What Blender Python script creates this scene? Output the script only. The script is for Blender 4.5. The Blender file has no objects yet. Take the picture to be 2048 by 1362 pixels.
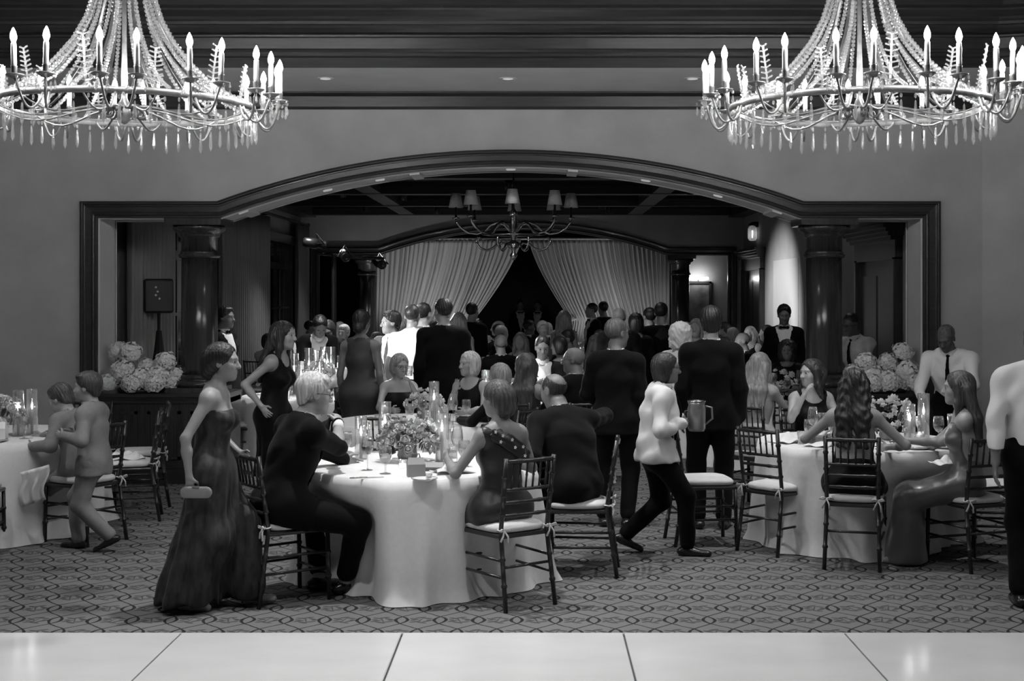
import bpy, bmesh, math, random
import numpy as np
from mathutils import Vector, Matrix

# ------------------------------------------------------------------ camera, world, light, exposure
K, CX, CY, HC = 2700.0, 1072.0, 585.0, 1.90      # focal length (px), vanishing point (px), camera height (m)
sc = bpy.context.scene
C = sc.collection
PI = math.pi

cam_d = bpy.data.cameras.new('camera')
cam_d.sensor_fit = 'HORIZONTAL'
cam_d.sensor_width = 36.0
cam_d.lens = K / 2048 * 36.0
cam_d.shift_x = (1024 - CX) / 2048
cam_d.shift_y = (CY - 681) / 2048
cam_d.clip_end = 200
cam = bpy.data.objects.new('camera', cam_d)
cam.location = (0, 0, HC)
cam.rotation_euler = (PI / 2, 0, 0)
C.objects.link(cam)
sc.camera = cam

w = bpy.data.worlds.new('world')
sc.world = w
w.use_nodes = True
w.node_tree.nodes['Background'].inputs[0].default_value = (0.5, 0.5, 0.5, 1)
w.node_tree.nodes['Background'].inputs[1].default_value = 0.02

sc.view_settings.view_transform = 'Standard'
sc.view_settings.look = 'None'
sc.view_settings.gamma = 1.0
sc.view_settings.use_curve_mapping = False
sc.view_settings.exposure = 0.0
sc.cycles.caustics_reflective = False
sc.cycles.caustics_refractive = False
sc.cycles.sample_clamp_indirect = 4.0
sc.cycles.max_bounces = 8
sc.cycles.transparent_max_bounces = 16


def light(kind, name, loc, power, target=None, size=0.1, angle=60, blend=0.5):
    d = bpy.data.lights.new(name, kind)
    d.energy = power
    if kind == 'AREA':
        d.shape = 'DISK'
        d.size = size
        d.spread = math.radians(angle)
    elif kind == 'SPOT':
        d.spot_size = math.radians(angle)
        d.spot_blend = blend
        d.shadow_soft_size = size
    else:
        d.shadow_soft_size = size
    o = bpy.data.objects.new(name, d)
    o.location = loc
    if target is not None:
        o.rotation_euler = (Vector(target) - Vector(loc)).to_track_quat('-Z', 'Y').to_euler()
    C.objects.link(o)
    return o


BULB = 420.0          # radiance of a chandelier candle bulb
# added fill spots over the dance floor and tables (trims are built further down)
FILL_SPOTS = [(-4.6, 6.0, 98), (-1.6, 6.0, 98), (1.2, 6.0, 98), (4.2, 6.0, 98),
              (-4.6, 9.6, 60), (-0.9, 8.5, 170), (2.5, 10.2, 80), (0.6, 10.3, 70)]
for i, (x, y, p) in enumerate(FILL_SPOTS):
    light('SPOT', 'fill_spot_lamp', (x, y, 4.86), p * 3.6, (x, y, 0), 0.06, 80, 0.9)
for x in (-1.95, -0.26, 1.45):
    light('SPOT', 'soffit_lamp', (x, 12.55, 3.86), 70, (x, 12.6, 0), 0.05, 90, 0.9)
# theatre lamps on the black stand, see the stand builder for their housings
STAGE = [((-2.80, 18.15, 2.53), (4.15, 22.7, 1.45), 4500, 24), ((-2.54, 18.1, 2.36), (-1.15, 13.9, 1.2), 600, 20),
         ((-2.09, 18.4, 2.27), (1.5, 10.2, 0.2), 900, 18)]
# a further theatre lamp on its own stand in the hall, beyond the picture edge
HALL_LAMP = ((-6.3, 10.2, 2.6), (-1.36, 14.38, 1.3), 4200, 14)
for a, b, p, ang in STAGE + [HALL_LAMP]:
    light('SPOT', 'stage_lamp_beam', a, p, b, 0.03, ang, 0.8)
# room beyond the arch: fill cans added to brighten curtains, walls and tables
FILL_CANS = ((-3.1, 17.6, 160), (-3.1, 21.6, 160), (-3.2, 25.4, 60), (3.3, 16.0, 22), (-1.9, 26.0, 40), (1.4, 26.0, 40), (-2.4, 15.4, 190), (-0.25, 14.4, 170), (0.9, 16.6, 22), (-0.4, 20.0, 40), (2.4, 21.0, 24), (-2.2, 22.4, 30), (1.2, 24.4, 30))
for x, y, p in FILL_CANS:
    light('SPOT', 'fill_can_lamp', (x, y, 3.36), p * 1.5, (x, y, 0), 0.05, 100, 0.9)
# floor uplights washing the far drapes; last three added to brighten the far wall
UPLIGHTS = [(-2.4, 26.75, 36, 27.6), (-1.5, 26.75, 60, 27.6), (1.05, 26.75, 60, 27.6), (1.9, 26.75, 36, 27.6), (-2.9, 25.9, 80, 27.2), (-0.3, 25.9, 60, 27.2), (2.4, 25.9, 80, 27.2)]
for x, y, p, ty in UPLIGHTS:
    light('SPOT', 'uplight_beam', (x, y, 0.25), p, (x, ty, 2.6), 0.05, 75, 0.9)

# ------------------------------------------------------------------ helpers
rnd = random.Random(7)


def P(x, y, Y):
    """pixel + depth -> world"""
    return Vector(((x - CX) * Y / K, Y, HC - (y - CY) * Y / K))


def X(x, Y):
    return (x - CX) * Y / K


class Ex:
    """tiny wrapper to write shader maths"""
    def __init__(s, nt, sock):
        s.nt, s.s = nt, sock

    def op(s, o, b=None, c=None):
        n = s.nt.nodes.new('ShaderNodeMath')
        n.operation = o
        s.nt.links.new(s.s, n.inputs[0])
        for i, v in ((1, b), (2, c)):
            if v is None:
                continue
            if isinstance(v, Ex):
                s.nt.links.new(v.s, n.inputs[i])
            else:
                n.inputs[i].default_value = v
        return Ex(s.nt, n.outputs[0])

    def __add__(s, b): return s.op('ADD', b)
    def __sub__(s, b): return s.op('SUBTRACT', b)
    def __mul__(s, b): return s.op('MULTIPLY', b)
    def __truediv__(s, b): return s.op('DIVIDE', b)
    def abs(s): return s.op('ABSOLUTE')
    def cos(s): return s.op('COSINE')
    def sin(s): return s.op('SINE')
    def floor(s): return s.op('FLOOR')
    def fract(s): return s.op('FRACT')
    def min(s, b): return s.op('MINIMUM', b)
    def max(s, b): return s.op('MAXIMUM', b)

    def step(s, lo, hi):
        n = s.nt.nodes.new('ShaderNodeMapRange')
        n.interpolation_type = 'SMOOTHSTEP'
        s.nt.links.new(s.s, n.inputs[0])
        n.inputs[1].default_value, n.inputs[2].default_value = lo, hi
        return Ex(s.nt, n.outputs[0])


def g(v):
    return (v, v, v, 1)


def new_mat(name):
    m = bpy.data.materials.new(name)
    m.use_nodes = True
    nt = m.node_tree
    b = nt.nodes['Principled BSDF']
    return m, nt, b


def mat(name, col, rough=0.6, metal=0.0, spec=0.5, noise=0.0, scale=8.0, stretch=(1, 1, 1), bump=0.0, bscale=None,
        sheen=0.0, coat=0.0, detail=4.0, sss=0.0):
    m, nt, b = new_mat(name)
    b.inputs['Base Color'].default_value = g(col)
    b.inputs['Roughness'].default_value = rough
    b.inputs['Metallic'].default_value = metal
    b.inputs['Specular IOR Level'].default_value = spec
    b.inputs['Sheen Weight'].default_value = sheen
    b.inputs['Coat Weight'].default_value = coat
    b.inputs['Coat Roughness'].default_value = 0.15
    if noise or bump:
        tc = nt.nodes.new('ShaderNodeTexCoord')
        mp = nt.nodes.new('ShaderNodeMapping')
        mp.inputs['Scale'].default_value = stretch
        nt.links.new(tc.outputs['Object'], mp.inputs[0])
        nz = nt.nodes.new('ShaderNodeTexNoise')
        nz.inputs['Scale'].default_value = scale
        nz.inputs['Detail'].default_value = detail
        nt.links.new(mp.outputs[0], nz.inputs['Vector'])
        if noise:
            r = nt.nodes.new('ShaderNodeValToRGB')
            r.color_ramp.elements[0].position = 0.3
            r.color_ramp.elements[1].position = 0.7
            r.color_ramp.elements[0].color = g(col * (1 - noise))
            r.color_ramp.elements[1].color = g(min(1, col * (1 + noise)))
            nt.links.new(nz.outputs[0], r.inputs[0])
            nt.links.new(r.outputs[0], b.inputs['Base Color'])
        if bump:
            n2 = nz
            if bscale:
                n2 = nt.nodes.new('ShaderNodeTexNoise')
                n2.inputs['Scale'].default_value = bscale
                nt.links.new(mp.outputs[0], n2.inputs['Vector'])
            bp = nt.nodes.new('ShaderNodeBump')
            bp.inputs['Strength'].default_value = bump
            bp.inputs['Distance'].default_value = 0.01
            nt.links.new(n2.outputs[0], bp.inputs['Height'])
            nt.links.new(bp.outputs[0], b.inputs['Normal'])
    return m


def emit(name, strength, col=1.0):
    m = bpy.data.materials.new(name)
    m.use_nodes = True
    nt = m.node_tree
    nt.nodes.clear()
    e = nt.nodes.new('ShaderNodeEmission')
    e.inputs[0].default_value = g(col)
    e.inputs[1].default_value = strength
    o = nt.nodes.new('ShaderNodeOutputMaterial')
    nt.links.new(e.outputs[0], o.inputs[0])
    return m


def thin_glass(name, refl=0.12, tint=0.97, rough=0.03, milk=0.0):
    m = bpy.data.materials.new(name)
    m.use_nodes = True
    nt = m.node_tree
    nt.nodes.clear()
    t = nt.nodes.new('ShaderNodeBsdfTransparent')
    t.inputs[0].default_value = g(tint)
    gl = nt.nodes.new('ShaderNodeBsdfGlossy')
    gl.inputs['Roughness'].default_value = rough
    gl.inputs[0].default_value = g(1)
    lw = nt.nodes.new('ShaderNodeLayerWeight')
    lw.inputs[0].default_value = 0.35
    ad = nt.nodes.new('ShaderNodeMath')
    ad.operation = 'MULTIPLY_ADD'
    ad.inputs[1].default_value = 0.75
    ad.inputs[2].default_value = refl
    nt.links.new(lw.outputs['Facing'], ad.inputs[0])
    mx = nt.nodes.new('ShaderNodeMixShader')
    nt.links.new(ad.outputs[0], mx.inputs[0])
    nt.links.new(t.outputs[0], mx.inputs[1])
    nt.links.new(gl.outputs[0], mx.inputs[2])
    last = mx
    if milk:
        df = nt.nodes.new('ShaderNodeBsdfDiffuse')
        df.inputs[0].default_value = g(0.9)
        tl = nt.nodes.new('ShaderNodeBsdfTranslucent')
        tl.inputs[0].default_value = g(0.9)
        m0 = nt.nodes.new('ShaderNodeMixShader')
        nt.links.new(df.outputs[0], m0.inputs[1])
        nt.links.new(tl.outputs[0], m0.inputs[2])
        m2 = nt.nodes.new('ShaderNodeMixShader')
        m2.inputs[0].default_value = milk
        nt.links.new(mx.outputs[0], m2.inputs[1])
        nt.links.new(m0.outputs[0], m2.inputs[2])
        last = m2
    o = nt.nodes.new('ShaderNodeOutputMaterial')
    nt.links.new(last.outputs[0], o.inputs[0])
    return m


def carpet_mat():
    m, nt, b = new_mat('carpet')
    tc = nt.nodes.new('ShaderNodeTexCoord')
    sp = nt.nodes.new('ShaderNodeSeparateXYZ')
    nt.links.new(tc.outputs['Object'], sp.inputs[0])
    # gentle wobble so that the woven lines look drawn by hand
    wz = nt.nodes.new('ShaderNodeTexNoise')
    wz.inputs['Scale'].default_value = 9.0
    nt.links.new(tc.outputs['Object'], wz.inputs['Vector'])
    wob = Ex(nt, wz.outputs[0]) - 0.5
    x = Ex(nt, sp.outputs[0]) + wob * 0.016
    y = Ex(nt, sp.outputs[1]) + wob * 0.02
    p, r, e = 0.223, 0.29, 0.034
    A = 0.25 * p + e
    c = (y * (PI / r)).cos()
    s = (y * (PI / r)).sin().abs()

    def family(off, sign):
        d = (x - off) - c * (A * sign)
        f = ((d / p) + 0.5).fract() - 0.5
        return f.abs() * p
    d = family(-0.25 * p, 1.0).min(family(0.25 * p, -1.0))
    line = (d + s * 0.0035).step(0.0125, 0.0085)        # thicker round the ovals
    # leaf sprigs between the ovals, on the staggered lattice
    k = ((y / r) + 0.5).floor()
    v = y - k * r
    par = ((k * 0.5).fract() * 2.0)
    u = ((((x - par * (p * 0.5)) / p).fract()) - 0.5) * p
    flip = (((x - par * (p * 0.5)) / p).floor() * 0.5 + k * 0.25).fract().op('GREATER_THAN', 0.4) * 2.0 - 1.0
    v = v * flip
    leaf = None
    for cx, cy, ang, ln, wd in ((-0.030, -0.040, 25, 0.036, 0.013), (0.010, -0.060, 155, 0.034, 0.012), (0.040, -0.022, 40, 0.036, 0.012),
                                (-0.036, 0.024, 145, 0.036, 0.013), (-0.006, 0.058, 30, 0.036, 0.013), (0.038, 0.040, 160, 0.032, 0.012),
                                (0.0, 0.0, 75, 0.055, 0.005), (-0.045, -0.005, 10, 0.018, 0.012), (0.05, 0.004, 0, 0.016, 0.012)):
        ca, sa = math.cos(math.radians(ang)), math.sin(math.radians(ang))
        du, dv = u - cx, v - cy
        a = (du * ca + dv * sa) / ln
        q = (dv * ca - du * sa) / wd
        dd = a * a + q * q
        leaf = dd if leaf is None else leaf.min(dd)
    lf = leaf.step(1.15, 0.8)
    nz = nt.nodes.new('ShaderNodeTexNoise')
    nz.inputs['Scale'].default_value = 260
    nt.links.new(tc.outputs['Object'], nz.inputs['Vector'])
    pile = (Ex(nt, nz.outputs[0]) - 0.5) * 0.06
    base = pile + 0.150
    v1 = base - lf * 0.085
    v2 = (v1 - line * 0.13).max(0.022)
    cb = nt.nodes.new('ShaderNodeCombineColor')
    for i in range(3):
        nt.links.new(v2.s, cb.inputs[i])
    nt.links.new(cb.outputs[0], b.inputs['Base Color'])
    b.inputs['Roughness'].default_value = 0.95
    b.inputs['Specular IOR Level'].default_value = 0.1
    bp = nt.nodes.new('ShaderNodeBump')
    bp.inputs['Strength'].default_value = 0.4
    bp.inputs['Distance'].default_value = 0.004
    nt.links.new(nz.outputs[0], bp.inputs['Height'])
    nt.links.new(bp.outputs[0], b.inputs['Normal'])
    return m


def strands(name, col, rough=0.45, sc_=60):
    """hair: fine streaks running down the head"""
    return mat(name, col, rough, noise=0.45, scale=sc_, stretch=(1, 1, 0.12), bump=0.5, spec=0.4)


M = {
    'carpet': carpet_mat(),
    'marble': mat('white_marble', 0.6, 0.16, noise=0.05, scale=1.6, detail=8, stretch=(1, 2.2, 1)),
    'joint': mat('panel_joint', 0.10, 0.8),
    'plaster': mat('wall_plaster', 0.40, 0.85, noise=0.10, scale=2.2, detail=6, bump=0.12, bscale=30),
    'soffit': mat('soffit_plaster', 0.58, 0.85, noise=0.05, scale=3),
    'wood': mat('dark_wood', 0.032, 0.24, noise=0.35, scale=5, stretch=(9, 9, 0.5), coat=0.25),
    'wood_h': mat('dark_wood_rails', 0.023, 0.33, noise=0.35, scale=5, stretch=(0.6, 9, 9), coat=0.25),
    'coffer': mat('ceiling_wood', 0.02, 0.45, noise=0.3, scale=4, stretch=(0.5, 4, 4)),
    'beamwood': mat('beam_wood', 0.05, 0.4, noise=0.3, scale=4, stretch=(0.5, 4, 4), coat=0.2),
    'chairwood': mat('chair_wood', 0.014, 0.3, noise=0.3, scale=14, coat=0.3),
    'cushion': mat('cushion_cloth', 0.62, 0.8, noise=0.05, scale=20, bump=0.1),
    'tie': mat('tie_ribbon', 0.6, 0.7),
    'linen': mat('white_linen', 0.78, 0.6, noise=0.03, scale=30, bump=0.05, sheen=0.2),
    'napkin': mat('napkin_linen', 0.78, 0.7, bump=0.1, scale=40),
    'gilt': mat('aged_gilt', 0.22, 0.42, metal=0.75, noise=0.25, scale=18),
    'gilt_dark': mat('dark_bronze', 0.16, 0.4, metal=0.8),
    'candle': mat('candle_sleeve', 0.40, 0.6, bump=0.25, scale=40),
    'bulb': emit('lit_bulb', BULB),
    'flame': emit('candle_flame', 90.0),
    'flame_far': emit('candle_flame_far', 60.0),
    'votive': emit('votive_glow', 4.0),
    'crystal': thin_glass('crystal', 0.12, 0.92, 0.10, milk=0.12),
    'glass': thin_glass('clear_glass', 0.07, 0.97, 0.02, milk=0.03),
    'hurricane': thin_glass('hurricane_glass', 0.05, 0.97, 0.02, milk=0.015),
    'wine': mat('red_wine', 0.012, 0.05),
    'water': thin_glass('water', 0.10, 0.9, 0.02, milk=0.04),
    'silver': mat('cutlery_silver', 0.6, 0.2, metal=1.0),
    'plate': mat('porcelain', 0.75, 0.2),
    'card': mat('grey_card', 0.30, 0.7),
    'card_dark': mat('dark_card', 0.10, 0.6),
    'petal': mat('white_petal', 0.80, 0.6, noise=0.12, scale=30),
    'petal_d': mat('blush_petal', 0.55, 0.6, noise=0.2, scale=30),
    'petal_dd': mat('deep_petal', 0.10, 0.6, noise=0.3, scale=30),
    'hydra': mat('hydrangea_petal', 0.80, 0.6, noise=0.1, scale=40),
    'leaf': mat('leaf', 0.06, 0.5, noise=0.3, scale=20),
    'stem': mat('flower_stem', 0.05, 0.6),
    'shade': mat('lamp_shade_linen', 0.30, 0.8, noise=0.1, scale=60),
    'nickel': mat('polished_nickel', 0.45, 0.18, metal=1.0),
    'drape': mat('pale_drape', 0.42, 0.75, noise=0.06, scale=3, stretch=(4, 4, 0.3), sheen=0.3),
    'curtain': mat('window_curtain', 0.26, 0.8, noise=0.12, scale=3, stretch=(4, 4, 0.3)),
    'pane': mat('night_pane', 0.006, 0.06),
    'black': mat('black_plastic', 0.008, 0.45),
    'black_cloth': mat('black_skirt_cloth', 0.01, 0.9, bump=0.2, scale=10),
    'black_metal': mat('black_metal', 0.02, 0.35, metal=0.5),
    'lens': emit('lamp_lens', 12.0),
    'skin': mat('skin', 0.25, 0.5, noise=0.06, scale=12),
    'skin_l': mat('fair_skin', 0.32, 0.5, noise=0.05, scale=12),
    'skin_d': mat('dark_skin', 0.07, 0.45, noise=0.08, scale=12),
    'skin_m': mat('tan_skin', 0.15, 0.5, noise=0.07, scale=12),
    'hair_black': strands('black_hair', 0.012),
    'hair_brown': strands('brown_hair', 0.024),
    'hair_mid': strands('light_brown_hair', 0.055),
    'hair_blond': strands('blond_hair', 0.22),
    'hair_white': strands('white_hair', 0.46, 0.55),
    'hair_grey': strands('grey_hair', 0.09),
    'suit': mat('black_wool', 0.0025, 0.75, sheen=0.04, noise=0.2, scale=40, spec=0.08),
    'suit2': mat('charcoal_wool', 0.0045, 0.75, sheen=0.05, noise=0.2, scale=40, spec=0.08),
    'suit_grey': mat('grey_wool', 0.06, 0.7, sheen=0.1, noise=0.15, scale=40, spec=0.2),
    'suit_light': mat('light_grey_linen', 0.2, 0.8, noise=0.08, scale=30, bump=0.15),
    'shirt': mat('white_shirt', 0.70, 0.75, bump=0.08, scale=14),
    'jacket_white': mat('white_server_jacket', 0.62, 0.8, bump=0.08, scale=14),
    'shoe': mat('black_leather', 0.012, 0.25),
    'sock': mat('patterned_sock', 0.025, 0.8, noise=0.6, scale=120),
    'dress_black': mat('black_dress', 0.003, 0.55, noise=0.2, scale=30, sheen=0.05, spec=0.12),
    'dress_dark': mat('dark_satin', 0.02, 0.4, noise=0.15, scale=9, sheen=0.1, spec=0.4),
    'gown': mat('patterned_dark_gown', 0.022, 0.55, noise=0.75, scale=26, stretch=(1, 1, 0.35), sheen=0.05, spec=0.3),
    'satin': mat('grey_satin', 0.085, 0.30, noise=0.06, scale=6, sheen=0.3),
    'dress_grey': mat('grey_dress', 0.035, 0.6, noise=0.1, scale=10),
    'dress_light': mat('pale_dress', 0.42, 0.6, noise=0.1, scale=16),
    'shawl': mat('pleated_shawl', 0.60, 0.7, noise=0.06, scale=10),
    'floral': mat('floral_dress', 0.05, 0.6, noise=0.9, scale=16, detail=1),
    'eye': mat('eye_white', 0.6, 0.2),
    'iris': mat('iris', 0.01, 0.1),
    'lips': mat('lips', 0.22, 0.4),
    'steel': mat('brushed_steel', 0.35, 0.35, metal=0.8),
}


def link(o, parent=None):
    C.objects.link(o)
    if parent is not None:
        o.parent = parent
    return o


def mk(name, verts, faces, m, parent=None, smooth=True):
    me = bpy.data.meshes.new(name)
    if isinstance(faces, np.ndarray):
        n = len(faces)
        w_ = faces.shape[1]
        me.vertices.add(len(verts))
        me.vertices.foreach_set('co', np.asarray(verts, np.float32).ravel())
        me.loops.add(n * w_)
        me.loops.foreach_set('vertex_index', faces.astype(np.int32).ravel())
        me.polygons.add(n)
        me.polygons.foreach_set('loop_start', np.arange(0, n * w_, w_, dtype=np.int32))
        me.polygons.foreach_set('loop_total', np.full(n, w_, np.int32))
        me.update(calc_edges=True)
        me.validate()
    else:
        me.from_pydata([tuple(v) for v in verts], [], faces)
        me.update()
    if smooth:
        me.polygons.foreach_set('use_smooth', [True] * len(me.polygons))
    me.materials.append(M[m] if isinstance(m, str) else m)
    return link(bpy.data.objects.new(name, me), parent)


def tag(o, label, cat, group=None, kind=None):
    o['label'] = label
    o['category'] = cat
    if group:
        o['group'] = group
    if kind:
        o['kind'] = kind
    return o


def thing(name, label, cat, loc=(0, 0, 0), rz=0.0, group=None):
    o = bpy.data.objects.new(name, None)
    o.empty_display_size = 0.1
    C.objects.link(o)
    o.location = loc
    o.rotation_euler = (0, 0, rz)
    return tag(o, label, cat, group)


def copy_tree(root, loc=None, rz=None, label=None, group=None, scale=None, parent=None):
    r = root.copy()
    C.objects.link(r)
    if parent is not None:
        r.parent = parent
    if loc is not None:
        r.location = loc
    if rz is not None:
        r.rotation_euler = (0, 0, rz)
    if scale is not None:
        r.scale = (scale,) * 3 if not hasattr(scale, '__len__') else scale
    if label:
        r['label'] = label
    if group:
        r['group'] = group
    for ch in root.children:
        copy_tree(ch, parent=r)
    return r


class MB:
    """collects simple solids into one mesh"""
    def __init__(s):
        s.v, s.f = [], []

    def add(s, v, f):
        o = len(s.v)
        s.v += [tuple(a) for a in v]
        s.f += [tuple(i + o for i in q) for q in f]
        return s

    def box(s, lo, hi):
        (a, b, c), (d, e, f) = lo, hi
        return s.add([(a, b, c), (d, b, c), (d, e, c), (a, e, c), (a, b, f), (d, b, f), (d, e, f), (a, e, f)],
                     [(0, 3, 2, 1), (4, 5, 6, 7), (0, 1, 5, 4), (1, 2, 6, 5), (2, 3, 7, 6), (3, 0, 4, 7)])

    def tube(s, pts, r, n=8, cap=True):
        pts = [Vector(p) for p in pts]
        rs = r if hasattr(r, '__len__') else [r] * len(pts)
        up = Vector((0, 0, 1))
        vs, fs = [], []
        prev = None
        for i, p in enumerate(pts):
            d = (pts[min(i + 1, len(pts) - 1)] - pts[max(i - 1, 0)]).normalized()
            a = prev if prev is not None else (up if abs(d.z) < 0.95 else Vector((1, 0, 0)))
            u = (a - d * a.dot(d)).normalized()
            prev = u
            w_ = d.cross(u)
            for k in range(n):
                t = 2 * PI * k / n
                vs.append(p + (u * math.cos(t) + w_ * math.sin(t)) * rs[i])
        for i in range(len(pts) - 1):
            for k in range(n):
                a, b = i * n + k, i * n + (k + 1) % n
                fs.append((a, b, b + n, a + n))
        if cap:
            fs.append(tuple(reversed(range(n))))
            fs.append(tuple(range((len(pts) - 1) * n, len(pts) * n)))
        return s.add(vs, fs)

    def lathe(s, prof, n=20, c=(0, 0, 0), closed=False):
        vs, fs = [], []
        for (r, z) in prof:
            for k in range(n):
                t = 2 * PI * k / n
                vs.append((c[0] + r * math.cos(t), c[1] + r * math.sin(t), c[2] + z))
        m_ = len(prof)
        for i in range(m_ - 1 + (1 if closed else 0)):
            for k in range(n):
                a, b = i * n + k, i * n + (k + 1) % n
                j = (i + 1) % m_
                fs.append((a, b, j * n + (k + 1) % n, j * n + k))
        if not closed:
            if prof[0][0] > 1e-5:
                fs.append(tuple(reversed(range(n))))
            if prof[-1][0] > 1e-5:
                fs.append(tuple(range((m_ - 1) * n, m_ * n)))
        return s.add(vs, fs)

    def grid(s, fn, nu, nv, wrap=False):
        vs = [fn(i / (nu if wrap else nu - 1), j / (nv - 1)) for j in range(nv) for i in range(nu)]
        fs = []
        for j in range(nv - 1):
            for i in range(nu if wrap else nu - 1):
                a, b = j * nu + i, j * nu + (i + 1) % nu
                fs.append((a, b, b + nu, a + nu))
        return s.add(vs, fs)

    def build(s, name, m, parent=None, smooth=False, loc=None):
        o = mk(name, s.v, s.f, m, parent, smooth)
        if loc is not None:
            o.location = loc
        return o


def obj_from(me, name, parent=None, loc=None, rot=None, scale=None):
    o = bpy.data.objects.new(name, me)
    link(o, parent)
    if loc is not None:
        o.location = loc
    if rot is not None:
        o.rotation_euler = rot
    if scale is not None:
        o.scale = (scale,) * 3 if not hasattr(scale, '__len__') else scale
    return o


def struct(o):
    o['kind'] = 'structure'
    return o


def mesh_of(o):
    me = o.data
    bpy.data.objects.remove(o)
    return me
# ------------------------------------------------------------------ the setting
YW, YB = 13.40, 14.00            # arch wall, front and back face
YF = 27.0                        # far arch wall
DANCE = 7.48                     # edge of the dance floor
struct(MB().box((-9, DANCE, -0.2), (9, 40, 0.0)).build('floor', 'carpet'))

# dance floor of white marble-look panels, 4 ft square
df = thing('dance_floor', 'white marble-look dance floor of large square panels beside the patterned carpet', 'dance floor', (0, 0, 0))
df['kind'] = 'structure'
MB().box((-8.2, -2.5, -0.2), (8.2, DANCE - 0.004, -0.004)).build('sub_floor', 'joint', df)
pan = None
PW = 1.226
for i in range(-7, 7):
    for j in range(1, 9):
        x0, y1 = 0.485 + i * PW, DANCE - (j - 1) * PW
        if pan is None:
            b = MB()
            e, hw, t = 0.004, PW / 2 - 0.005, 0.014
            b.add([(-hw, -hw, 0), (hw, -hw, 0), (hw, hw, 0), (-hw, hw, 0), (-hw, -hw, t - e), (hw, -hw, t - e), (hw, hw, t - e), (-hw, hw, t - e),
                   (-hw + e, -hw + e, t), (hw - e, -hw + e, t), (hw - e, hw - e, t), (-hw + e, hw - e, t)],
                  [(0, 1, 5, 4), (1, 2, 6, 5), (2, 3, 7, 6), (3, 0, 4, 7), (4, 5, 9, 8), (5, 6, 10, 9), (6, 7, 11, 10), (7, 4, 8, 11), (8, 9, 10, 11)])
            pan = b.build('marble_panel', 'marble', df)
            o = pan
        else:
            o = obj_from(pan.data, 'marble_panel', df)
        o.location = (x0 + PW / 2, y1 - PW / 2, 0)
MB().box((-8.2, DANCE - 0.003, 0), (8.2, DANCE + 0.012, 0.012)).build('edge_trim', 'marble', df)

# arch geometry (metres), shared by the near and the far partition
AC, AHW, AHK, ZT, ZA = -0.255, 4.256, 2.90, 2.803, 3.314
AR = (AHK ** 2 + (ZA - ZT) ** 2) / (2 * (ZA - ZT))
AZC = ZA - AR


def arch_path(d, n=40):
    r, z = AR - d, ZT - d
    dx = math.sqrt(r * r - (z - AZC) ** 2)
    pts = [(AC - AHW + d, 0.0), (AC - AHW + d, z)]
    a0 = math.asin(dx / r)
    for i in range(n + 1):
        a = -a0 + 2 * a0 * i / n
        pts.append((AC + r * math.sin(a), AZC + r * math.cos(a)))
    return pts + [(AC + AHW - d, z), (AC + AHW - d, 0.0)]


def arch_wall(name, y0, y1, xl, xr, ztop):
    p = arch_path(0.10)
    b = MB()
    m_ = len(p)
    for y, flip in ((y0, False), (y1, True)):
        o = [(x, y, z) for x, z in p]
        top = [(x, y, ztop) for x, z in p]
        fs = []
        for i in range(1, m_ - 2):
            q = (i, i + 1, m_ + i + 1, m_ + i)
            fs.append(q if not flip else q[::-1])
        b.add(o + top, fs)
        for xa, xb in ((xl, p[0][0]), (p[-1][0], xr)):
            q = (0, 1, 2, 3)
            b.add([(xa, y, 0), (xb, y, 0), (xb, y, ztop), (xa, y, ztop)], [q if not flip else q[::-1]])
    b.add([(x, y0, z) for x, z in p] + [(x, y1, z) for x, z in p], [(i + 1, i, m_ + i, m_ + i + 1) for i in range(m_ - 1)])
    return struct(b.build(name, 'plaster'))


def casing(name, y0, sgn=-1, prof=None):
    prof = prof or [(0.0, 0.0), (0.0, 0.055), (0.018, 0.062), (0.03, 0.06), (0.036, 0.04), (0.044, 0.036), (0.05, 0.036), (0.056, 0.03), (0.105, 0.026),
                    (0.112, 0.034), (0.124, 0.040), (0.136, 0.034), (0.142, 0.018), (0.160, 0.016), (0.165, 0.0), (0.165, -0.05)]
    rows = [[(x, y0 + sgn * t, z) for x, z in arch_path(d)] for d, t in prof]
    m_ = len(rows[0])
    fs = []
    for j in range(len(rows) - 1):
        for i in range(m_ - 1):
            fs.append((j * m_ + i, j * m_ + i + 1, (j + 1) * m_ + i + 1, (j + 1) * m_ + i))
    return struct(mk(name, [v for r in rows for v in r], fs, 'wood_h', None, False))


arch_wall('wall_partition', YW, YB, -8.6, 4.43, 4.0)
casing('trim_1', YW)
casing('trim_2', YB, +1)
# lining under the arch: inner board strips with two cross pieces and small recessed lamps
ln = casing('trim_3', YW, +1, [(0.165, 0.0), (0.175, 0.03), (0.160, 0.035), (0.160, 0.56), (0.175, 0.565), (0.165, 0.6)])
ln.data.materials[0] = M['soffit']
for (a, nm) in ((-0.115, 'arch_rib'), (0.075, 'arch_rib'), (-0.325, 'arch_rib'), (0.325, 'arch_rib')):
    r = AR - 0.155
    b = MB()
    rr = []
    for da in (-0.006, 0.006):
        for dr in (0.02, -0.035):
            rr.append((AC + (r + dr) * math.sin(a + da), AZC + (r + dr) * math.cos(a + da)))
    b.add([(x, YW + 0.02, z) for x, z in rr] + [(x, YB - 0.02, z) for x, z in rr],
          [(0, 2, 3, 1), (4, 5, 7, 6), (1, 3, 7, 5), (0, 1, 5, 4), (2, 6, 7, 3), (0, 4, 6, 2)])
    b.build(nm, 'soffit', ln)
GLOW = emit('recessed_glow', 0.35)
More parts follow.
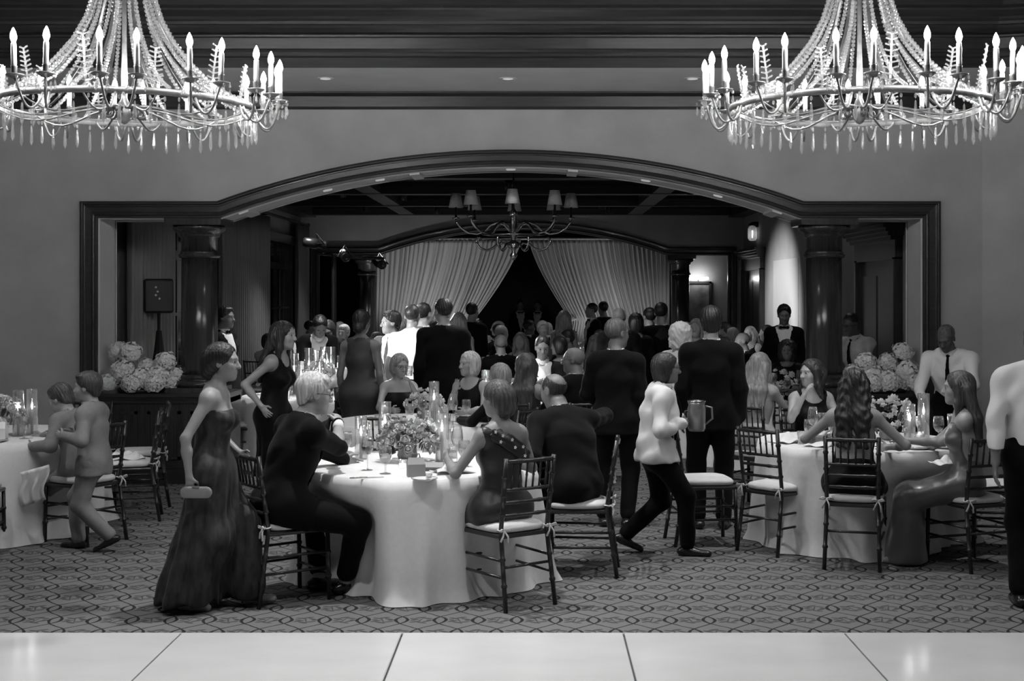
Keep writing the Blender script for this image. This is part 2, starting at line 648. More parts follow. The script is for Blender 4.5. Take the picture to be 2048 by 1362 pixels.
for a in (-0.225, -0.16, 0.0, 0.165, 0.255):
    r = AR - 0.165
    o = MB().lathe([(0.0, 0.0), (0.045, 0.0), (0.05, 0.012), (0.0, 0.012)], 14).build('recessed_lamp', GLOW, ln)
    o.location = (AC + r * math.sin(a), YW + 0.3, AZC + r * math.cos(a) - 0.008)
    o.rotation_euler = (0, a, 0)

# far partition (same arch) and the walls of the room beyond
arch_wall('wall_far', YF, YF + 0.5, -4.75, 4.2, 3.5)
casing('trim_4', YF)
XL2, XR2 = -4.70, 4.15
struct(MB().box((XL2 - 0.2, YB, 0), (XL2, YF + 0.5, 3.5)).build('wall_left', 'plaster'))
struct(MB().box((XR2, YB, 0), (XR2 + 0.2, YF + 0.5, 3.5)).build('wall_right', 'plaster'))

# ceiling of the room beyond: dark boards between timber beams
ce = struct(MB().box((XL2, YB, 3.62), (XR2, YF, 3.75)).build('ceiling_beyond', 'coffer'))
for y in (15.3, 18.2, 21.1, 24.0, 26.7):
    b = MB()
    b.box((XL2, y - 0.14, 3.43), (XR2, y + 0.14, 3.63))
    b.box((XL2, y - 0.18, 3.53), (XR2, y + 0.18, 3.56))
    b.build('cross_beam', 'coffer', ce)
for x in (-2.55, 1.95):
    MB().box((x - 0.14, YB, 3.44), (x + 0.14, YF, 3.62)).build('long_beam', 'beamwood', ce)
for x0, x1 in ((XL2, XL2 + 0.3), (XR2 - 0.3, XR2)):
    MB().box((x0, YB, 3.40), (x1, YF, 3.62)).build('edge_beam', 'beamwood', ce)

# room behind the drapes: dark shell
sh = struct(MB().box((-4.8, 33.5, 0), (4.3, 33.7, 3.5)).build('wall_end', 'coffer'))
struct(MB().box((-4.9, YF + 0.5, 3.4), (4.3, 33.6, 3.5)).build('ceiling_end', 'coffer'))
struct(MB().box((-4.9, YF + 0.5, 0), (-4.75, 33.6, 3.5)).build('wall_end_left', 'coffer'))
struct(MB().box((4.2, YF + 0.5, 0), (4.3, 33.6, 3.5)).build('wall_end_right', 'coffer'))

# the hall: crown, soffit, stepped timber fascia, ceiling, side walls
struct(MB().add([(x, y, z) for x in (-8.6, 4.47) for y, z in ((YW, 3.715), (YW - 0.02, 3.715), (YW - 0.03, 3.735), (YW - 0.04, 3.74), (YW - 0.045, 3.84),
                                                              (YW - 0.06, 3.85), (YW - 0.09, 3.868), (YW - 0.09, 3.885), (YW, 3.885))],
                [tuple([i, i + 1, 9 + i + 1, 9 + i]) for i in range(8)]).build('trim_crown', 'wood_h'))
struct(MB().box((-8.6, 11.91, 3.885), (9.0, 13.39, 4.0)).build('ceiling_soffit', 'soffit'))
prof = [(11.9, 3.88), (11.9, 3.965), (11.875, 3.968), (11.86, 3.975), (11.86, 4.0), (11.81, 4.004), (11.80, 4.02), (11.785, 4.03), (11.775, 4.12), (11.74, 4.125), (11.735, 4.14),
        (11.75, 4.15), (11.72, 4.16), (11.68, 4.19), (11.665, 4.21), (11.63, 4.213), (11.62, 4.235), (11.60, 4.25), (11.585, 4.27), (11.53, 4.30), (11.51, 4.31), (11.50, 4.325),
        (11.42, 4.335), (11.42, 4.38), (11.40, 4.40), (11.3, 4.6), (11.3, 4.95)]


def fascia(name, pts3):
    n = len(prof)
    vs, fs = [], []
    for (x, y, nx, ny) in pts3:                 # corner points; offset direction towards the room
        for (py, pz) in prof:
            d = 11.9 - py
            vs.append((x + nx * d, y + ny * d, pz))
    for k in range(len(pts3) - 1):
        for i in range(n - 1):
            fs.append((k * n + i, k * n + i + 1, (k + 1) * n + i + 1, (k + 1) * n + i))
    return struct(mk(name, vs, fs, 'wood_h', None, False))


fascia('trim_fascia', [(-9.0, 11.9, 0, -1), (4.02, 11.9, -0.14, -1), (9.2, 10.45, -0.28, -0.96)])
struct(MB().box((-9, -3, 4.9), (9, 12.6, 5.0)).build('ceiling', 'coffer'))
struct(MB().add([(4.43, YW, 0), (9.0, YW - 1.35, 0), (9.0, YW - 1.15, 0), (4.43, YW + 0.2, 0), (4.43, YW, 3.9), (9.0, YW - 1.35, 3.9), (9.0, YW - 1.15, 3.9), (4.43, YW + 0.2, 3.9)],
                [(0, 1, 5, 4), (2, 3, 7, 6), (3, 0, 4, 7), (1, 2, 6, 5)]).build('wall_angled', 'plaster'))
for nm, lo, hi in (('wall_side_left', (-9.0, -3, 0), (-8.6, 13.6, 5)), ('wall_side_right', (8.8, -3, 0), (9.0, 13, 5)), ('wall_rear', (-9, -3.2, 0), (9, -3, 5))):
    struct(MB().box(lo, hi).build(nm, 'plaster'))
UPN = ['low in front of the drape by the stage lamps', 'before the drape tie on the stage lamp side', 'before the drape tie on the sconce side', 'low in front of the drape on the sconce side', 'before the far column by the curtain', 'before the dark drape opening', 'before the far column with the light streak']
for (x, y, _, ty), nm in zip(UPLIGHTS, UPN):
    t = thing('floor_uplight', 'small black floor uplight ' + nm, 'floor light', (x, y - 0.02, 0))
    MB().lathe([(0.0, 0.0), (0.09, 0.0), (0.09, 0.02), (0.03, 0.03), (0.03, 0.06), (0.0, 0.06)], 14).build('base', 'black_metal', t)
    MB().lathe([(0.0, 0.06), (0.06, 0.07), (0.07, 0.22), (0.062, 0.22), (0.055, 0.10), (0.0, 0.10)], 14).build('housing', 'black_metal', t, True)
for x, y, _ in FILL_CANS:  # housings made up for the added fill cans
    t = thing('added_fill_can', 'small round ceiling lamp between the beams beyond the arch', 'ceiling light', (x, y, 3.62), 0, 'ceiling lamps beyond the arch')
    MB().lathe([(0.0, 0.0), (0.06, 0.0), (0.06, -0.2), (0.052, -0.2), (0.052, -0.02), (0.0, -0.02)], 14).build('housing', 'black_metal', t, True)
for x, y in [(a, b) for a, b, _ in FILL_SPOTS]:  # trims and lenses made up for the added hall fill spots
    t = thing('added_fill_spot', 'round recessed downlight in the dark hall ceiling', 'ceiling light', (x, y, 4.90), 0, 'hall ceiling downlights')
    MB().lathe([(0.075, 0.0), (0.10, -0.004), (0.105, -0.012), (0.075, -0.012)], 18, closed=True).build('trim_ring', 'nickel', t)
    MB().lathe([(0.0, -0.002), (0.074, -0.002), (0.074, -0.005), (0.0, -0.005)], 18).build('lens', emit('fill_spot_glow', 3.0), t)
for x in (-1.95, -0.26, 1.45):
    t = thing('soffit_spotlight', 'tiny recessed spotlight set in the plaster soffit above the arch wall', 'ceiling light', (x, 12.5, 3.885), 0, 'soffit spotlights')
    MB().lathe([(0.05, 0.0), (0.085, -0.003), (0.09, -0.01), (0.05, -0.008)], 16, closed=True).build('trim_ring', 'plate', t)
    MB().lathe([(0.0, -0.001), (0.05, -0.001), (0.05, -0.004), (0.0, -0.004)], 16).build('lens', emit('soffit_glow', 0.6), t)


# columns on panelled half walls, either side of the arch
def column(x, y, z0, zt, r, name, n=32):
    col = thing(name, '', 'column', (x, y, 0))
    hs = zt - z0
    MB().box((-0.27, -0.27, z0), (0.27, 0.27, z0 + 0.05)).build('plinth', 'wood', col)
    MB().lathe([(r * 1.38, z0 + 0.05), (r * 1.45, z0 + 0.075), (r * 1.42, z0 + 0.10), (r * 1.2, z0 + 0.115), (r * 1.16, z0 + 0.13), (r * 1.24, z0 + 0.145), (r * 1.2, z0 + 0.165), (r * 1.06, z0 + 0.18)], n).build('base_moulding', 'wood', col, True)
    MB().lathe([(r * 1.06, z0 + 0.18), (r * 1.01, z0 + 0.24), (r, z0 + 0.6), (r * 0.97, zt - 0.34)], n).build('shaft', 'wood', col, True)
    MB().lathe([(r * 0.97, zt - 0.34), (r * 1.08, zt - 0.335), (r * 1.15, zt - 0.32), (r * 1.15, zt - 0.305), (r * 1.02, zt - 0.292), (r * 1.06, zt - 0.28), (r * 1.02, zt - 0.27)], n).build('neck_ring', 'wood', col, True)
    MB().lathe([(r * 1.0, zt - 0.27), (r * 1.0, zt - 0.13), (r * 1.10, zt - 0.125), (r * 1.12, zt - 0.11), (r * 1.16, zt - 0.09), (r * 1.30, zt - 0.075), (r * 1.42, zt - 0.05), (r * 1.46, zt - 0.03), (r * 1.40, zt - 0.012)], n).build('capital', 'wood', col, True)
    MB().box((-r * 1.55, -r * 1.55, zt - 0.012), (r * 1.55, r * 1.55, zt + 0.06)).build('abacus', 'wood', col)
    return col


ZCAP = 0.90
for sx, lab in ((-1, 'dark wooden column with ringed capital beside the black loudspeaker'), (1, 'dark wooden column with ringed capital beside the dark panelled door')):
    cx = -0.247 + sx * 3.164
    c = column(cx, 13.68, ZCAP, 2.585, 0.182, 'column')
    c['label'] = lab
    c['kind'] = 'thing'
    x0, x1 = (AC - AHW + 0.17, cx + 0.36) if sx < 0 else (cx - 0.36, AC + AHW - 0.17)
    hw = thing('half_wall', 'panelled dark wooden half wall under the ' + ('loudspeaker side' if sx < 0 else 'door side') + ' hydrangeas and column', 'half wall', ((x0 + x1) / 2, 13.68, 0))
    a = (x1 - x0) / 2
    MB().box((-a, -0.26, 0.0), (a, 0.26, ZCAP - 0.05)).build('body', 'wood', hw)
    b = MB().box((-a, -0.34, ZCAP - 0.035), (a, 0.34, ZCAP)).box((-a, -0.31, ZCAP - 0.06), (a, 0.31, ZCAP - 0.035)).box((-a, -0.285, ZCAP - 0.10), (a, 0.285, ZCAP - 0.06))
    b.build('cap_shelf', 'wood_h', hw)
    MB().box((-a, -0.29, 0.0), (a, 0.29, 0.14)).box((-a, -0.275, 0.14), (a, 0.275, 0.165)).build('skirting', 'wood_h', hw)
    n = 3
    for i in range(n):
        u0, u1 = -a + 2 * a * i / n + 0.05, -a + 2 * a * (i + 1) / n - 0.05
        b = MB()
        for q in ((u0, 0.24, u1, 0.27), (u0, 0.69, u1, 0.72), (u0, 0.24, u0 + 0.03, 0.72), (u1 - 0.03, 0.24, u1, 0.72)):
            b.box((q[0], -0.275, q[1]), (q[2], -0.258, q[3]))
        b.box((u0 + 0.07, -0.272, 0.32), (u1 - 0.07, -0.258, 0.64))
        b.build('panel', 'wood', hw)
for sx, lab in ((-1, 'far dark column half hidden by the pale drape near the stage lamps'), (1, 'far dark column catching a light streak beside the pale drape')):
    cx = -0.247 + sx * 3.164
    c = column(cx, 27.25, 0.0, 2.585, 0.182, 'column', 20)
    c['label'] = lab
    c['kind'] = 'thing'


# ------------------------------------------------------------------ drapes
def drape_obj(name, label, fn, nu, nv, m, group=None):
    o = MB().grid(fn, nu, nv).build(name, m, None, True)
    o.data.polygons.foreach_set('use_smooth', [True] * len(o.data.polygons))
    md = o.modifiers.new('thickness', 'SOLIDIFY')
    md.thickness = 0.006
    return tag(o, label, 'curtain', group)


def far_drape(sgn):
    xo = -3.30 if sgn < 0 else 2.72               # outer edge
    xi = -0.33 if sgn < 0 else -0.16              # inner edge at the rail
    xt = -1.28 if sgn < 0 else 0.72               # tie point
    nf = 30
    zt_, ztie = 2.98, 1.33

    def fn(u, v):
        z = zt_ * (1 - v)
        xs = xo + (xi - xo) * u
        w_ = max(0.0, (u - 0.45) / 0.55)
        if z > ztie:
            t = (zt_ - z) / (zt_ - ztie)
            gth = t ** 1.35
        else:
            gth = 1.0 - 0.12 * min(1, (ztie - z) / 0.5)
        x1 = xo + (xt - xo) * (u if u < 0.45 else 0.45 + 0.55 * (1 - (1 - w_) ** 1.4))
        x_ = xs * (1 - gth) + x1 * gth
        ph = u * nf * 2 * PI
        amp = 0.055 + 0.025 * math.sin(u * 9.0)
        sag = 0.0
        amp *= 1 - 0.72 * gth * min(1.0, w_ * 1.6)
        y = 27.72 + amp * math.sin(ph + 0.7 * math.sin(u * 23)) + 0.014 * math.sin(ph * 2.3 + v * 3) - 0.05 * w_ * gth
        x_ += 0.018 * math.cos(ph) * (1 - 0.85 * w_ * gth)
        return (x_, y, z + (0.012 * math.sin(ph) if v < 0.01 else 0) - sag)
    return fn


drape_obj('stage_drape', 'pale pleated drape tied back on the side of the stage lamps', far_drape(-1), 420, 40, 'drape')
drape_obj('stage_drape', 'pale pleated drape tied back on the side of the far lit sconce', far_drape(1), 420, 40, 'drape')
o = MB().tube([(-3.4, 27.72, 3.0), (2.8, 27.72, 3.0)], 0.02, 8).build('drape_rail', 'drape')
tag(o, 'slim pale rail carrying the two tied-back drapes', 'rail')
for sx, x in ((-1, -1.28), (1, 0.72)):
    o = MB().tube([(x - 0.10, 27.62, 1.30), (x, 27.60, 1.33), (x + 0.10, 27.66, 1.36), (x + 0.05, 27.80, 1.36), (x - 0.08, 27.78, 1.32), (x - 0.10, 27.62, 1.30)], 0.018, 6).build('drape_tie', 'drape')
    tag(o, 'cord holding the pale drape on the ' + ('stage lamp' if sx < 0 else 'lit sconce') + ' side', 'tie-back')


def side_drape(y0, y1, z0, z1, label):
    nf = max(3, int((y1 - y0) / 0.15))

    def fn(u, v):
        ph = u * nf * 2 * PI
        return (XL2 + 0.16 + 0.05 * math.sin(ph + 0.5 * math.sin(5 * v)), y0 + (y1 - y0) * u + 0.02 * math.cos(ph), z1 + (z0 - z1) * v)
    return drape_obj('window_curtain', label, fn, nf * 14, 12, 'curtain')


side_drape(15.05, 16.9, 0.03, 3.16, 'long grey curtain hanging beside the loudspeaker')
side_drape(19.4, 22.9, 0.03, 3.18, 'wide grey curtain hanging behind the woman in black')
side_drape(25.6, 26.85, 0.03, 3.2, 'narrow grey curtain at the corner by the far partition')
for y0, y1, lab in ((14.9, 19.2, 'black curtain pole above the loudspeaker'), (19.3, 26.9, 'black curtain pole above the tall dark window')):
    r = thing('curtain_pole', lab, 'curtain pole', (XL2 + 0.16, y0, 3.24))
    MB().tube([(0, 0, 0), (0, y1 - y0, 0)], 0.022, 8).build('pole', 'black_metal', r)
    for yy in (0, y1 - y0):
        MB().lathe([(0.0, -0.04), (0.03, -0.03), (0.04, 0), (0.03, 0.03), (0.0, 0.04)], 10).build('finial', 'black_metal', r, True, (0, yy, 0))
    for yy in (0.15, (y1 - y0) / 2, y1 - y0 - 0.15):
        MB().tube([(-0.17, yy, 0.0), (0, yy, 0.0)], 0.012, 6).build('bracket', 'black_metal', r)


def tall_window(nm, y0, y1, zt, lab):
    wd = struct(MB().box((XL2 + 0.004, y0, 0.05), (XL2 + 0.02, y1, zt)).build(nm, 'pane'))
    wd['label'] = lab
    b = MB()
    for a, c in ((y0 - 0.08, y0), (y1, y1 + 0.08)):
        b.box((XL2 + 0.002, a, 0), (XL2 + 0.09, c, zt + 0.1))
    b.box((XL2 + 0.002, y0 - 0.14, zt), (XL2 + 0.12, y1 + 0.14, zt + 0.16))
    b.build('window_frame', 'wood', wd)
    for zz, t in ((2.32, 0.12), (0.9, 0.04), (1.6, 0.04)):
        MB().box((XL2 + 0.012, y0, zz), (XL2 + 0.06, y1, zz + t)).build('rail', 'wood', wd)
    n = 4
    for i in range(1, n):
        yy = y0 + (y1 - y0) * i / n
        MB().box((XL2 + 0.012, yy - 0.03, 0.05), (XL2 + 0.05, yy + 0.03, zt)).build('mullion', 'wood', wd)


tall_window('window_1', 16.95, 19.2, 2.78, 'tall dark window behind the loudspeaker')
tall_window('window_2', 23.0, 25.5, 2.80, 'tall dark window behind the stage lamps')


# right wall of the room beyond: panelled door with cornice, two door cases, lantern, mirror
def door_case(nm, y0, y1, zt, lab, leaf='wood', hood=0.14):
    X0 = XR2
    d = struct(MB().box((X0 - 0.03, y0, 0.0), (X0 - 0.005, y1, zt)).build(nm, leaf))
    d['label'] = lab
    b = MB()
    for a, c in ((y0 - 0.13, y0), (y1, y1 + 0.13)):
        b.box((X0 - 0.09, a, 0), (X0 - 0.002, c, zt + 0.02))
        b.box((X0 - 0.10, a + 0.03, 0), (X0 - 0.09, c - 0.03, zt))
    b.box((X0 - 0.09, y0 - 0.13, zt), (X0 - 0.002, y1 + 0.13, zt + 0.22))
    b.build('door_frame', 'wood', d)
    b = MB()
    for k in range(4):
        b.box((X0 - 0.11 - hood * (k + 1) / 4, y0 - 0.15 - 0.03 * k, zt + 0.22 + 0.045 * k), (X0 - 0.002, y1 + 0.15 + 0.03 * k, zt + 0.265 + 0.045 * k))
    b.build('cornice', 'wood', d)
    for z0, z1 in ((0.2, 0.9), (1.05, zt - 0.18)):
        for ya, yb in ((y0 + 0.12, (y0 + y1) / 2 - 0.06), ((y0 + y1) / 2 + 0.06, y1 - 0.12)):
            MB().box((X0 - 0.042, ya, z0), (X0 - 0.028, yb, z1)).build('panel', leaf, d)
    MB().lathe([(0, 0), (0.03, 0.01), (0.03, 0.03), (0, 0.04)], 10).build('knob', 'nickel', d, True, (X0 - 0.06, y0 + 0.1, 1.0))
    return d


door_case('door_1', 15.4, 17.1, 2.28, 'large dark panelled door with heavy cornice behind the hydrangeas')
door_case('door_2', 24.6, 26.6, 2.32, 'dark panelled door near the far partition', 'wood', 0.10)
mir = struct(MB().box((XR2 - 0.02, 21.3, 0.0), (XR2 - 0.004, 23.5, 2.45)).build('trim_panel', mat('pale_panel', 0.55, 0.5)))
lant = thing('wall_lantern', 'small frosted wall lantern high on the wall above the tuxedoed waiter', 'wall light', (XR2 - 0.11, 25.2, 2.86))
MB().lathe([(0.0, 0.0), (0.06, 0.01), (0.085, 0.05), (0.085, 0.24), (0.06, 0.28), (0.0, 0.29)], 6).build('glass', thin_glass('frosted', 0.1, 0.9, 0.3, milk=0.7), lant)
MB().lathe([(0.0, 0.29), (0.09, 0.29), (0.05, 0.33), (0.0, 0.36)], 6).build('cap', 'black_metal', lant)
MB().box((0.02, -0.03, 0.26), (0.11, 0.03, 0.36)).build('bracket', 'black_metal', lant)
for yy in (-0.03, 0.03):
    MB().tube([(0, yy, 0.06), (0, yy, 0.2)], 0.008, 6).build('lamp_tube', emit('lantern_tube', 5), lant)

# lit picture lamp and niche at the far end of that wall, seen through the far side bay
pic = thing('wall_picture', 'tall framed picture under a lit picture lamp in the far side bay', 'picture', (3.48, 29.0, 0.0))
MB().box((-0.24, -0.02, 0.95), (0.24, 0.02, 2.10)).build('canvas', mat('canvas', 0.12, 0.6, noise=0.5, scale=4), pic)
b = MB()
for q in ((-0.28, 0.91, 0.28, 0.96), (-0.28, 2.09, 0.28, 2.14), (-0.28, 0.91, -0.23, 2.14), (0.23, 0.91, 0.28, 2.14)):
    b.box((q[0], -0.05, q[1]), (q[2], 0.02, q[3]))
b.build('frame', 'wood', pic)
MB().tube([(-0.2, -0.16, 2.2), (0.2, -0.16, 2.2)], 0.025, 8).build('picture_lamp', emit('picture_lamp_glow', 30), pic)
MB().tube([(0, 0.0, 2.12), (0, -0.12, 2.24), (0, -0.16, 2.2)], 0.008, 6).build('lamp_arm', 'black_metal', pic)
pb = struct(MB().box((2.9, 29.03, 0), (4.2, 29.1, 3.4)).build('wall_niche', 'plaster'))
# ------------------------------------------------------------------ crystal chandeliers
def bead_mesh():
    r = 0.0128
    b = MB().lathe([(0.0, -r), (r * 0.62, -r * 0.78), (r, -r * 0.28), (r, r * 0.28), (r * 0.62, r * 0.78), (0.0, r)], 7)
    o = b.build('bead', 'crystal')
    me = o.data
    bpy.data.objects.remove(o)
    return me


def prism_mesh(L=0.125, r=0.0115):
    b = MB()
    b.lathe([(0.0, 0.0), (0.007, -0.006), (0.007, -0.018), (0.0, -0.024)], 6)          # little button the drop hangs from
    b.lathe([(0.0, -0.028), (r * 0.45, -0.036), (r, -L * 0.78), (r * 0.95, -L * 0.84), (0.0, -L)], 6)
    o = b.build('prism', 'crystal')
    me = o.data
    bpy.data.objects.remove(o)
    return me


def crystal_chandelier():
    root = thing('crystal_chandelier', '', 'chandelier')
    Z0 = 3.02
    R = 0.78
    # scalloped hoop band
    def hoop(u, v):
        a = u * 2 * PI
        rr = R - 0.022 * (1 - abs(math.cos(a * 6)) ** 0.8)
        prof_ = [(0.0, -0.02), (0.008, -0.02), (0.012, 0.0), (0.008, 0.02), (0.0, 0.02), (-0.004, 0.0), (0.0, -0.02)]
        dr, dz = prof_[min(6, int(round(v * 6)))]
        return ((rr + dr) * math.sin(a), -(rr + dr) * math.cos(a), Z0 + dz)
    MB().grid(hoop, 144, 7, True).build('hoop', 'gilt', root, True)
    # hub with scrolls and spokes
    MB().lathe([(0.0, -0.10), (0.02, -0.09), (0.045, -0.05), (0.05, -0.01), (0.03, 0.03), (0.018, 0.06), (0.02, 0.2), (0.014, 0.4), (0.014, 1.75)], 14, (0, 0, Z0)).build('stem', 'gilt', root, True)
    for k in range(12):
        a = k * PI / 6
        s_, c_ = math.sin(a), -math.cos(a)
        pts = []
        for i in range(10):
            t = i / 9
            r = 0.04 + (R - 0.04) * t
            pts.append((r * s_, r * c_, Z0 + 0.03 * math.sin(t * PI * 2) - 0.055 * math.sin(t * PI)))
        MB().tube(pts, [0.009 - 0.004 * i / 9 for i in range(10)], 6).build('spoke', 'gilt', root, True)
        if k % 2 == 0:
            pts = []
            for i in range(16):
                t = i / 15 * 2 * PI * 1.4
                q = 0.045 * (1 - i / 20)
                pts.append(((0.10 + q * math.cos(t)) * s_, (0.10 + q * math.cos(t)) * c_, Z0 - 0.03 + q * math.sin(t)))
            MB().tube(pts, 0.010, 6).build('scroll', 'gilt_dark', root, True)
    # double arms, bobeches, candles, bulbs
    me_bob = mesh_of(MB().lathe([(0.0, -0.012), (0.02, -0.012), (0.048, 0.004), (0.052, 0.010), (0.045, 0.012), (0.016, 0.0), (0.0, 0.0)], 16).build('drip_pan', 'gilt', None, True))
    me_cup = mesh_of(MB().lathe([(0.012, 0.0), (0.016, 0.006), (0.0165, 0.05), (0.019, 0.055), (0.015, 0.056)], 12).build('candle_cup', 'gilt', None, True))
    me_can = mesh_of(MB().lathe([(0.0135, 0.05), (0.0155, 0.07), (0.015, 0.10), (0.0158, 0.14), (0.015, 0.175), (0.0135, 0.18), (0.0, 0.18)], 12).build('candle', 'candle', None, True))
    me_bulb = mesh_of(MB().lathe([(0.0, 0.178), (0.009, 0.182), (0.0175, 0.205), (0.0185, 0.218), (0.013, 0.240), (0.006, 0.255), (0.0, 0.265)], 10).build('bulb', 'bulb', None, True))
    me_pr = prism_mesh()
    me_ps = prism_mesh(0.085, 0.009)
    RC, ZB = 0.93, 3.075
    for k in range(12):
        for s in (-1, 1):
            a = (15 + 30 * k + s * 6.0) * PI / 180
            a0 = (15 + 30 * k + s * 1.5) * PI / 180
            pts = []
            for i in range(13):
                t = i / 12
                aa = a0 + (a - a0) * t
                r = R + (RC - R) * t + 0.01 * math.sin(t * PI)
                z = Z0 - 0.015 + (ZB - 0.02 - Z0 + 0.015) * t ** 2.2 - 0.10 * math.sin(PI * min(1, t * 1.12)) ** 0.8
                if t > 0.9:
                    z = max(z, ZB - 0.055)
                if i == 12:
                    z = ZB - 0.006
                pts.append((r * math.sin(aa), -r * math.cos(aa), z))
            MB().tube(pts, 0.0075, 7).build('arm', 'gilt', root, True)
            q = (RC * math.sin(a), -RC * math.cos(a), ZB)
            tl = ((k * 7 + s * 3) % 5 - 2) * 0.008
            for me, nm in ((me_bob, 'drip_pan'), (me_cup, 'candle_cup'), (me_can, 'candle'), (me_bulb, 'bulb')):
                obj_from(me, nm, root, q, (tl, -tl, 0))
            for j in range(5):
                b_ = a + j * 2 * PI / 5 + 0.4
                obj_from(me_ps, 'prism', root, (q[0] + 0.05 * math.sin(b_), q[1] + 0.05 * math.cos(b_), ZB + 0.004), (0, 0, b_))
    # prisms hung round the hoop
    for k in range(60):
        a = (k + 0.5) * 2 * PI / 60
        rr = R + 0.004
        obj_from(me_pr, 'prism', root, (rr * math.sin(a), -rr * math.cos(a), Z0 - 0.02), (0, 0, a), (1, 1, 1.25 + 0.12 * ((k * 7) % 3)))
    # the cone of bead strands and straps
    cone = [(0.765, 3.045), (0.64, 3.10), (0.52, 3.175), (0.40, 3.295), (0.30, 3.42), (0.225, 3.56), (0.18, 3.70), (0.145, 3.95), (0.125, 4.25), (0.12, 4.5)]

    def cone_at(t, off=0.0):
        i = min(len(cone) - 2, int(t * (len(cone) - 1)))
        f = t * (len(cone) - 1) - i
        return cone[i][0] * (1 - f) + cone[i + 1][0] * f + off, cone[i][1] * (1 - f) + cone[i + 1][1] * f
    for k in range(12):
        a = k * PI / 6
        b = MB()
        da = 0.0
        vs, fs = [], []
        for i in range(28):
            r, z = cone_at(i / 27, -0.012)
            hw = 0.009
            for s in (-1, 1):
                vs.append((r * math.sin(a) + s * hw * math.cos(a), -r * math.cos(a) + s * hw * math.sin(a), z))
            for s in (1, -1):
                vs.append(((r - 0.004) * math.sin(a) + s * hw * math.cos(a), -(r - 0.004) * math.cos(a) + s * hw * math.sin(a), z))
        for i in range(27):
            for q in range(4):
                fs.append((i * 4 + q, i * 4 + (q + 1) % 4, (i + 1) * 4 + (q + 1) % 4, (i + 1) * 4 + q))
        b.add(vs, fs).build('strap', 'gilt', root)
    me_bd = bead_mesh()
    # cumulative length along the cone
    N = 400
    pts = [cone_at(i / N) for i in range(N + 1)]
    cum = [0.0]
    for i in range(N):
        cum.append(cum[-1] + math.dist(pts[i], pts[i + 1]))
    spots = []
    for k in range(24):
        a = (k + 0.5) * 2 * PI / 24 + (-0.035 if k % 2 == 0 else 0.035)
        s = 0.01
        i = 0
        while s < cum[-1]:
            while cum[i + 1] < s:
                i += 1
            f = (s - cum[i]) / (cum[i + 1] - cum[i])
            r = pts[i][0] * (1 - f) + pts[i + 1][0] * f
            z = pts[i][1] * (1 - f) + pts[i + 1][1] * f
            if z > 4.3:
                break
            spots.append((r * math.sin(a), -r * math.cos(a), z))
            s += 0.0265
    vis = sorted((p for p in spots if p[2] < 3.72), key=lambda p: p[1])
    for p in vis[:300]:
        obj_from(me_bd, 'bead', root, p)
    rest = vis[300:] + [p for p in spots if p[2] >= 3.72]
    bv = np.array([v.co[:] for v in me_bd.vertices], np.float32)
    bf = [tuple(p.vertices) for p in me_bd.polygons]
    allv = np.concatenate([bv + np.array(p, np.float32) for p in rest])
    allf = [tuple(i + j * len(bv) for i in f) for j in range(len(rest)) for f in bf]
    o = mk('bead_strand', allv.tolist(), allf, 'crystal', root, False)
    o['kind'] = 'stuff'
    o['label'] = 'strings of clear crystal beads'
    # crystal plumes standing on the hoop
    for k in range(12):
        a = k * PI / 6
        ln_ = 0.30 if k % 2 == 0 else 0.24
        b = MB()
        out = 0.28
        for i in range(9):
            t = 0.18 + 0.82 * i / 8
            hw = 0.055 * (1 - 0.45 * t)
            r = 0.70 + out * ln_ * t * 0.6
            z = 3.03 + ln_ * t
            cx_, cy_ = r * math.sin(a), -r * math.cos(a)
            b.tube([(cx_ - hw * math.cos(a), cy_ - hw * math.sin(a), z + 0.008), (cx_, cy_, z - 0.003), (cx_ + hw * math.cos(a), cy_ + hw * math.sin(a), z + 0.008)], 0.0055, 5)
        b.tube([(0.70 * math.sin(a), -0.70 * math.cos(a), 3.03), ((0.70 + out * ln_ * 0.6) * math.sin(a), -(0.70 + out * ln_ * 0.6) * math.cos(a), 3.03 + ln_)], 0.006, 6)
        b.build('plume', 'crystal', root)
    # crown, chain and canopy above the picture
    MB().lathe([(0.13, 4.46), (0.15, 4.5), (0.14, 4.56), (0.05, 4.6), (0.0, 4.6)], 18).build('crown', 'gilt', root, True)
    MB().lathe([(0.0, 4.78), (0.05, 4.79), (0.08, 4.86), (0.085, 4.9)], 18).build('canopy', 'gilt', root, True)
    return root


ch = crystal_chandelier()
ch.location = (-2.50, 8.2, 0)
ch['label'] = 'lit crystal bead chandelier above the woman in the patterned dark gown'
ch2 = copy_tree(ch, (1.965, 8.2, 0), 0.0, 'lit crystal bead chandelier above the seated long-haired women')
for c in (ch, ch2):
    c['group'] = 'crystal chandeliers'


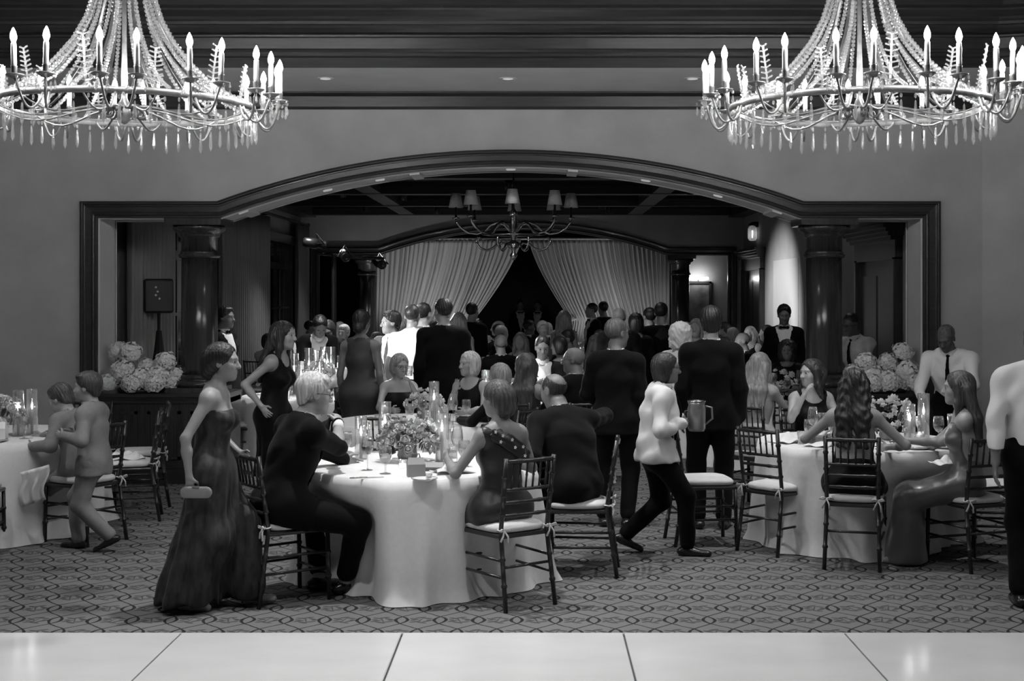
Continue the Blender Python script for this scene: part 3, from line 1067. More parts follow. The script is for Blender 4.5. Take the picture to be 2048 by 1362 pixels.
# ------------------------------------------------------------------ shaded chandelier in the room beyond
def shaded_chandelier():
    root = thing('shaded_chandelier', 'unlit nickel chandelier with small linen shades hanging beyond the arch', 'chandelier', (X(1027, 15.6), 15.6, 0))
    MB().lathe([(0.0, 2.27), (0.02, 2.28), (0.045, 2.33), (0.02, 2.37), (0.03, 2.40), (0.07, 2.43), (0.075, 2.47), (0.03, 2.50), (0.032, 2.52), (0.05, 2.56), (0.05, 2.60), (0.042, 2.63), (0.042, 2.80), (0.05, 2.82), (0.02, 2.86), (0.012, 2.88), (0.012, 3.60)], 16).build('stem', 'nickel', root, True)
    MB().lathe([(0.0, 3.57), (0.06, 3.58), (0.09, 3.61), (0.09, 3.62)], 16).build('canopy', 'nickel', root, True)
    me_s = mesh_of(MB().lathe([(0.085, 0.0), (0.055, 0.165), (0.053, 0.165), (0.083, 0.0)], 20, closed=True).build('lamp_shade', 'shade', None, True))
    me_c = mesh_of(MB().lathe([(0.0, -0.10), (0.02, -0.10), (0.045, -0.09), (0.045, -0.082), (0.014, -0.075), (0.014, 0.07), (0.0, 0.07)], 10).build('candle_tube', 'nickel', None, True))
    for k in range(8):
        a = k * PI / 4 + 0.0
        s_, c_ = math.sin(a), -math.cos(a)
        pr = [(0.04, 2.60), (0.10, 2.68), (0.18, 2.71), (0.26, 2.68), (0.33, 2.61), (0.42, 2.575), (0.52, 2.59), (0.60, 2.64), (0.655, 2.70), (0.665, 2.75)]
        MB().tube([(r * s_, r * c_, z) for r, z in pr], 0.014, 7).build('arm', 'nickel', root, True)
        obj_from(me_c, 'candle_tube', root, (0.665 * s_, 0.665 * c_, 2.845))
        obj_from(me_s, 'lamp_shade', root, (0.665 * s_, 0.665 * c_, 2.88))
        a2 = a + PI / 8
        s_, c_ = math.sin(a2), -math.cos(a2)
        pr = [(0.05, 2.42), (0.12, 2.47), (0.20, 2.46), (0.26, 2.41), (0.33, 2.385), (0.41, 2.41), (0.46, 2.47), (0.45, 2.53), (0.42, 2.54)]
        MB().tube([(r * s_, r * c_, z) for r, z in pr], 0.011, 6).build('scroll_arm', 'nickel', root, True)
    MB().lathe([(0.30, 2.555), (0.315, 2.565), (0.30, 2.575), (0.285, 2.565)], 32, closed=True).build('ring', 'nickel', root, True)
    return root


shaded_chandelier()

# ------------------------------------------------------------------ loudspeaker on its stand, stage lamps
sp = thing('loudspeaker', 'black wedge-sided loudspeaker raised on the skirted stand', 'loudspeaker', (X(318, 15.6), 15.6, 1.66), math.radians(14))
b = MB()
hw, hb, hh = 0.17, 0.11, 0.40
b.add([(-hw, -0.13, 0.0), (hw, -0.13, 0.0), (hb, 0.17, 0.02), (-hb, 0.17, 0.02), (-hw, -0.13, hh), (hw, -0.13, hh), (hb, 0.17, hh - 0.02), (-hb, 0.17, hh - 0.02)],
      [(0, 3, 2, 1), (4, 5, 6, 7), (0, 1, 5, 4), (1, 2, 6, 5), (2, 3, 7, 6), (3, 0, 4, 7)])
o = b.build('cabinet', 'black', sp)
md = o.modifiers.new('round', 'BEVEL')
md.width = 0.03
md.segments = 3
MB().box((-0.075, -0.137, 0.10), (0.055, -0.131, hh - 0.06)).build('rear_panel', 'black', sp)
for z in (0.17, 0.21, 0.25, 0.30):
    MB().lathe([(0, 0), (0.012, 0), (0.012, 0.012), (0, 0.012)], 8).build('socket', 'steel', sp, False, (-0.03 + 0.02 * ((z * 100) % 3), -0.15, z)).rotation_euler = (PI / 2, 0, 0)
st = thing('speaker_stand', 'loudspeaker stand wrapped in a black tapering cloth skirt', 'speaker stand', (X(318, 15.6), 15.6, 0))
MB().tube([(0, 0, 0.6), (0, 0, 1.66)], 0.02, 10).build('pole', 'black_metal', st)


def skirt_fn(u, v):
    a = u * 2 * PI
    r = 0.03 + 0.25 * v ** 1.25 + 0.02 * v * math.sin(a * 9)
    return (r * math.cos(a), r * math.sin(a), 1.45 * (1 - v) + 0.01)


MB().grid(skirt_fn, 72, 14, True).build('cloth_skirt', 'black_cloth', st, True)

ls = thing('lamp_stand', 'tall black lamp stand carrying the theatre lamps', 'lamp stand', (X(668, 18.25), 18.25, 0))
MB().tube([(0, 0, 0.05), (0, 0, 2.42)], 0.032, 10).build('pole', 'black_metal', ls)
MB().tube([(-0.15, 0, 2.42), (0.66, 0.15, 2.36)], 0.022, 8).build('crossbar', 'black_metal', ls)
for k in range(3):
    a = k * 2 * PI / 3 + 0.3
    MB().tube([(0, 0, 0.5), (0.45 * math.cos(a), 0.45 * math.sin(a), 0.02)], 0.015, 6).build('leg', 'black_metal', ls)


def stage_lamp(p, tgt, label, L=0.34, r=0.075, glow=True):
    p, tgt = Vector(p), Vector(tgt)
    t = thing('stage_lamp', label, 'theatre lamp', p)
    t.rotation_euler = (tgt - p).to_track_quat('Z', 'Y').to_euler()
    MB().lathe([(0.0, -L), (r * 0.8, -L + 0.01), (r * 0.95, -L * 0.6), (r * 0.95, -L * 0.45), (r * 0.7, -L * 0.42), (r * 0.7, -0.06), (r * 0.85, -0.05), (r * 0.85, -0.012), (r * 0.72, -0.012), (r * 0.72, -0.02), (0, -0.02)], 16).build('barrel', 'black_metal', t, True)
    MB().lathe([(0.0, -0.034), (r * 0.7, -0.034), (r * 0.7, -0.03), (0.0, -0.024)], 14).build('lens', 'lens' if glow else 'pane', t)
    MB().tube([(r, 0, -L * 0.5), (r + 0.03, 0, -L * 0.5), (r + 0.03, 0.0, -L * 0.2), (0, r + 0.06, -L * 0.5), (-r - 0.03, 0, -L * 0.2), (-r - 0.03, 0, -L * 0.5), (-r, 0, -L * 0.5)], 0.008, 5).build('yoke', 'black_metal', t)
    return t


labs = ['black theatre lamp tipped sideways at the top of the lamp stand', 'black theatre lamp with a glowing lens hung below the crossbar', 'small black theatre lamp on the end of the crossbar']
for (a, b_, p, ang), lab in zip(STAGE, labs):
    a, b_ = Vector(a), Vector(b_)
    d = (b_ - a).normalized()
    stage_lamp(a - d * 0.012, b_, lab)

a, b_, p_, ang_ = HALL_LAMP
d = (Vector(b_) - Vector(a)).normalized()
stage_lamp(Vector(a) - d * 0.012, b_, 'black theatre lamp on the hall stand beyond the boys table', 0.36, 0.08)
hs_ = thing('lamp_stand', 'black lamp stand in the hall beyond the boys table', 'lamp stand', (a[0] - d.x * 0.2, a[1] - d.y * 0.2, 0))
MB().tube([(0, 0, 0.05), (0, 0, 2.58)], 0.03, 10).build('pole', 'black_metal', hs_)
for k in range(3):
    a2 = k * 2 * PI / 3
    MB().tube([(0, 0, 0.5), (0.45 * math.cos(a2), 0.45 * math.sin(a2), 0.02)], 0.015, 6).build('leg', 'black_metal', hs_)
# ------------------------------------------------------------------ chiavari chairs
def bamboo(p0, p1, r=0.0125, n=None, bend=None):
    """turned rod with bamboo rings"""
    p0, p1 = Vector(p0), Vector(p1)
    L = (p1 - p0).length
    n = n or max(1, int(round(L / 0.15)))
    ts, rs = [0.0], [r]
    for i in range(1, n):
        t = i / n
        d = 0.006 / L
        for a, q in ((-2 * d, r), (-d, r * 1.35), (d, r * 1.35), (2 * d, r)):
            ts.append(t + a)
            rs.append(q)
    ts.append(1.0)
    rs.append(r)
    pts = [p0.lerp(p1, t) + (Vector(bend) * math.sin(PI * t) if bend else Vector()) for t in ts]
    return pts, rs


def build_chair():
    root = thing('chiavari_chair', '', 'chair')
    for s in (-1, 1):
        pts, rs = bamboo((s * 0.20, 0.20, 0.0), (s * 0.195, 0.19, 0.445), 0.0145, 3)
        MB().tube(pts, rs, 8).build('leg', 'chairwood', root, True)
        lo, lr = bamboo((s * 0.185, -0.265, 0.0), (s * 0.172, -0.195, 0.46), 0.0145, 3)
        hi, hr = bamboo((s * 0.172, -0.195, 0.46), (s * 0.178, -0.262, 0.915), 0.0145, 4)
        MB().tube(lo[:-1] + hi, lr[:-1] + hr, 8).build('back_leg', 'chairwood', root, True)
    b = MB()
    fw, rw = 0.212, 0.185
    for z0, z1, e in ((0.425, 0.452, 0.0),):
        b.add([(-rw, -0.205, z0), (rw, -0.205, z0), (fw, 0.205, z0), (-fw, 0.205, z0), (-rw, -0.205, z1), (rw, -0.205, z1), (fw, 0.205, z1), (-fw, 0.205, z1)],
              [(0, 3, 2, 1), (4, 5, 6, 7), (0, 1, 5, 4), (1, 2, 6, 5), (2, 3, 7, 6), (3, 0, 4, 7)])
    o = b.build('seat', 'chairwood', root)
    md = o.modifiers.new('round', 'BEVEL')
    md.width = 0.01
    md.segments = 2

    def cush(u, v):
        a = u * 2 * PI
        ca, sa = math.cos(a), math.sin(a)
        n = 5.0
        q = (abs(ca) ** n + abs(sa) ** n) ** (-1 / n)
        rr = [0.0, 0.55, 0.86, 0.97, 1.0, 0.99, 0.93, 0.7, 0.0][int(round(v * 8))]
        zz = [0.452, 0.452, 0.453, 0.459, 0.472, 0.486, 0.497, 0.508, 0.512][int(round(v * 8))]
        yy = sa * q * rr
        return (ca * q * rr * (0.198 + 0.012 * yy), yy * 0.198, zz)
    MB().grid(cush, 40, 9, True).build('cushion', 'cushion', root, True)

    def backpt(x, z):
        t = (z - 0.46) / 0.455
        return (x * (0.172 + 0.006 * t), -0.195 - 0.067 * t - 0.012 * (1 - x * x), z)
    for z, nm, r in ((0.893, 'top_rail', 0.013), (0.722, 'back_rail', 0.0105), (0.645, 'back_rail', 0.0105), (0.565, 'back_rail', 0.0105)):
        pts = [backpt(-1 + 2 * i / 12, z) for i in range(13)]
        rs = [r * (1.3 if i in (3, 9) else 1) for i in range(13)]
        MB().tube(pts, rs, 7).build(nm, 'chairwood', root, True)
    for k in range(6):
        x = -0.72 + 1.44 * k / 5
        a, c = Vector(backpt(x, 0.722)), Vector(backpt(x, 0.893))
        MB().tube([a, a.lerp(c, 0.45), a.lerp(c, 0.5), a.lerp(c, 0.55), c], [0.007, 0.007, 0.0095, 0.007, 0.007], 6).build('spindle', 'chairwood', root, True)
    for z in (0.17, 0.27):
        MB().tube([(-0.197, 0.196, z), (0.197, 0.196, z)], 0.009, 6).build('stretcher', 'chairwood', root, True)
        for s in (-1, 1):
            MB().tube([(s * 0.197, 0.196, z + 0.03), (s * 0.18, -0.195 - 0.07 * (1 - z / 0.46), z + 0.03)], 0.009, 6).build('stretcher', 'chairwood', root, True)
    MB().tube([(-0.178, -0.225, 0.26), (0.178, -0.225, 0.26)], 0.009, 6).build('stretcher', 'chairwood', root, True)
    for s in (-1, 1):
        b = MB()
        x, y, z = s * 0.172, -0.203, 0.482
        ring = [(x + 0.024 * math.cos(t), y + 0.022 * math.sin(t), z + 0.003 * math.sin(3 * t)) for t in [i * PI / 5 for i in range(11)]]
        b.tube(ring, 0.0045, 5)
        b.tube([(x, y - 0.022, z), (x - 0.03, y - 0.045, z + 0.012), (x - 0.045, y - 0.04, z), (x - 0.02, y - 0.03, z - 0.005), (x, y - 0.024, z)], 0.005, 5)
        b.tube([(x, y - 0.022, z), (x + 0.03, y - 0.045, z + 0.014), (x + 0.045, y - 0.04, z + 0.002), (x + 0.02, y - 0.03, z - 0.004), (x, y - 0.024, z)], 0.005, 5)
        b.tube([(x, y - 0.026, z), (x - 0.015, y - 0.04, z - 0.03), (x - 0.03, y - 0.035, z - 0.065)], [0.005, 0.006, 0.007], 5)
        b.tube([(x, y - 0.026, z), (x + 0.018, y - 0.042, z - 0.035), (x + 0.022, y - 0.04, z - 0.075)], [0.005, 0.006, 0.007], 5)
        b.build('cushion_tie', 'tie', root, True)
    return root


chair0 = build_chair()
chair_used = []


def chair(x, y, face, label, group=None, z=0):
    """face: direction (dx, dy) the sitter looks"""
    rz = math.atan2(face[1], face[0]) - PI / 2
    if not chair_used:
        o = chair0
        o.location, o.rotation_euler = (x, y, z), (0, 0, rz)
        o['label'] = label
        if group:
            o['group'] = group
    else:
        o = copy_tree(chair0, (x, y, z), rz, label, group)
        if not group and 'group' in o:
            del o['group']
    chair_used.append(o)
    return o


def toward(a, b):
    return (b[0] - a[0], b[1] - a[1])


T1, TL, TR, T2, T2B, T4, T5 = (-0.77, 8.98), (-4.30, 10.9), (2.50, 10.38), (-1.05, 12.0), (-0.05, 13.70), (-2.45, 15.0), (2.72, 15.0)
FAR = [(-0.55, 17.4), (1.75, 17.9), (-3.3, 20.7), (0.4, 20.3), (2.6, 21.2), (-1.6, 21.6), (0.9, 23.6), (-0.9, 24.8), (-3.0, 24.2), (2.5, 24.8)]
CH = {
    'p4': ((-1.56, 8.40), toward((-1.55, 8.4), T1), 'chair the white-haired man sits on, beside the table with red wine'),
    'p5': ((-0.19, 8.32), (-0.60, 0.80), 'chair under the woman in the one-shoulder dress, white cushion tied on'),
    'p6': ((0.29, 9.18), (-0.99, 0.08), 'chair under the balding man in the dark suit, seen side-on'),
    'e1': ((1.28, 10.28), (0.99, 0.12), 'empty chair with white cushion standing in front of the tall man in black'),
    'p14a': ((1.80, 9.98), (0.68, 0.62), 'empty chair pulled up to the table beside the long-haired woman'),
    'p14': ((2.23, 9.46), (0.27, 0.90), 'chair under the woman with long dark wavy hair'),
    'p15': ((3.02, 9.42), (-0.34, 0.94), 'chair under the woman in the grey satin dress'),
    'p15b': ((3.42, 9.98), (-0.9, 0.2), 'chair behind the hanging arm of the stout man in a white shirt'),
    'p13': ((2.32, 11.36), (0.2, -0.98), 'chair under the laughing woman in profile near the column'),
    'p3': ((-3.47, 10.36), (-0.72, 0.45), 'chair under the boy slumped on the table'),
    'l1': ((-4.14, 9.84), (-0.1, 1.0), 'chair with white cushion at the boys\' table, back to the dance floor'),
    'l2': ((-3.42, 11.32), (-0.97, -0.22), 'empty chair with a napkin on its cushion beside the half wall'),
    'l3': ((-3.55, 12.05), (-0.97, -0.3), 'chair standing behind the napkin chair against the half wall'),
    'l4': ((-4.05, 12.0), (-0.1, -1.0), 'chair with its back to the wall behind the table of the two boys'),
    't2a': ((-1.20, 11.02), (0.1, 1.0), 'chair with dark back rails between the white-flower table and the table behind'),
    't2b': ((-1.78, 11.40), (0.7, 0.6), 'chair behind the white-haired man, turned to the table with the napkin'),
    't2c': ((-1.32, 13.0), (0.3, -1.0), 'chair under the woman drinking with her eyes down'),
    't2d': ((-0.62, 12.80), (-0.45, -0.9), 'chair under the guest raising a bare hand'),
    'p29': ((-0.30, 11.55), (-0.8, 0.4), 'chair under the blond guest behind the one-shoulder dress'),
    'p30': ((-0.12, 12.35), (0.4, 0.9), 'chair under the woman in profile with straight brown hair'),
    'p32': ((0.40, 12.38), (-0.3, 1.0), 'chair under the bald man with glasses'),
    'p31': ((0.06, 14.78), (0.1, -1.0), 'chair under the dark-haired man facing the hall'),
    'p26': ((-1.95, 13.95), (-0.4, 1.0), 'chair under the woman with a dark low bun'),
    't4a': ((-3.3, 14.6), (1, 0.3), 'chair behind the woman in black, by the glass-covered table'),
    'p19': ((1.97, 11.98), (0.6, 0.8), 'chair under the blond woman in the pale open-back dress'),
    't5a': ((2.62, 14.02), (0.05, 1.0), 'chair with its back rails to the hall before the table by the waiter'),
    'p12': ((2.96, 15.9), (-0.2, -1.0), 'chair under the curly-haired woman in black'),
}
for k_, (p_, f_, l_) in CH.items():
    chair(p_[0], p_[1], f_, l_)


# ------------------------------------------------------------------ tables under floor-length cloths
def round_table(c, R, label, clabel, seed, group=None, ns=168, nr=16, notch=()):
    t = thing('round_table', label, 'table', (c[0], c[1], 0), 0, group)
    MB().lathe([(0.0, 0.725), (R - 0.02, 0.725), (R - 0.008, 0.735), (R - 0.008, 0.745), (R - 0.02, 0.752), (0.0, 0.752)], 40).build('tabletop', 'wood', t)
    for k in range(4):
        a = k * PI / 2 + 0.6
        MB().tube([(0.42 * math.cos(a), 0.42 * math.sin(a), 0.0), (0.38 * math.cos(a), 0.38 * math.sin(a), 0.73)], 0.018, 8).build('leg', 'black_metal', t)
    rn = random.Random(seed)
    ph = [rn.uniform(0, 6.28) for _ in range(6)]

    def fold(a):
        f = 0.5 + 0.5 * math.sin(8 * a + ph[0] + 0.8 * math.sin(2 * a + ph[1]))
        return f * (0.65 + 0.35 * math.sin(3 * a + ph[2])) + 0.18 * math.sin(19 * a + ph[3])

    def fn(u, v):
        a = u * 2 * PI
        j = int(round(v * (nr - 1)))
        if j < 4:
            r = R * (0.02, 0.5, 0.9, 0.985)[j]
            return (r * math.cos(a), r * math.sin(a), 0.760)
        t_ = (j - 4) / (nr - 5)
        z = 0.757 - 0.752 * t_
        f = fold(a)
        r = R + 0.004 + 0.02 * min(1, t_ * 8) + (0.16 * f - 0.015) * t_ ** 1.1
        for na, nw, nd in notch:                # cloth pushed in by a sitter's knees
            q_ = (a - na + PI) % (2 * PI) - PI
            s_ = min(1.0, max(0.0, (t_ - 0.05) * 2.6))
            r -= nd * s_ * s_ * (3 - 2 * s_) * math.exp(-(q_ / nw) ** 4)
        if t_ > 0.9:
            r += 0.03 * (t_ - 0.9) / 0.1
        aa = a + 0.05 * t_ * math.sin(9 * a + ph[4])
        return (r * math.cos(aa), r * math.sin(aa), z)
    o = MB().grid(fn, ns, nr, True).build('tablecloth', 'linen', None, True, (c[0], c[1], 0))
    tag(o, clabel, 'tablecloth', group and 'cloths on the far tables')
    return t


round_table(T1, 0.76, 'round table under the white cloth with red wine and the low rose centrepiece', 'white floor-length cloth on the table with the low rose centrepiece', 3, notch=[(math.radians(-132), 0.42, 0.26), (math.radians(-50), 0.25, 0.12)])
round_table(TL, 0.76, 'round table where the two boys in pale suits are', 'white cloth on the table where the boy slumps', 5)
round_table(TR, 0.78, 'round table of the long-haired women, below the hydrangeas', 'white cloth on the table of the long-haired women', 8, notch=[(math.radians(-75), 0.3, 0.14), (math.radians(-35), 0.35, 0.22)])
round_table(T2, 0.76, 'round table behind the white-haired man, with a crumpled napkin', 'white cloth on the table behind the white-haired man', 11, None, 120, 10)
round_table(T2B, 0.76, 'round table between the bald man with glasses and the straight-haired woman', 'white cloth on the table of the bald man with glasses', 12, None, 120, 10)
round_table(T4, 0.80, 'round table crowded with glass candle cylinders beside the grey curtains', 'white cloth on the table crowded with candle cylinders', 13, None, 120, 10)
round_table(T5, 0.76, 'round table before the tuxedoed waiter', 'white cloth on the table before the tuxedoed waiter', 14, None, 120, 10)
FARN = ['behind the tallest man', 'behind the standing bald man', 'past the lamp stand', 'in the middle of the crowd', 'before the lit wall panel', 'near the stage lamp drape',
        'near the sconce side drape', 'before the dark drape opening', 'by the corner curtain', 'before the far panelled door']
for i, c in enumerate(FAR):
    round_table(c, 0.76, 'round crowd table ' + FARN[i], 'white cloth on the crowd table ' + FARN[i], 20 + i, 'far tables', 60, 8)

# ------------------------------------------------------------------ tableware prototypes
ZT_ = 0.762


def wall_prof(outer, th=0.0016):
    """thin-walled vessel from an outer profile (bottom to top)"""
    return outer + [(max(0.0, r - th), z) for r, z in reversed(outer)]


def glass_proto(kind):
    r = thing(kind, '', 'glass')
    if kind == 'wine_glass':
        H, bw = 0.215, 0.040
        bowl = [(0.004, 0.098), (0.02, 0.105), (0.036, 0.13), (0.0405, 0.155), (0.038, 0.19), (0.033, H)]
        stem, base, liq = (0.0035, 0.004, 0.098), 0.034, ('wine', [(0.0, 0.103), (0.018, 0.107), (0.0345, 0.130), (0.0385, 0.148), (0.0, 0.148)])
    elif kind == 'water_goblet':
        bowl = [(0.006, 0.06), (0.022, 0.066), (0.036, 0.09), (0.040, 0.12), (0.038, 0.15), (0.036, 0.17)]
        stem, base, liq = (0.006, 0.004, 0.06), 0.036, ('water', [(0.0, 0.066), (0.02, 0.069), (0.0345, 0.092), (0.038, 0.118), (0.0, 0.118)])
    elif kind == 'champagne_flute':
        bowl = [(0.004, 0.085), (0.014, 0.10), (0.022, 0.14), (0.025, 0.18), (0.024, 0.225)]
        stem, base, liq = (0.0035, 0.004, 0.085), 0.03, ('water', [(0.0, 0.09), (0.012, 0.102), (0.020, 0.14), (0.0225, 0.165), (0.0, 0.165)])
    elif kind == 'tall_wine_glass':
        bowl = [(0.004, 0.10), (0.022, 0.108), (0.040, 0.145), (0.041, 0.17), (0.036, 0.215), (0.030, 0.245)]
        stem, base, liq = (0.0035, 0.004, 0.10), 0.036, None
    else:                                       # tumbler
        bowl = [(0.0, 0.0), (0.030, 0.0), (0.033, 0.03), (0.036, 0.095)]
        stem, base, liq = None, None, ('water', [(0.0, 0.008), (0.029, 0.008), (0.032, 0.05), (0.0, 0.05)])
    MB().lathe(wall_prof(bowl), 18).build('bowl', 'glass', r, True)
    if stem:
        MB().lathe([(stem[0] * 1.8, 0.004), (stem[0], 0.02), (stem[0], stem[2] - 0.01), (stem[0] * 1.6, stem[2] + 0.002)], 8).build('stem', 'glass', r, True)
        MB().lathe([(0.0, 0.0), (base, 0.0), (base, 0.002), (stem[0] * 2, 0.006), (0.0, 0.006)], 18).build('foot', 'glass', r, True)
    if liq:
        MB().lathe(liq[1], 16).build('drink', liq[0], r, True)
    return r


GL = {}


def put(proto_store, key, builder, loc, label, group=None, rz=0.0, scale=None):
    if key not in proto_store:
        o = builder()
        proto_store[key] = o
        o.location, o.rotation_euler = loc, (0, 0, rz)
        o['label'] = label
        if scale:
            o.scale = (scale,) * 3 if not hasattr(scale, '__len__') else scale
        if group:
            o['group'] = group
        return o
    o = copy_tree(proto_store[key], loc, rz, label, group, scale if scale else 1.0)
    if not group and 'group' in o:
        del o['group']
    return o


def glass(kind, x, y, label, group=None, z=ZT_):
    return put(GL, kind, lambda: glass_proto(kind), (x, y, z), label, group)


def hurricane_proto(hh, cr, ch_, fl='flame'):
    def f():
        r = thing('hurricane_candle', '', 'candle holder')
        MB().lathe([(0.0, 0.0), (cr, 0.0), (cr, hh), (cr - 0.002, hh), (cr - 0.002, 0.006), (0.0, 0.006)], 24).build('glass_cylinder', 'hurricane', r, True)
        MB().lathe([(cr - 0.0025, hh - 0.002), (cr, hh - 0.002), (cr + 0.0012, hh), (cr - 0.001, hh + 0.002)], 24, closed=True).build('rim', 'crystal', r, True)
        MB().lathe([(0.0, 0.006), (0.011, 0.006), (0.011, ch_), (0.008, ch_ + 0.003), (0.0, ch_)], 12).build('candle', 'candle', r, True)
        MB().lathe([(0.0, ch_ + 0.004), (0.007, ch_ + 0.016), (0.0085, ch_ + 0.026), (0.004, ch_ + 0.048), (0.0, ch_ + 0.064)], 8).build('flame', fl, r, True)
        return r
    return f


HU = {}


def hurricane(kind, x, y, label, group=None, sc_=None):
    dims = {'tall': (0.36, 0.045, 0.20), 'mid': (0.29, 0.042, 0.16), 'low': (0.22, 0.042, 0.10), 'far': (0.33, 0.045, 0.17)}[kind]
    return put(HU, kind, hurricane_proto(*dims, fl='flame'), (x, y, ZT_), label, group, 0.0, sc_)


def votive_proto():
    r = thing('votive_candle', '', 'candle')
    MB().lathe([(0.0, 0.0), (0.024, 0.0), (0.03, 0.055), (0.028, 0.055), (0.022, 0.004), (0.0, 0.004)], 16).build('glass_cup', 'hurricane', r, True)
    MB().lathe([(0.0, 0.005), (0.021, 0.005), (0.023, 0.028), (0.0, 0.028)], 14).build('wax', 'votive', r, True)
    MB().lathe([(0.0, 0.028), (0.004, 0.034), (0.0, 0.05)], 6).build('flame', 'flame', r, True)
    return r


VO = {}


def votive(x, y, label, group=None):
    return put(VO, 'v', votive_proto, (x, y, ZT_), label, group)


# ------------------------------------------------------------------ flowers
def petal_grid(b, L, W, cup, az, tilt, base=(0, 0, 0), n=4):
    """one bent petal: grows out at azimuth az, rising at tilt, cupped"""
    ca, sa = math.cos(az), math.sin(az)

    def fn(u, v):
        s = (u - 0.5) * W * math.sin(PI * min(1, 0.25 + 0.75 * v)) ** 0.7 * (1.0 if v < 0.95 else 0.7)
        q = tilt + cup * v
        d = L * v
        r = d * math.cos(q) - 0.9 * abs(u - 0.5) * W * 0.3
        z = d * math.sin(q) + 0.8 * (u - 0.5) ** 2 * W
        return (base[0] + r * ca - s * sa, base[1] + r * sa + s * ca, base[2] + z)
    b.grid(fn, 3, n)


def rose_mesh(m, open_=1.0, seed=0):
    rn = random.Random(seed)
    b = MB()
    for ring, (cnt, L, W, tilt, cup) in enumerate(((3, 0.026, 0.030, 1.1, 0.6), (4, 0.033, 0.040, 0.65, 0.75), (5, 0.040, 0.048, 0.2, 0.7), (6, 0.044, 0.052, -0.1, 0.35))):
        for k in range(cnt):
            petal_grid(b, L, W, cup, k * 2 * PI / cnt + ring * 0.5 + rn.uniform(-.15, .15), tilt + rn.uniform(-.1, .1), n=4)
    b.lathe([(0.0, 0.0), (0.012, 0.004), (0.016, 0.014), (0.012, 0.024), (0.0, 0.029)], 7)
    return mesh_of(b.build('rose', m, None, True))


def hydrangea_mesh(seed):
    rn = random.Random(seed)
    b = MB()
    n = 150
    for i in range(n):
        z = 1 - 2 * (i + 0.5) / n
        if z < -0.75:
            continue
        r = math.sqrt(1 - z * z)
        a = i * 2.39996
        nrm = Vector((r * math.cos(a), r * math.sin(a), z))
        R0 = 0.080 * (1 + rn.uniform(-0.13, 0.13)) * (1 + 0.10 * math.sin(3 * a * 0.1 + seed) + 0.08 * math.sin(5 * z + seed))
        c = nrm * R0
        c.z *= 0.85
        u = nrm.orthogonal().normalized()
        v = nrm.cross(u)
        rot = rn.uniform(0, 1.57)
        L = rn.uniform(0.016, 0.023)
        for k in range(4):
            t = rot + k * PI / 2
            d = u * math.cos(t) + v * math.sin(t)
            e = u * -math.sin(t) + v * math.cos(t)
            b.add([c, c + d * L * 0.55 + e * L * 0.5 + nrm * 0.004, c + d * L + nrm * rn.uniform(-0.003, 0.006), c + d * L * 0.55 - e * L * 0.5 + nrm * 0.004], [(0, 1, 2, 3)])
    return mesh_of(b.build('hydrangea_bloom', 'hydra'))


def leaf_mesh(L=0.09, W=0.04):
    def fn(u, v):
        s = (u - 0.5) * W * math.sin(PI * (0.06 + 0.94 * v)) ** 0.8
        return (s, L * v, 0.02 * math.sin(v * 2.5) + 0.35 * abs(s))
    return mesh_of(MB().grid(fn, 5, 7).build('leaf', 'leaf', None, True))


ROSES = [rose_mesh('petal', 1.0, 1), rose_mesh('petal', 1.6, 2), rose_mesh('petal_d', 1.2, 3), rose_mesh('petal_dd', 1.0, 4)]
HYD = [hydrangea_mesh(1), hydrangea_mesh(2), hydrangea_mesh(3)]
LEAF = leaf_mesh()


def up_rot(d):
    return Vector(d).to_track_quat('Z', 'Y').to_euler()


def hydrangeas(c, spots, label, lean=1):
    t = thing('hydrangea_arrangement', label, 'flowers', c)
    MB().lathe([(0.0, 0.0), (0.22, 0.0), (0.24, 0.03), (0.22, 0.05), (0.0, 0.05)], 24).build('tray', 'black', t, True)
    for i, (x, y, z, s) in enumerate(spots):
        p = Vector((x, y, z))
        d = Vector((x * 0.7, y * 0.7 - 0.15, 0.35)).normalized()
        obj_from(HYD[i % 3], 'hydrangea_bloom', t, p, up_rot(d), s)
        q = Vector((x * 0.25, y * 0.25, 0.04))
        MB().tube([q, q.lerp(p, 0.6) + Vector((0, 0, 0.02)), p], 0.004, 5).build('flower_stem', 'stem', t)
        for k in range(2):
            a = i * 2.1 + k * 2.6
            obj_from(LEAF, 'leaf', t, Vector((p.x, p.y, max(p.z, 0.11))) - d * 0.06 + Vector((0.03 * math.cos(a), 0.03 * math.sin(a), 0)), (rnd.uniform(-0.5, 0.3), rnd.uniform(-0.4, 0.4), a), rnd.uniform(0.7, 1.1))


def hspots(cx, Y, px):
    """bloom centres from the photo: pixel offsets at the depth of the half wall shelf"""
    s_ = K / Y
    return [((x - cx) / s_, dy * 1.3, max(0.108, (787 - y) / s_), sc_ * 1.3) for x, y, dy, sc_ in px]


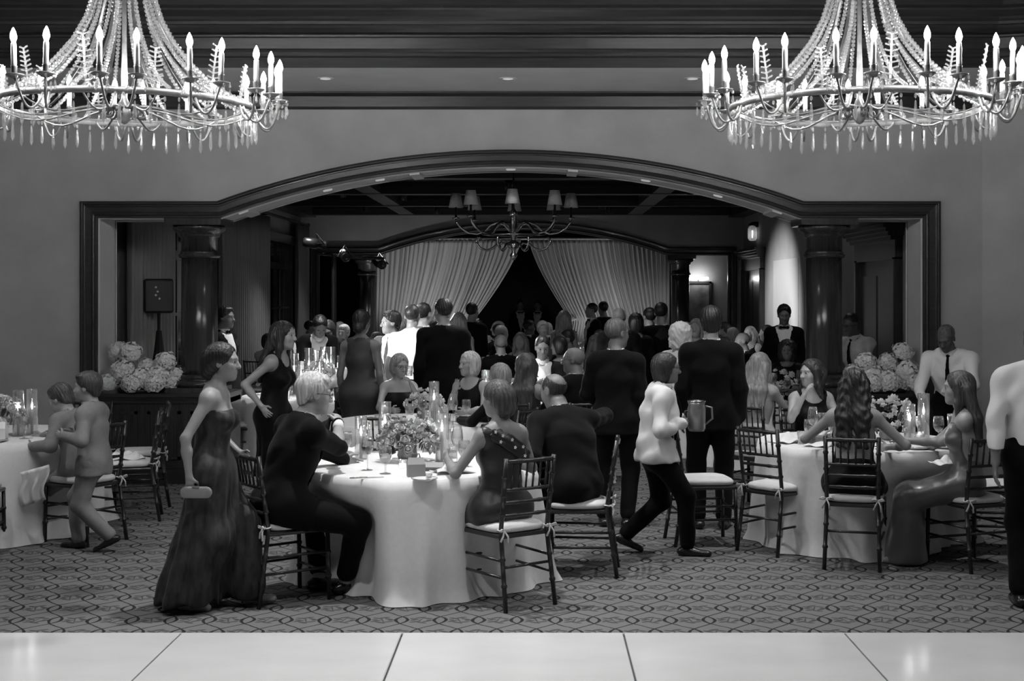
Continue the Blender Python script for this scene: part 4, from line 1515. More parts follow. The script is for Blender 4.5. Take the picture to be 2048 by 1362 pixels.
hydrangeas((X(283, 13.55), 13.55, ZCAP), hspots(283, 13.55, [
    (237, 702, -0.02, 0.86), (266, 706, -0.06, 0.98), (253, 742, -0.10, 1.0), (292, 735, 0.02, 0.85), (333, 724, -0.02, 0.9), (293, 755, -0.12, 0.92),
    (322, 752, -0.10, 1.0), (225, 768, -0.10, 0.86), (276, 770, -0.16, 0.92), (318, 768, -0.15, 0.92), (353, 750, 0.0, 0.62), (248, 775, 0.05, 0.9), (300, 775, 0.02, 0.9), (342, 770, -0.02, 0.8)]),
    'mound of white hydrangeas on the half wall shelf beside the loudspeaker')
hydrangeas((X(1765, 13.55), 13.55, ZCAP), hspots(1765, 13.55, [
    (1803, 705, -0.04, 0.88), (1727, 726, -0.06, 0.95), (1773, 727, -0.02, 0.88), (1705, 747, -0.02, 0.85), (1740, 752, -0.10, 0.95), (1810, 746, -0.06, 1.1),
    (1768, 762, -0.14, 1.05), (1705, 766, -0.10, 0.85), (1738, 778, -0.16, 0.85), (1795, 768, -0.05, 1.0), (1825, 772, -0.12, 0.9), (1770, 780, -0.02, 0.95), (1722, 778, 0.04, 0.8)]),
    'mound of white hydrangeas on the half wall shelf before the dark door')


def centrepiece(c, label, R=0.2, H=0.2, n=46, seed=1, group=None, far=False):
    rn = random.Random(seed)
    t = thing('flower_centrepiece', label, 'flowers', (c[0], c[1], ZT_), 0, group)
    MB().lathe([(0.0, 0.0), (0.055, 0.0), (0.07, 0.04), (0.06, 0.09), (0.065, 0.105), (0.06, 0.105), (0.055, 0.09), (0.0, 0.09)], 20).build('vase', 'gilt', t, True)
    for i in range(n):
        z = 1 - (i + 0.5) / n * 1.25
        r = math.sqrt(max(0, 1 - z * z))
        a = i * 2.39996 + rn.uniform(-.3, .3)
        d = Vector((r * math.cos(a), r * math.sin(a), z))
        p = Vector((d.x * R, d.y * R * 0.8, 0.12 + d.z * H * rn.uniform(0.75, 1.05)))
        k = rn.choices((0, 1, 2, 3), (6, 5, 3, 0.35))[0]
        obj_from(ROSES[k], 'bloom', t, p, up_rot(d + Vector((0, 0, 0.25))), rn.uniform(0.65, 1.2))
    if not far:
        for i in range(14):
            a = rn.uniform(0, 6.28)
            p = Vector((math.cos(a) * R * 0.55, math.sin(a) * R * 0.5, rn.uniform(0.05, 0.16)))
            obj_from(LEAF, 'leaf', t, p, (rn.uniform(0.2, 0.9), 0, a - PI / 2), rn.uniform(0.7, 1.2))
        for i in range(9):                      # loose blossom sprigs standing above the mound
            a = rn.uniform(0, 6.28)
            p0 = Vector((math.cos(a) * R * 0.4, math.sin(a) * R * 0.4, 0.16))
            p1 = p0 + Vector((math.cos(a) * 0.10, math.sin(a) * 0.08, rn.uniform(0.08, 0.17)))
            MB().tube([p0, p0.lerp(p1, 0.5) + Vector((0, 0, 0.02)), p1], 0.0025, 5).build('sprig_stem', 'stem', t)
            for k in range(5):
                q = p0.lerp(p1, 0.45 + 0.13 * k) + Vector((rn.uniform(-.018, .018), rn.uniform(-.018, .018), 0))
                obj_from(ROSES[rn.choice((0, 1))], 'blossom', t, q, up_rot((rn.uniform(-1, 1), rn.uniform(-1, 1), 0.8)), rn.uniform(0.32, 0.5))
    return t


def TP(x, y):
    """table-top pixel -> table-top position"""
    Y = K * (HC - ZT_) / (y - CY)
    return (x - CX) * Y / K, Y


def on(c, q, r=0.68):
    v = Vector((q[0] - c[0], q[1] - c[1]))
    if v.length > r:
        v = v * (r / v.length)
    return c[0] + v.x, c[1] + v.y


# main table
centrepiece(TP(815, 922), 'low centrepiece of pale roses and sprigs beside the white-haired man', 0.19, 0.15, 64, 4)
for kd, x, y, lab in (('mid', 722, 918, 'glass candle cylinder beside the glass of red wine'), ('tall', 752, 900, 'tall glass candle cylinder behind the rose centrepiece'),
                      ('tall', 884, 922, 'tall glass candle cylinder next to the woman in the one-shoulder dress'), ('mid', 862, 893, 'slim candle cylinder standing behind the roses')):
    q = on(T1, TP(x, y))
    hurricane(kd, q[0], q[1], lab)
for kd, x, y, lab in (('wine_glass', 735, 940, 'glass of red wine beside the rose centrepiece'), ('water_goblet', 771, 947, 'water goblet in front of the red wine'),
                      ('water_goblet', 688, 912, 'water goblet before the white-haired man'), ('tall_wine_glass', 914, 925, 'empty wine glass beside the raised candle and bare shoulder'),
                      ('water_goblet', 928, 933, 'water goblet near the woman in the one-shoulder dress'), ('champagne_flute', 704, 903, 'champagne flute behind the white-haired man\'s goblet'),
                      ('wine_glass', 800, 893, 'wine glass hidden behind the roses'), ('champagne_flute', 900, 905, 'champagne flute behind the empty wine glass'),
                      ('tumbler', 905, 916, 'small tumbler by the tall candle cylinder')):
    q = on(T1, TP(x, y))
    glass(kd, q[0], q[1], lab)
q = TP(805, 936)
votive(q[0], q[1], 'small votive candle in front of the rose centrepiece')
q = TP(895, 940)
votive(q[0], q[1], 'small votive candle by the menu folder')


def napkin(x, y, label, s=1.0, z=ZT_, rz=0.0, seed=0, group=None):
    rn = random.Random(seed)
    ph = [rn.uniform(0, 6) for _ in range(5)]

    def fn(u, v):
        x_, y_ = (u - 0.5) * 0.26, (v - 0.5) * 0.2
        h_ = 0.045 * math.exp(-(x_ ** 2 + y_ ** 2) / 0.012) + 0.018 * math.sin(x_ * 40 + ph[0] + y_ * 16) + 0.013 * math.sin(y_ * 55 + ph[1] - x_ * 20)
        e = 1 - max(abs(u - 0.5), abs(v - 0.5)) * 2
        return (x_ * (1 + 0.1 * math.sin(y_ * 30 + ph[2])), y_ * (1 + 0.12 * math.sin(x_ * 26 + ph[3])), 0.012 + max(-0.006, h_ * min(1, 0.3 + e * 1.6)))
    o = MB().grid(fn, 18, 16).build('napkin', 'napkin', None, True, (x, y, z))
    o.scale = (s, s, s)
    o.rotation_euler = (0, 0, rz)
    md = o.modifiers.new('thickness', 'SOLIDIFY')
    md.thickness = 0.003
    return tag(o, label, 'napkin', group)


q = TP(905, 945)
napkin(q[0], q[1], 'crumpled white napkin beside the woman in the one-shoulder dress', 0.9, seed=1, rz=0.4)
q = TP(712, 905)
napkin(q[0], q[1], 'folded white napkin standing before the white-haired man', 0.75, seed=2)


def favour_box(x, y, label, rz=0.0, s=1.0, m='card'):
    t = thing('favour_box', label, 'box', (x, y, ZT_), rz)
    a, d, h_ = 0.055, 0.035, 0.075
    MB().box((-a, -d, 0), (a, d, h_)).build('carton', m, t)
    b = MB()
    b.add([(-a, -d, h_), (a, -d, h_), (a, d, h_), (-a, d, h_), (-a * 0.85, -0.004, h_ + 0.04), (a * 0.85, -0.004, h_ + 0.04), (a * 0.85, 0.004, h_ + 0.04), (-a * 0.85, 0.004, h_ + 0.04)],
          [(0, 1, 5, 4), (2, 3, 7, 6), (1, 2, 6, 5), (3, 0, 4, 7), (4, 5, 6, 7)])
    b.build('gable_lid', m, t)
    MB().tube([(-0.025, 0, h_ + 0.04), (-0.02, 0, h_ + 0.062), (0.02, 0, h_ + 0.062), (0.025, 0, h_ + 0.04)], 0.004, 6).build('handle', 'card_dark' if m == 'card' else m, t)
    t.scale = (s, s, s)
    return t


def menu_folder(x, y, label, rz):
    t = thing('menu_folder', label, 'menu', (x, y, ZT_), rz)
    MB().box((-0.09, -0.06, 0.0), (0.09, 0.06, 0.012)).build('cover', 'card_dark', t)
    MB().box((-0.086, -0.056, 0.012), (0.086, 0.056, 0.022)).build('leaves', 'card', t)
    b = MB().add([(-0.09, -0.06, 0.022), (0.09, -0.06, 0.022), (0.09, 0.06, 0.04), (-0.09, 0.06, 0.04), (-0.09, -0.06, 0.025), (0.09, -0.06, 0.025), (0.09, 0.06, 0.043), (-0.09, 0.06, 0.043)],
                 [(0, 3, 2, 1), (4, 5, 6, 7), (0, 1, 5, 4), (1, 2, 6, 5), (2, 3, 7, 6), (3, 0, 4, 7)])
    b.build('front_cover', 'card', t)
    return t


def plate(x, y, label, r=0.085, group=None, PL={}):
    def f():
        t = thing('plate', '', 'plate')
        MB().lathe([(0.0, 0.004), (0.05, 0.004), (0.06, 0.006), (0.085, 0.014), (0.086, 0.011), (0.06, 0.0), (0.0, 0.0)], 28).build('dish', 'plate', t, True)
        MB().lathe([(0.083, 0.0135), (0.0865, 0.0125), (0.085, 0.0155)], 28, closed=True).build('rim', 'silver', t, True)
        return t
    return put(PL, 'p', f, (x, y, ZT_), label, group, 0, r / 0.085)


def knife(x, y, rz, label, group=None, KN={}):
    def f():
        t = thing('table_knife', '', 'knife')
        MB().tube([(-0.11, 0, 0.004), (-0.05, 0, 0.005), (0.0, 0, 0.004)], [0.004, 0.005, 0.0035], 6).build('handle', 'silver', t, True)
        MB().box((0.0, -0.007, 0.002), (0.10, 0.006, 0.004)).build('blade', 'silver', t)
        return t
    return put(KN, 'k', f, (x, y, ZT_), label, group, rz)


q = TP(832, 952)
favour_box(q[0], q[1], 'grey card favour box with handle in front of the roses', 0.2)
q = TP(872, 940)
menu_folder(q[0], q[1], 'dark menu folder lying behind the plate', -0.15)
q = TP(848, 962)
plate(q[0], q[1] + 0.04, 'small white bread plate at the front edge of the rose table', 0.08)
o = thing('butter_cup', 'tiny glass cup on the bread plate', 'cup', (q[0] + 0.025, q[1] + 0.05, ZT_ + 0.009))
MB().lathe([(0.0, 0.0), (0.018, 0.0), (0.022, 0.03), (0.02, 0.03), (0.016, 0.004), (0.0, 0.004)], 14).build('cup_wall', 'hurricane', o, True)
MB().lathe([(0.0, 0.004), (0.016, 0.004), (0.018, 0.016), (0.0, 0.016)], 12).build('butter', 'cushion', o, True)
q = TP(735, 956)
knife(q[0], q[1], 0.3, 'table knife before the glass of red wine')

# table of the two boys
cl = centrepiece((TL[0] + 0.02, TL[1] - 0.2), 'centrepiece of roses on the table where the boy slumps', 0.2, 0.2, 44, 9)
for dx, dy, kd, lab in ((0.19, -0.18, 'tall', 'tall candle cylinder beside the roses of the slumped boy'), (0.25, -0.05, 'tall', 'tall candle cylinder behind the first one near the slumped boy')):
    hurricane(kd, TL[0] + dx, TL[1] + dy, lab)
for kd, dx, dy, lab in (('water_goblet', 0.31, -0.38, 'water goblet in front of the slumped boy'), ('champagne_flute', 0.05, -0.42, 'champagne flute by the white favour box'),
                        ('wine_glass', -0.05, -0.35, 'wine glass on the boys\' table beside the champagne flute'), ('water_goblet', 0.45, 0.1, 'water goblet on the far side of the boys\' table')):
    glass(kd, TL[0] + dx, TL[1] + dy, lab)
favour_box(TL[0] + 0.16, TL[1] - 0.52, 'white favour box with handle beside the slumped boy', 0.1, 1.25, 'napkin')
plate(TL[0] + 0.14, TL[1] - 0.60, 'dinner plate under the white favour box', 0.12)
napkin(TL[0] + 0.42, TL[1] + 0.22, 'napkin folded upright on the boys\' table', 0.9, seed=5)
napkin(-3.44, 11.30, 'white napkin spread on the empty chair by the half wall', 1.1, 0.50, 0.5, 6)
napkin(-4.1, 9.9, 'small napkin on the cushion of the chair at the boys\' table', 0.6, 0.50, 0.2, 7)

# table of the long-haired women
centrepiece((TR[0] + 0.22, TR[1] + 0.05), 'airy pale flower centrepiece on the table of the long-haired women', 0.21, 0.2, 34, 14)
for dx, dy, kd, lab in ((0.02, 0.15, 'tall', 'lit candle cylinder behind the long dark wavy hair'), (0.48, 0.0, 'tall', 'lit candle cylinder beside the glass of wine near the satin dress'),
                        (0.34, -0.12, 'mid', 'short candle cylinder between the airy flowers and the wine')):
    hurricane(kd, TR[0] + dx, TR[1] + dy, lab)
for kd, dx, dy, lab in (('wine_glass', 0.50, -0.32, 'half-full glass of red wine by the woman in satin'), ('champagne_flute', 0.62, -0.22, 'champagne flute between the red wine and the satin dress'),
                        ('tumbler', 0.36, -0.30, 'tumbler beside the votive on the women\'s table'), ('water_goblet', -0.42, -0.10, 'water goblet in front of the laughing woman'),
                        ('wine_glass', -0.30, -0.02, 'wine glass near the laughing woman'), ('tumbler', -0.5, -0.22, 'tumbler near the empty chair on the women\'s table'),
                        ('tall_wine_glass', -0.34, 0.15, 'tall wine glass behind the laughing woman\'s goblet'), ('champagne_flute', -0.2, 0.08, 'champagne flute before the laughing woman'),
                        ('wine_glass', -0.12, 0.2, 'wine glass in the cluster before the laughing woman'), ('water_goblet', -0.24, -0.12, 'water goblet in the cluster before the laughing woman')):
    glass(kd, TR[0] + dx, TR[1] + dy, lab)
votive(TR[0] + 0.17, TR[1] - 0.33, 'votive candle beside the long-haired woman\'s elbow')
plate(TR[0] + 0.28, TR[1] - 0.52, 'dinner plate beside the long-haired woman\'s elbow', 0.12)
plate(TR[0] + 0.52, TR[1] - 0.48, 'dinner plate before the woman in grey satin', 0.12)
napkin(TR[0] - 0.58, TR[1] - 0.12, 'rumpled patterned napkin on the table by the empty chair', 1.0, seed=9, rz=0.5)
napkin(TR[0] - 0.40, TR[1] - 0.34, 'rumpled napkin under the long-haired woman\'s arm', 1.0, seed=10, rz=1.2)
knife(TR[0] + 0.40, TR[1] - 0.52, 1.2, 'table knife between the two dinner plates')

# table behind the white-haired man
napkin(T2[0] + 0.02, T2[1] - 0.52, 'crumpled napkin standing on the table behind the roses', 1.3, seed=12)
centrepiece((T2[0] + 0.05, T2[1] + 0.1), 'small centrepiece on the table behind the white-haired man', 0.16, 0.14, 24, 21, None, True)
hurricane('tall', T2[0] + 0.16, T2[1] - 0.22, 'lit candle cylinder beneath the raised bare hand')
for kd, dx, dy, lab in (('water_goblet', -0.05, -0.25, 'goblet on the table of the drinking woman'), ('tumbler', 0.28, -0.35, 'tumbler beside the lit candle cylinder of the waving guest'),
                        ('wine_glass', 0.05, -0.12, 'wine glass on the table of the drinking woman'), ('tall_wine_glass', 0.32, -0.1, 'tall wine glass near the waving guest'),
                        ('tumbler', -0.3, -0.42, 'tumbler on the table edge behind the roses'), ('water_goblet', 0.42, 0.2, 'goblet near the raised bare hand')):
    glass(kd, T2[0] + dx, T2[1] + dy, lab)
# table of the bald man
centrepiece((T2B[0] + 0.02, T2B[1] - 0.60), 'fluffy pale bouquet beside the balding man\'s head', 0.17, 0.19, 40, 23)
for dx, dy, kd, lab in ((-0.30, 0.1, 'tall', 'tall lit cylinder beside the straight-haired woman'), (-0.42, 0.3, 'far', 'lit cylinder behind the straight-haired woman'), (-0.2, -0.35, 'mid', 'lit candle cylinder just behind the pale bouquet'), (-0.45, -0.2, 'tall', 'tall lit cylinder between waving guest and straight-haired woman')):
    hurricane(kd, T2B[0] + dx, T2B[1] + dy, lab)
for i in range(9):
    a = 0.5 + i * 0.62
    glass(('wine_glass', 'water_goblet', 'tall_wine_glass')[i % 3], T2B[0] + 0.5 * math.cos(a), T2B[1] + 0.5 * math.sin(a), ('wine glass', 'water goblet', 'tall wine glass')[i % 3] + ' on the table of the bald man with glasses', 'glasses of the bald man\'s table')

# crowded table by the curtains
centrepiece(T4, 'full floral centrepiece among the crowded candle cylinders', 0.26, 0.26, 40, 31, None, True)
for i, (x, y, kd) in enumerate(((601, 800, 'mid'), (618, 785, 'tall'), (640, 800, 'mid'), (655, 778, 'tall'), (672, 792, 'low'), (690, 780, 'mid'), (608, 812, 'low'), (632, 772, 'far'), (668, 768, 'far'), (588, 790, 'far'), (700, 770, 'tall'))):
    q = TP(x, y)
    v = Vector((q[0] - T4[0], q[1] - T4[1]))
    if v.length > 0.68:
        v = v * (0.68 / v.length)
    hurricane(kd, T4[0] + v.x, T4[1] + v.y, {'tall': 'tall', 'mid': 'medium', 'low': 'short', 'far': 'slim'}[kd] + ' glass candle cylinder on the crowded table by the curtains', 'cylinders of the crowded table', (1.15, 1.15, 1.4))
for i in range(16):
    a = i * 0.393
    r = 0.52 if i % 2 else 0.64
    glass(('wine_glass', 'water_goblet', 'tall_wine_glass', 'champagne_flute')[i % 4], T4[0] + r * math.cos(a), T4[1] + r * math.sin(a), ('wine glass', 'water goblet', 'tall wine glass', 'champagne flute')[i % 4] + ' on the crowded table by the curtains', 'glasses of the crowded table')
# table before the waiter
for i in range(12):
    a = i * 0.52
    r = 0.46 if i % 2 else 0.60
    glass(('wine_glass', 'water_goblet', 'tall_wine_glass')[i % 3], T5[0] + r * math.cos(a), T5[1] + r * math.sin(a), ('wine glass', 'water goblet', 'tall wine glass')[i % 3] + ' on the table before the waiter', 'glasses of the waiter\'s table')
centrepiece(T5, 'low centrepiece on the table before the tuxedoed waiter', 0.17, 0.15, 24, 33, None, True)
hurricane('mid', T5[0] - 0.25, T5[1] - 0.1, 'candle cylinder on the table before the waiter')

# far tables: candle cylinders, glasses, flowers
far_fl = None
for i, c in enumerate(FAR):
    rn = random.Random(50 + i)
    lab = 'pale flower mound on the crowd table ' + FARN[i]
    if far_fl is None:
        far_fl = centrepiece(c, lab, 0.2, 0.2, 26, 40, 'far flower mounds', True)
    else:
        copy_tree(far_fl, (c[0], c[1], ZT_), rn.uniform(0, 6), lab, 'far flower mounds')
    for k in range(3):
        a = rn.uniform(0, 6.28)
        hurricane(('far', 'tall', 'mid')[k], c[0] + 0.36 * math.cos(a + 2.1 * k), c[1] + 0.36 * math.sin(a + 2.1 * k), 'lit candle cylinder on the crowd table ' + FARN[i], 'far candle cylinders')
    for k in range(6):
        a = k * 1.05 + 0.3
        glass(('wine_glass', 'water_goblet', 'tumbler')[k % 3], c[0] + 0.58 * math.cos(a), c[1] + 0.58 * math.sin(a), ('wine glass', 'water goblet', 'tumbler')[k % 3] + ' on the crowd table ' + FARN[i], 'glasses on the far tables')
# ------------------------------------------------------------------ people: implicit surfaces meshed with surface nets
A_ = lambda *v: np.array(v, np.float64)


def unit(v):
    return v / max(1e-9, np.linalg.norm(v))


def Rx(a):
    c, s = math.cos(a), math.sin(a)
    return np.array([[1, 0, 0], [0, c, -s], [0, s, c]])


def Ry(a):
    c, s = math.cos(a), math.sin(a)
    return np.array([[c, 0, s], [0, 1, 0], [-s, 0, c]])


def Rz(a):
    c, s = math.cos(a), math.sin(a)
    return np.array([[c, -s, 0], [s, c, 0], [0, 0, 1]])


def rc(a, b, ra, rb=None, k=0.03, flat=None):
    rb = ra if rb is None else rb
    a, b = np.asarray(a, float), np.asarray(b, float)
    r = max(ra, rb)
    return dict(t='rc', a=a, b=b, ra=ra, rb=rb, k=k, flat=flat, lo=np.minimum(a, b) - r, hi=np.maximum(a, b) + r)


def el(c, r, R=None, k=0.02):
    c, r = np.asarray(c, float), np.asarray(r, float)
    R = np.eye(3) if R is None else R
    e = np.sqrt(((R * r) ** 2).sum(1))
    return dict(t='el', c=c, r=r, R=R, k=k, lo=c - e, hi=c + e)


def sub(p, k=0.01):
    p = dict(p)
    p['op'] = 'sub'
    p['k'] = k
    return p


def cut(fn):
    return dict(t='cut', fn=fn)


def prim_eval(p, x, y, z):
    if p['t'] == 'rc':
        a, ab = p['a'], p['b'] - p['a']
        L2 = max(1e-9, ab @ ab)
        px, py, pz = x - a[0], y - a[1], z - a[2]
        t = np.clip((px * ab[0] + py * ab[1] + pz * ab[2]) / L2, 0, 1)
        vx, vy, vz = px - t * ab[0], py - t * ab[1], pz - t * ab[2]
        d2 = vx * vx + vy * vy + vz * vz
        if p['flat'] is not None:
            n, f = p['flat']
            q = vx * n[0] + vy * n[1] + vz * n[2]
            d2 = d2 + q * q * (1 / (f * f) - 1)
            return (np.sqrt(d2) - (p['ra'] + (p['rb'] - p['ra']) * t)) * (0.5 + 0.5 * f)
        return np.sqrt(d2) - (p['ra'] + (p['rb'] - p['ra']) * t)
    c, r, R = p['c'], p['r'], p['R']
    px, py, pz = x - c[0], y - c[1], z - c[2]
    q = 0
    for i in range(3):
        u = (px * R[0, i] + py * R[1, i] + pz * R[2, i]) / r[i]
        q = q + u * u
    return (np.sqrt(q) - 1) * r.min()


def eval_field(prims, xs, ys, zs):
    D = np.full((len(xs), len(ys), len(zs)), 1.0, np.float32)
    h = xs[1] - xs[0]
    for p in prims:
        if p['t'] == 'cut':
            D = np.maximum(D, p['fn'](xs[:, None, None], ys[None, :, None], zs[None, None, :]).astype(np.float32))
            continue
        m = p['k'] + 2.5 * h
        sl = []
        for ax, c in enumerate((xs, ys, zs)):
            i0, i1 = np.searchsorted(c, p['lo'][ax] - m), np.searchsorted(c, p['hi'][ax] + m)
            sl.append(slice(i0, i1))
        if any(s.stop <= s.start for s in sl):
            continue
        d = prim_eval(p, xs[sl[0]][:, None, None], ys[sl[1]][None, :, None], zs[sl[2]][None, None, :]).astype(np.float32)
        cur = D[tuple(sl)]
        k = max(p['k'], 1e-4)
        if p.get('op') == 'sub':
            d = -d
            hh = np.maximum(k - np.abs(cur - d), 0) / k
            D[tuple(sl)] = np.maximum(cur, d) + hh * hh * k * 0.25
        else:
            hh = np.maximum(k - np.abs(cur - d), 0) / k
            D[tuple(sl)] = np.minimum(cur, d) - hh * hh * k * 0.25
    return D


def nets(D, xs, ys, zs):
    S = D < 0
    nx, ny, nz = D.shape
    cnt = np.zeros((nx - 1, ny - 1, nz - 1), np.int8)
    for a in (0, 1):
        for b in (0, 1):
            for c in (0, 1):
                cnt += S[a:nx - 1 + a, b:ny - 1 + b, c:nz - 1 + c]
    act = np.argwhere((cnt > 0) & (cnt < 8))
    if len(act) == 0:
        return np.zeros((0, 3)), np.zeros((0, 4), int)
    idx = np.full(cnt.shape, -1, np.int32)
    idx[tuple(act.T)] = np.arange(len(act))
    acc = np.zeros((len(act), 3))
    n = np.zeros(len(act))
    cor = [(a, b, c) for a in (0, 1) for b in (0, 1) for c in (0, 1)]
    val = {q: D[act[:, 0] + q[0], act[:, 1] + q[1], act[:, 2] + q[2]].astype(np.float64) for q in cor}
    for q in cor:
        for ax in range(3):
            if q[ax]:
                continue
            q2 = list(q)
            q2[ax] = 1
            v0, v1 = val[q], val[tuple(q2)]
            m = (v0 < 0) != (v1 < 0)
            t = np.where(m, v0 / np.where(m, v0 - v1, 1), 0)
            for k in range(3):
                acc[:, k] += np.where(m, q[k] + (t if k == ax else 0), 0)
            n += m
    pos = acc / n[:, None] + act
    h = xs[1] - xs[0]
    V = np.array([xs[0], ys[0], zs[0]]) + pos * h
    F = []
    for ax in range(3):
        o = [1, 1, 1]
        sl0 = [slice(1, -1)] * 3
        sl1 = [slice(1, -1)] * 3
        sl0[ax], sl1[ax] = slice(0, -1), slice(1, None)
        s0, s1 = S[tuple(sl0)], S[tuple(sl1)]
        e = np.argwhere(s0 != s1)
        if len(e) == 0:
            continue
        inside = s0[tuple(e.T)]
        off = np.array([1, 1, 1])
        off[ax] = 0
        e = e + off
        b, c = (ax + 1) % 3, (ax + 2) % 3
        q = []
        for db, dc in ((-1, -1), (0, -1), (0, 0), (-1, 0)):
            r = e.copy()
            r[:, b] += db
            r[:, c] += dc
            q.append(idx[tuple(r.T)])
        q = np.stack(q, 1)
        q[~inside] = q[~inside][:, ::-1]
        F.append(q)
    F = np.concatenate(F)
    F = F[(F >= 0).all(1)]
    return V, F


def mesh_prims(prims, h, disp=None, box=None):
    pr = [p for p in prims if p['t'] != 'cut' and p.get('op') != 'sub']
    lo = np.min([p['lo'] for p in pr], 0) - 3 * h
    hi = np.max([p['hi'] for p in pr], 0) + 3 * h
    if box is not None:
        lo, hi = np.maximum(lo, box[0]), np.minimum(hi, box[1])
    xs, ys, zs = (lo[i] + h * np.arange(max(4, int(math.ceil((hi[i] - lo[i]) / h)) + 1)) for i in range(3))
    D = eval_field(prims, xs, ys, zs)
    if disp is not None:
        m = np.argwhere(np.abs(D) < 4 * h + 0.02)
        if len(m):
            pt = np.stack([xs[m[:, 0]], ys[m[:, 1]], zs[m[:, 2]]], 1)
            D[tuple(m.T)] += disp(pt).astype(np.float32)
    return nets(D, xs, ys, zs)


def mesh_fine(prims, h, boxes, disp=None):
    """coarse mesh with finer windows (head, hands) of the same surface joined in"""
    V, F = mesh_prims(prims, h, disp)
    Vs, Fs, n = [], [], 0
    if len(boxes):
        cen = V[F].mean(1)
        keep = np.ones(len(F), bool)
        for lo, hi, _ in boxes:
            ins = ((cen > lo + 1.2 * h) & (cen < hi - 1.2 * h)).all(1)
            keep &= ~ins
        F = F[keep]
    Vs.append(V)
    Fs.append(F)
    n = len(V)
    for lo, hi, hf in boxes:
        v, f = mesh_prims(prims, hf, disp, (lo, hi))
        if len(f):
            Vs.append(v)
            Fs.append(f + n)
            n += len(v)
    V, F = np.concatenate(Vs), np.concatenate(Fs)
    used = np.zeros(len(V), bool)
    used[F.ravel()] = True
    mp = np.cumsum(used) - 1
    return V[used], mp[F]


def depth_at(prims, o, d, far=0.32):
    """distance from o along d to the outer surface of a union of prims"""
    t = np.linspace(0, far, 81)
    pts = np.asarray(o)[None] + t[:, None] * np.asarray(d)[None]
    D = None
    for p in prims:
        if p['t'] == 'cut' or p.get('op') == 'sub':
            continue
        v = prim_eval(p, pts[:, 0], pts[:, 1], pts[:, 2])
        if D is None:
            D = v
        else:
            k = max(p['k'], 1e-4)
            hh = np.maximum(k - np.abs(D - v), 0) / k
            D = np.minimum(D, v) - hh * hh * k * 0.25
    ins = np.nonzero(D < 0)[0]
    return t[ins[-1]] if len(ins) else 0.0


def ik(a, tgt, l1, l2, hint):
    a, tgt = np.asarray(a, float), np.asarray(tgt, float)
    d = tgt - a
    L = min(np.linalg.norm(d), 0.995 * (l1 + l2))
    L = max(L, abs(l1 - l2) + 0.01)
    u = unit(d)
    x = (l1 * l1 - l2 * l2 + L * L) / (2 * L)
    hgt = math.sqrt(max(0, l1 * l1 - x * x))
    hint = np.asarray(hint, float)
    p = hint - u * (hint @ u)
    p = unit(p) if np.linalg.norm(p) > 1e-6 else unit(np.cross(u, [1, 0, 0]))
    return a + u * x + p * hgt, a + u * L


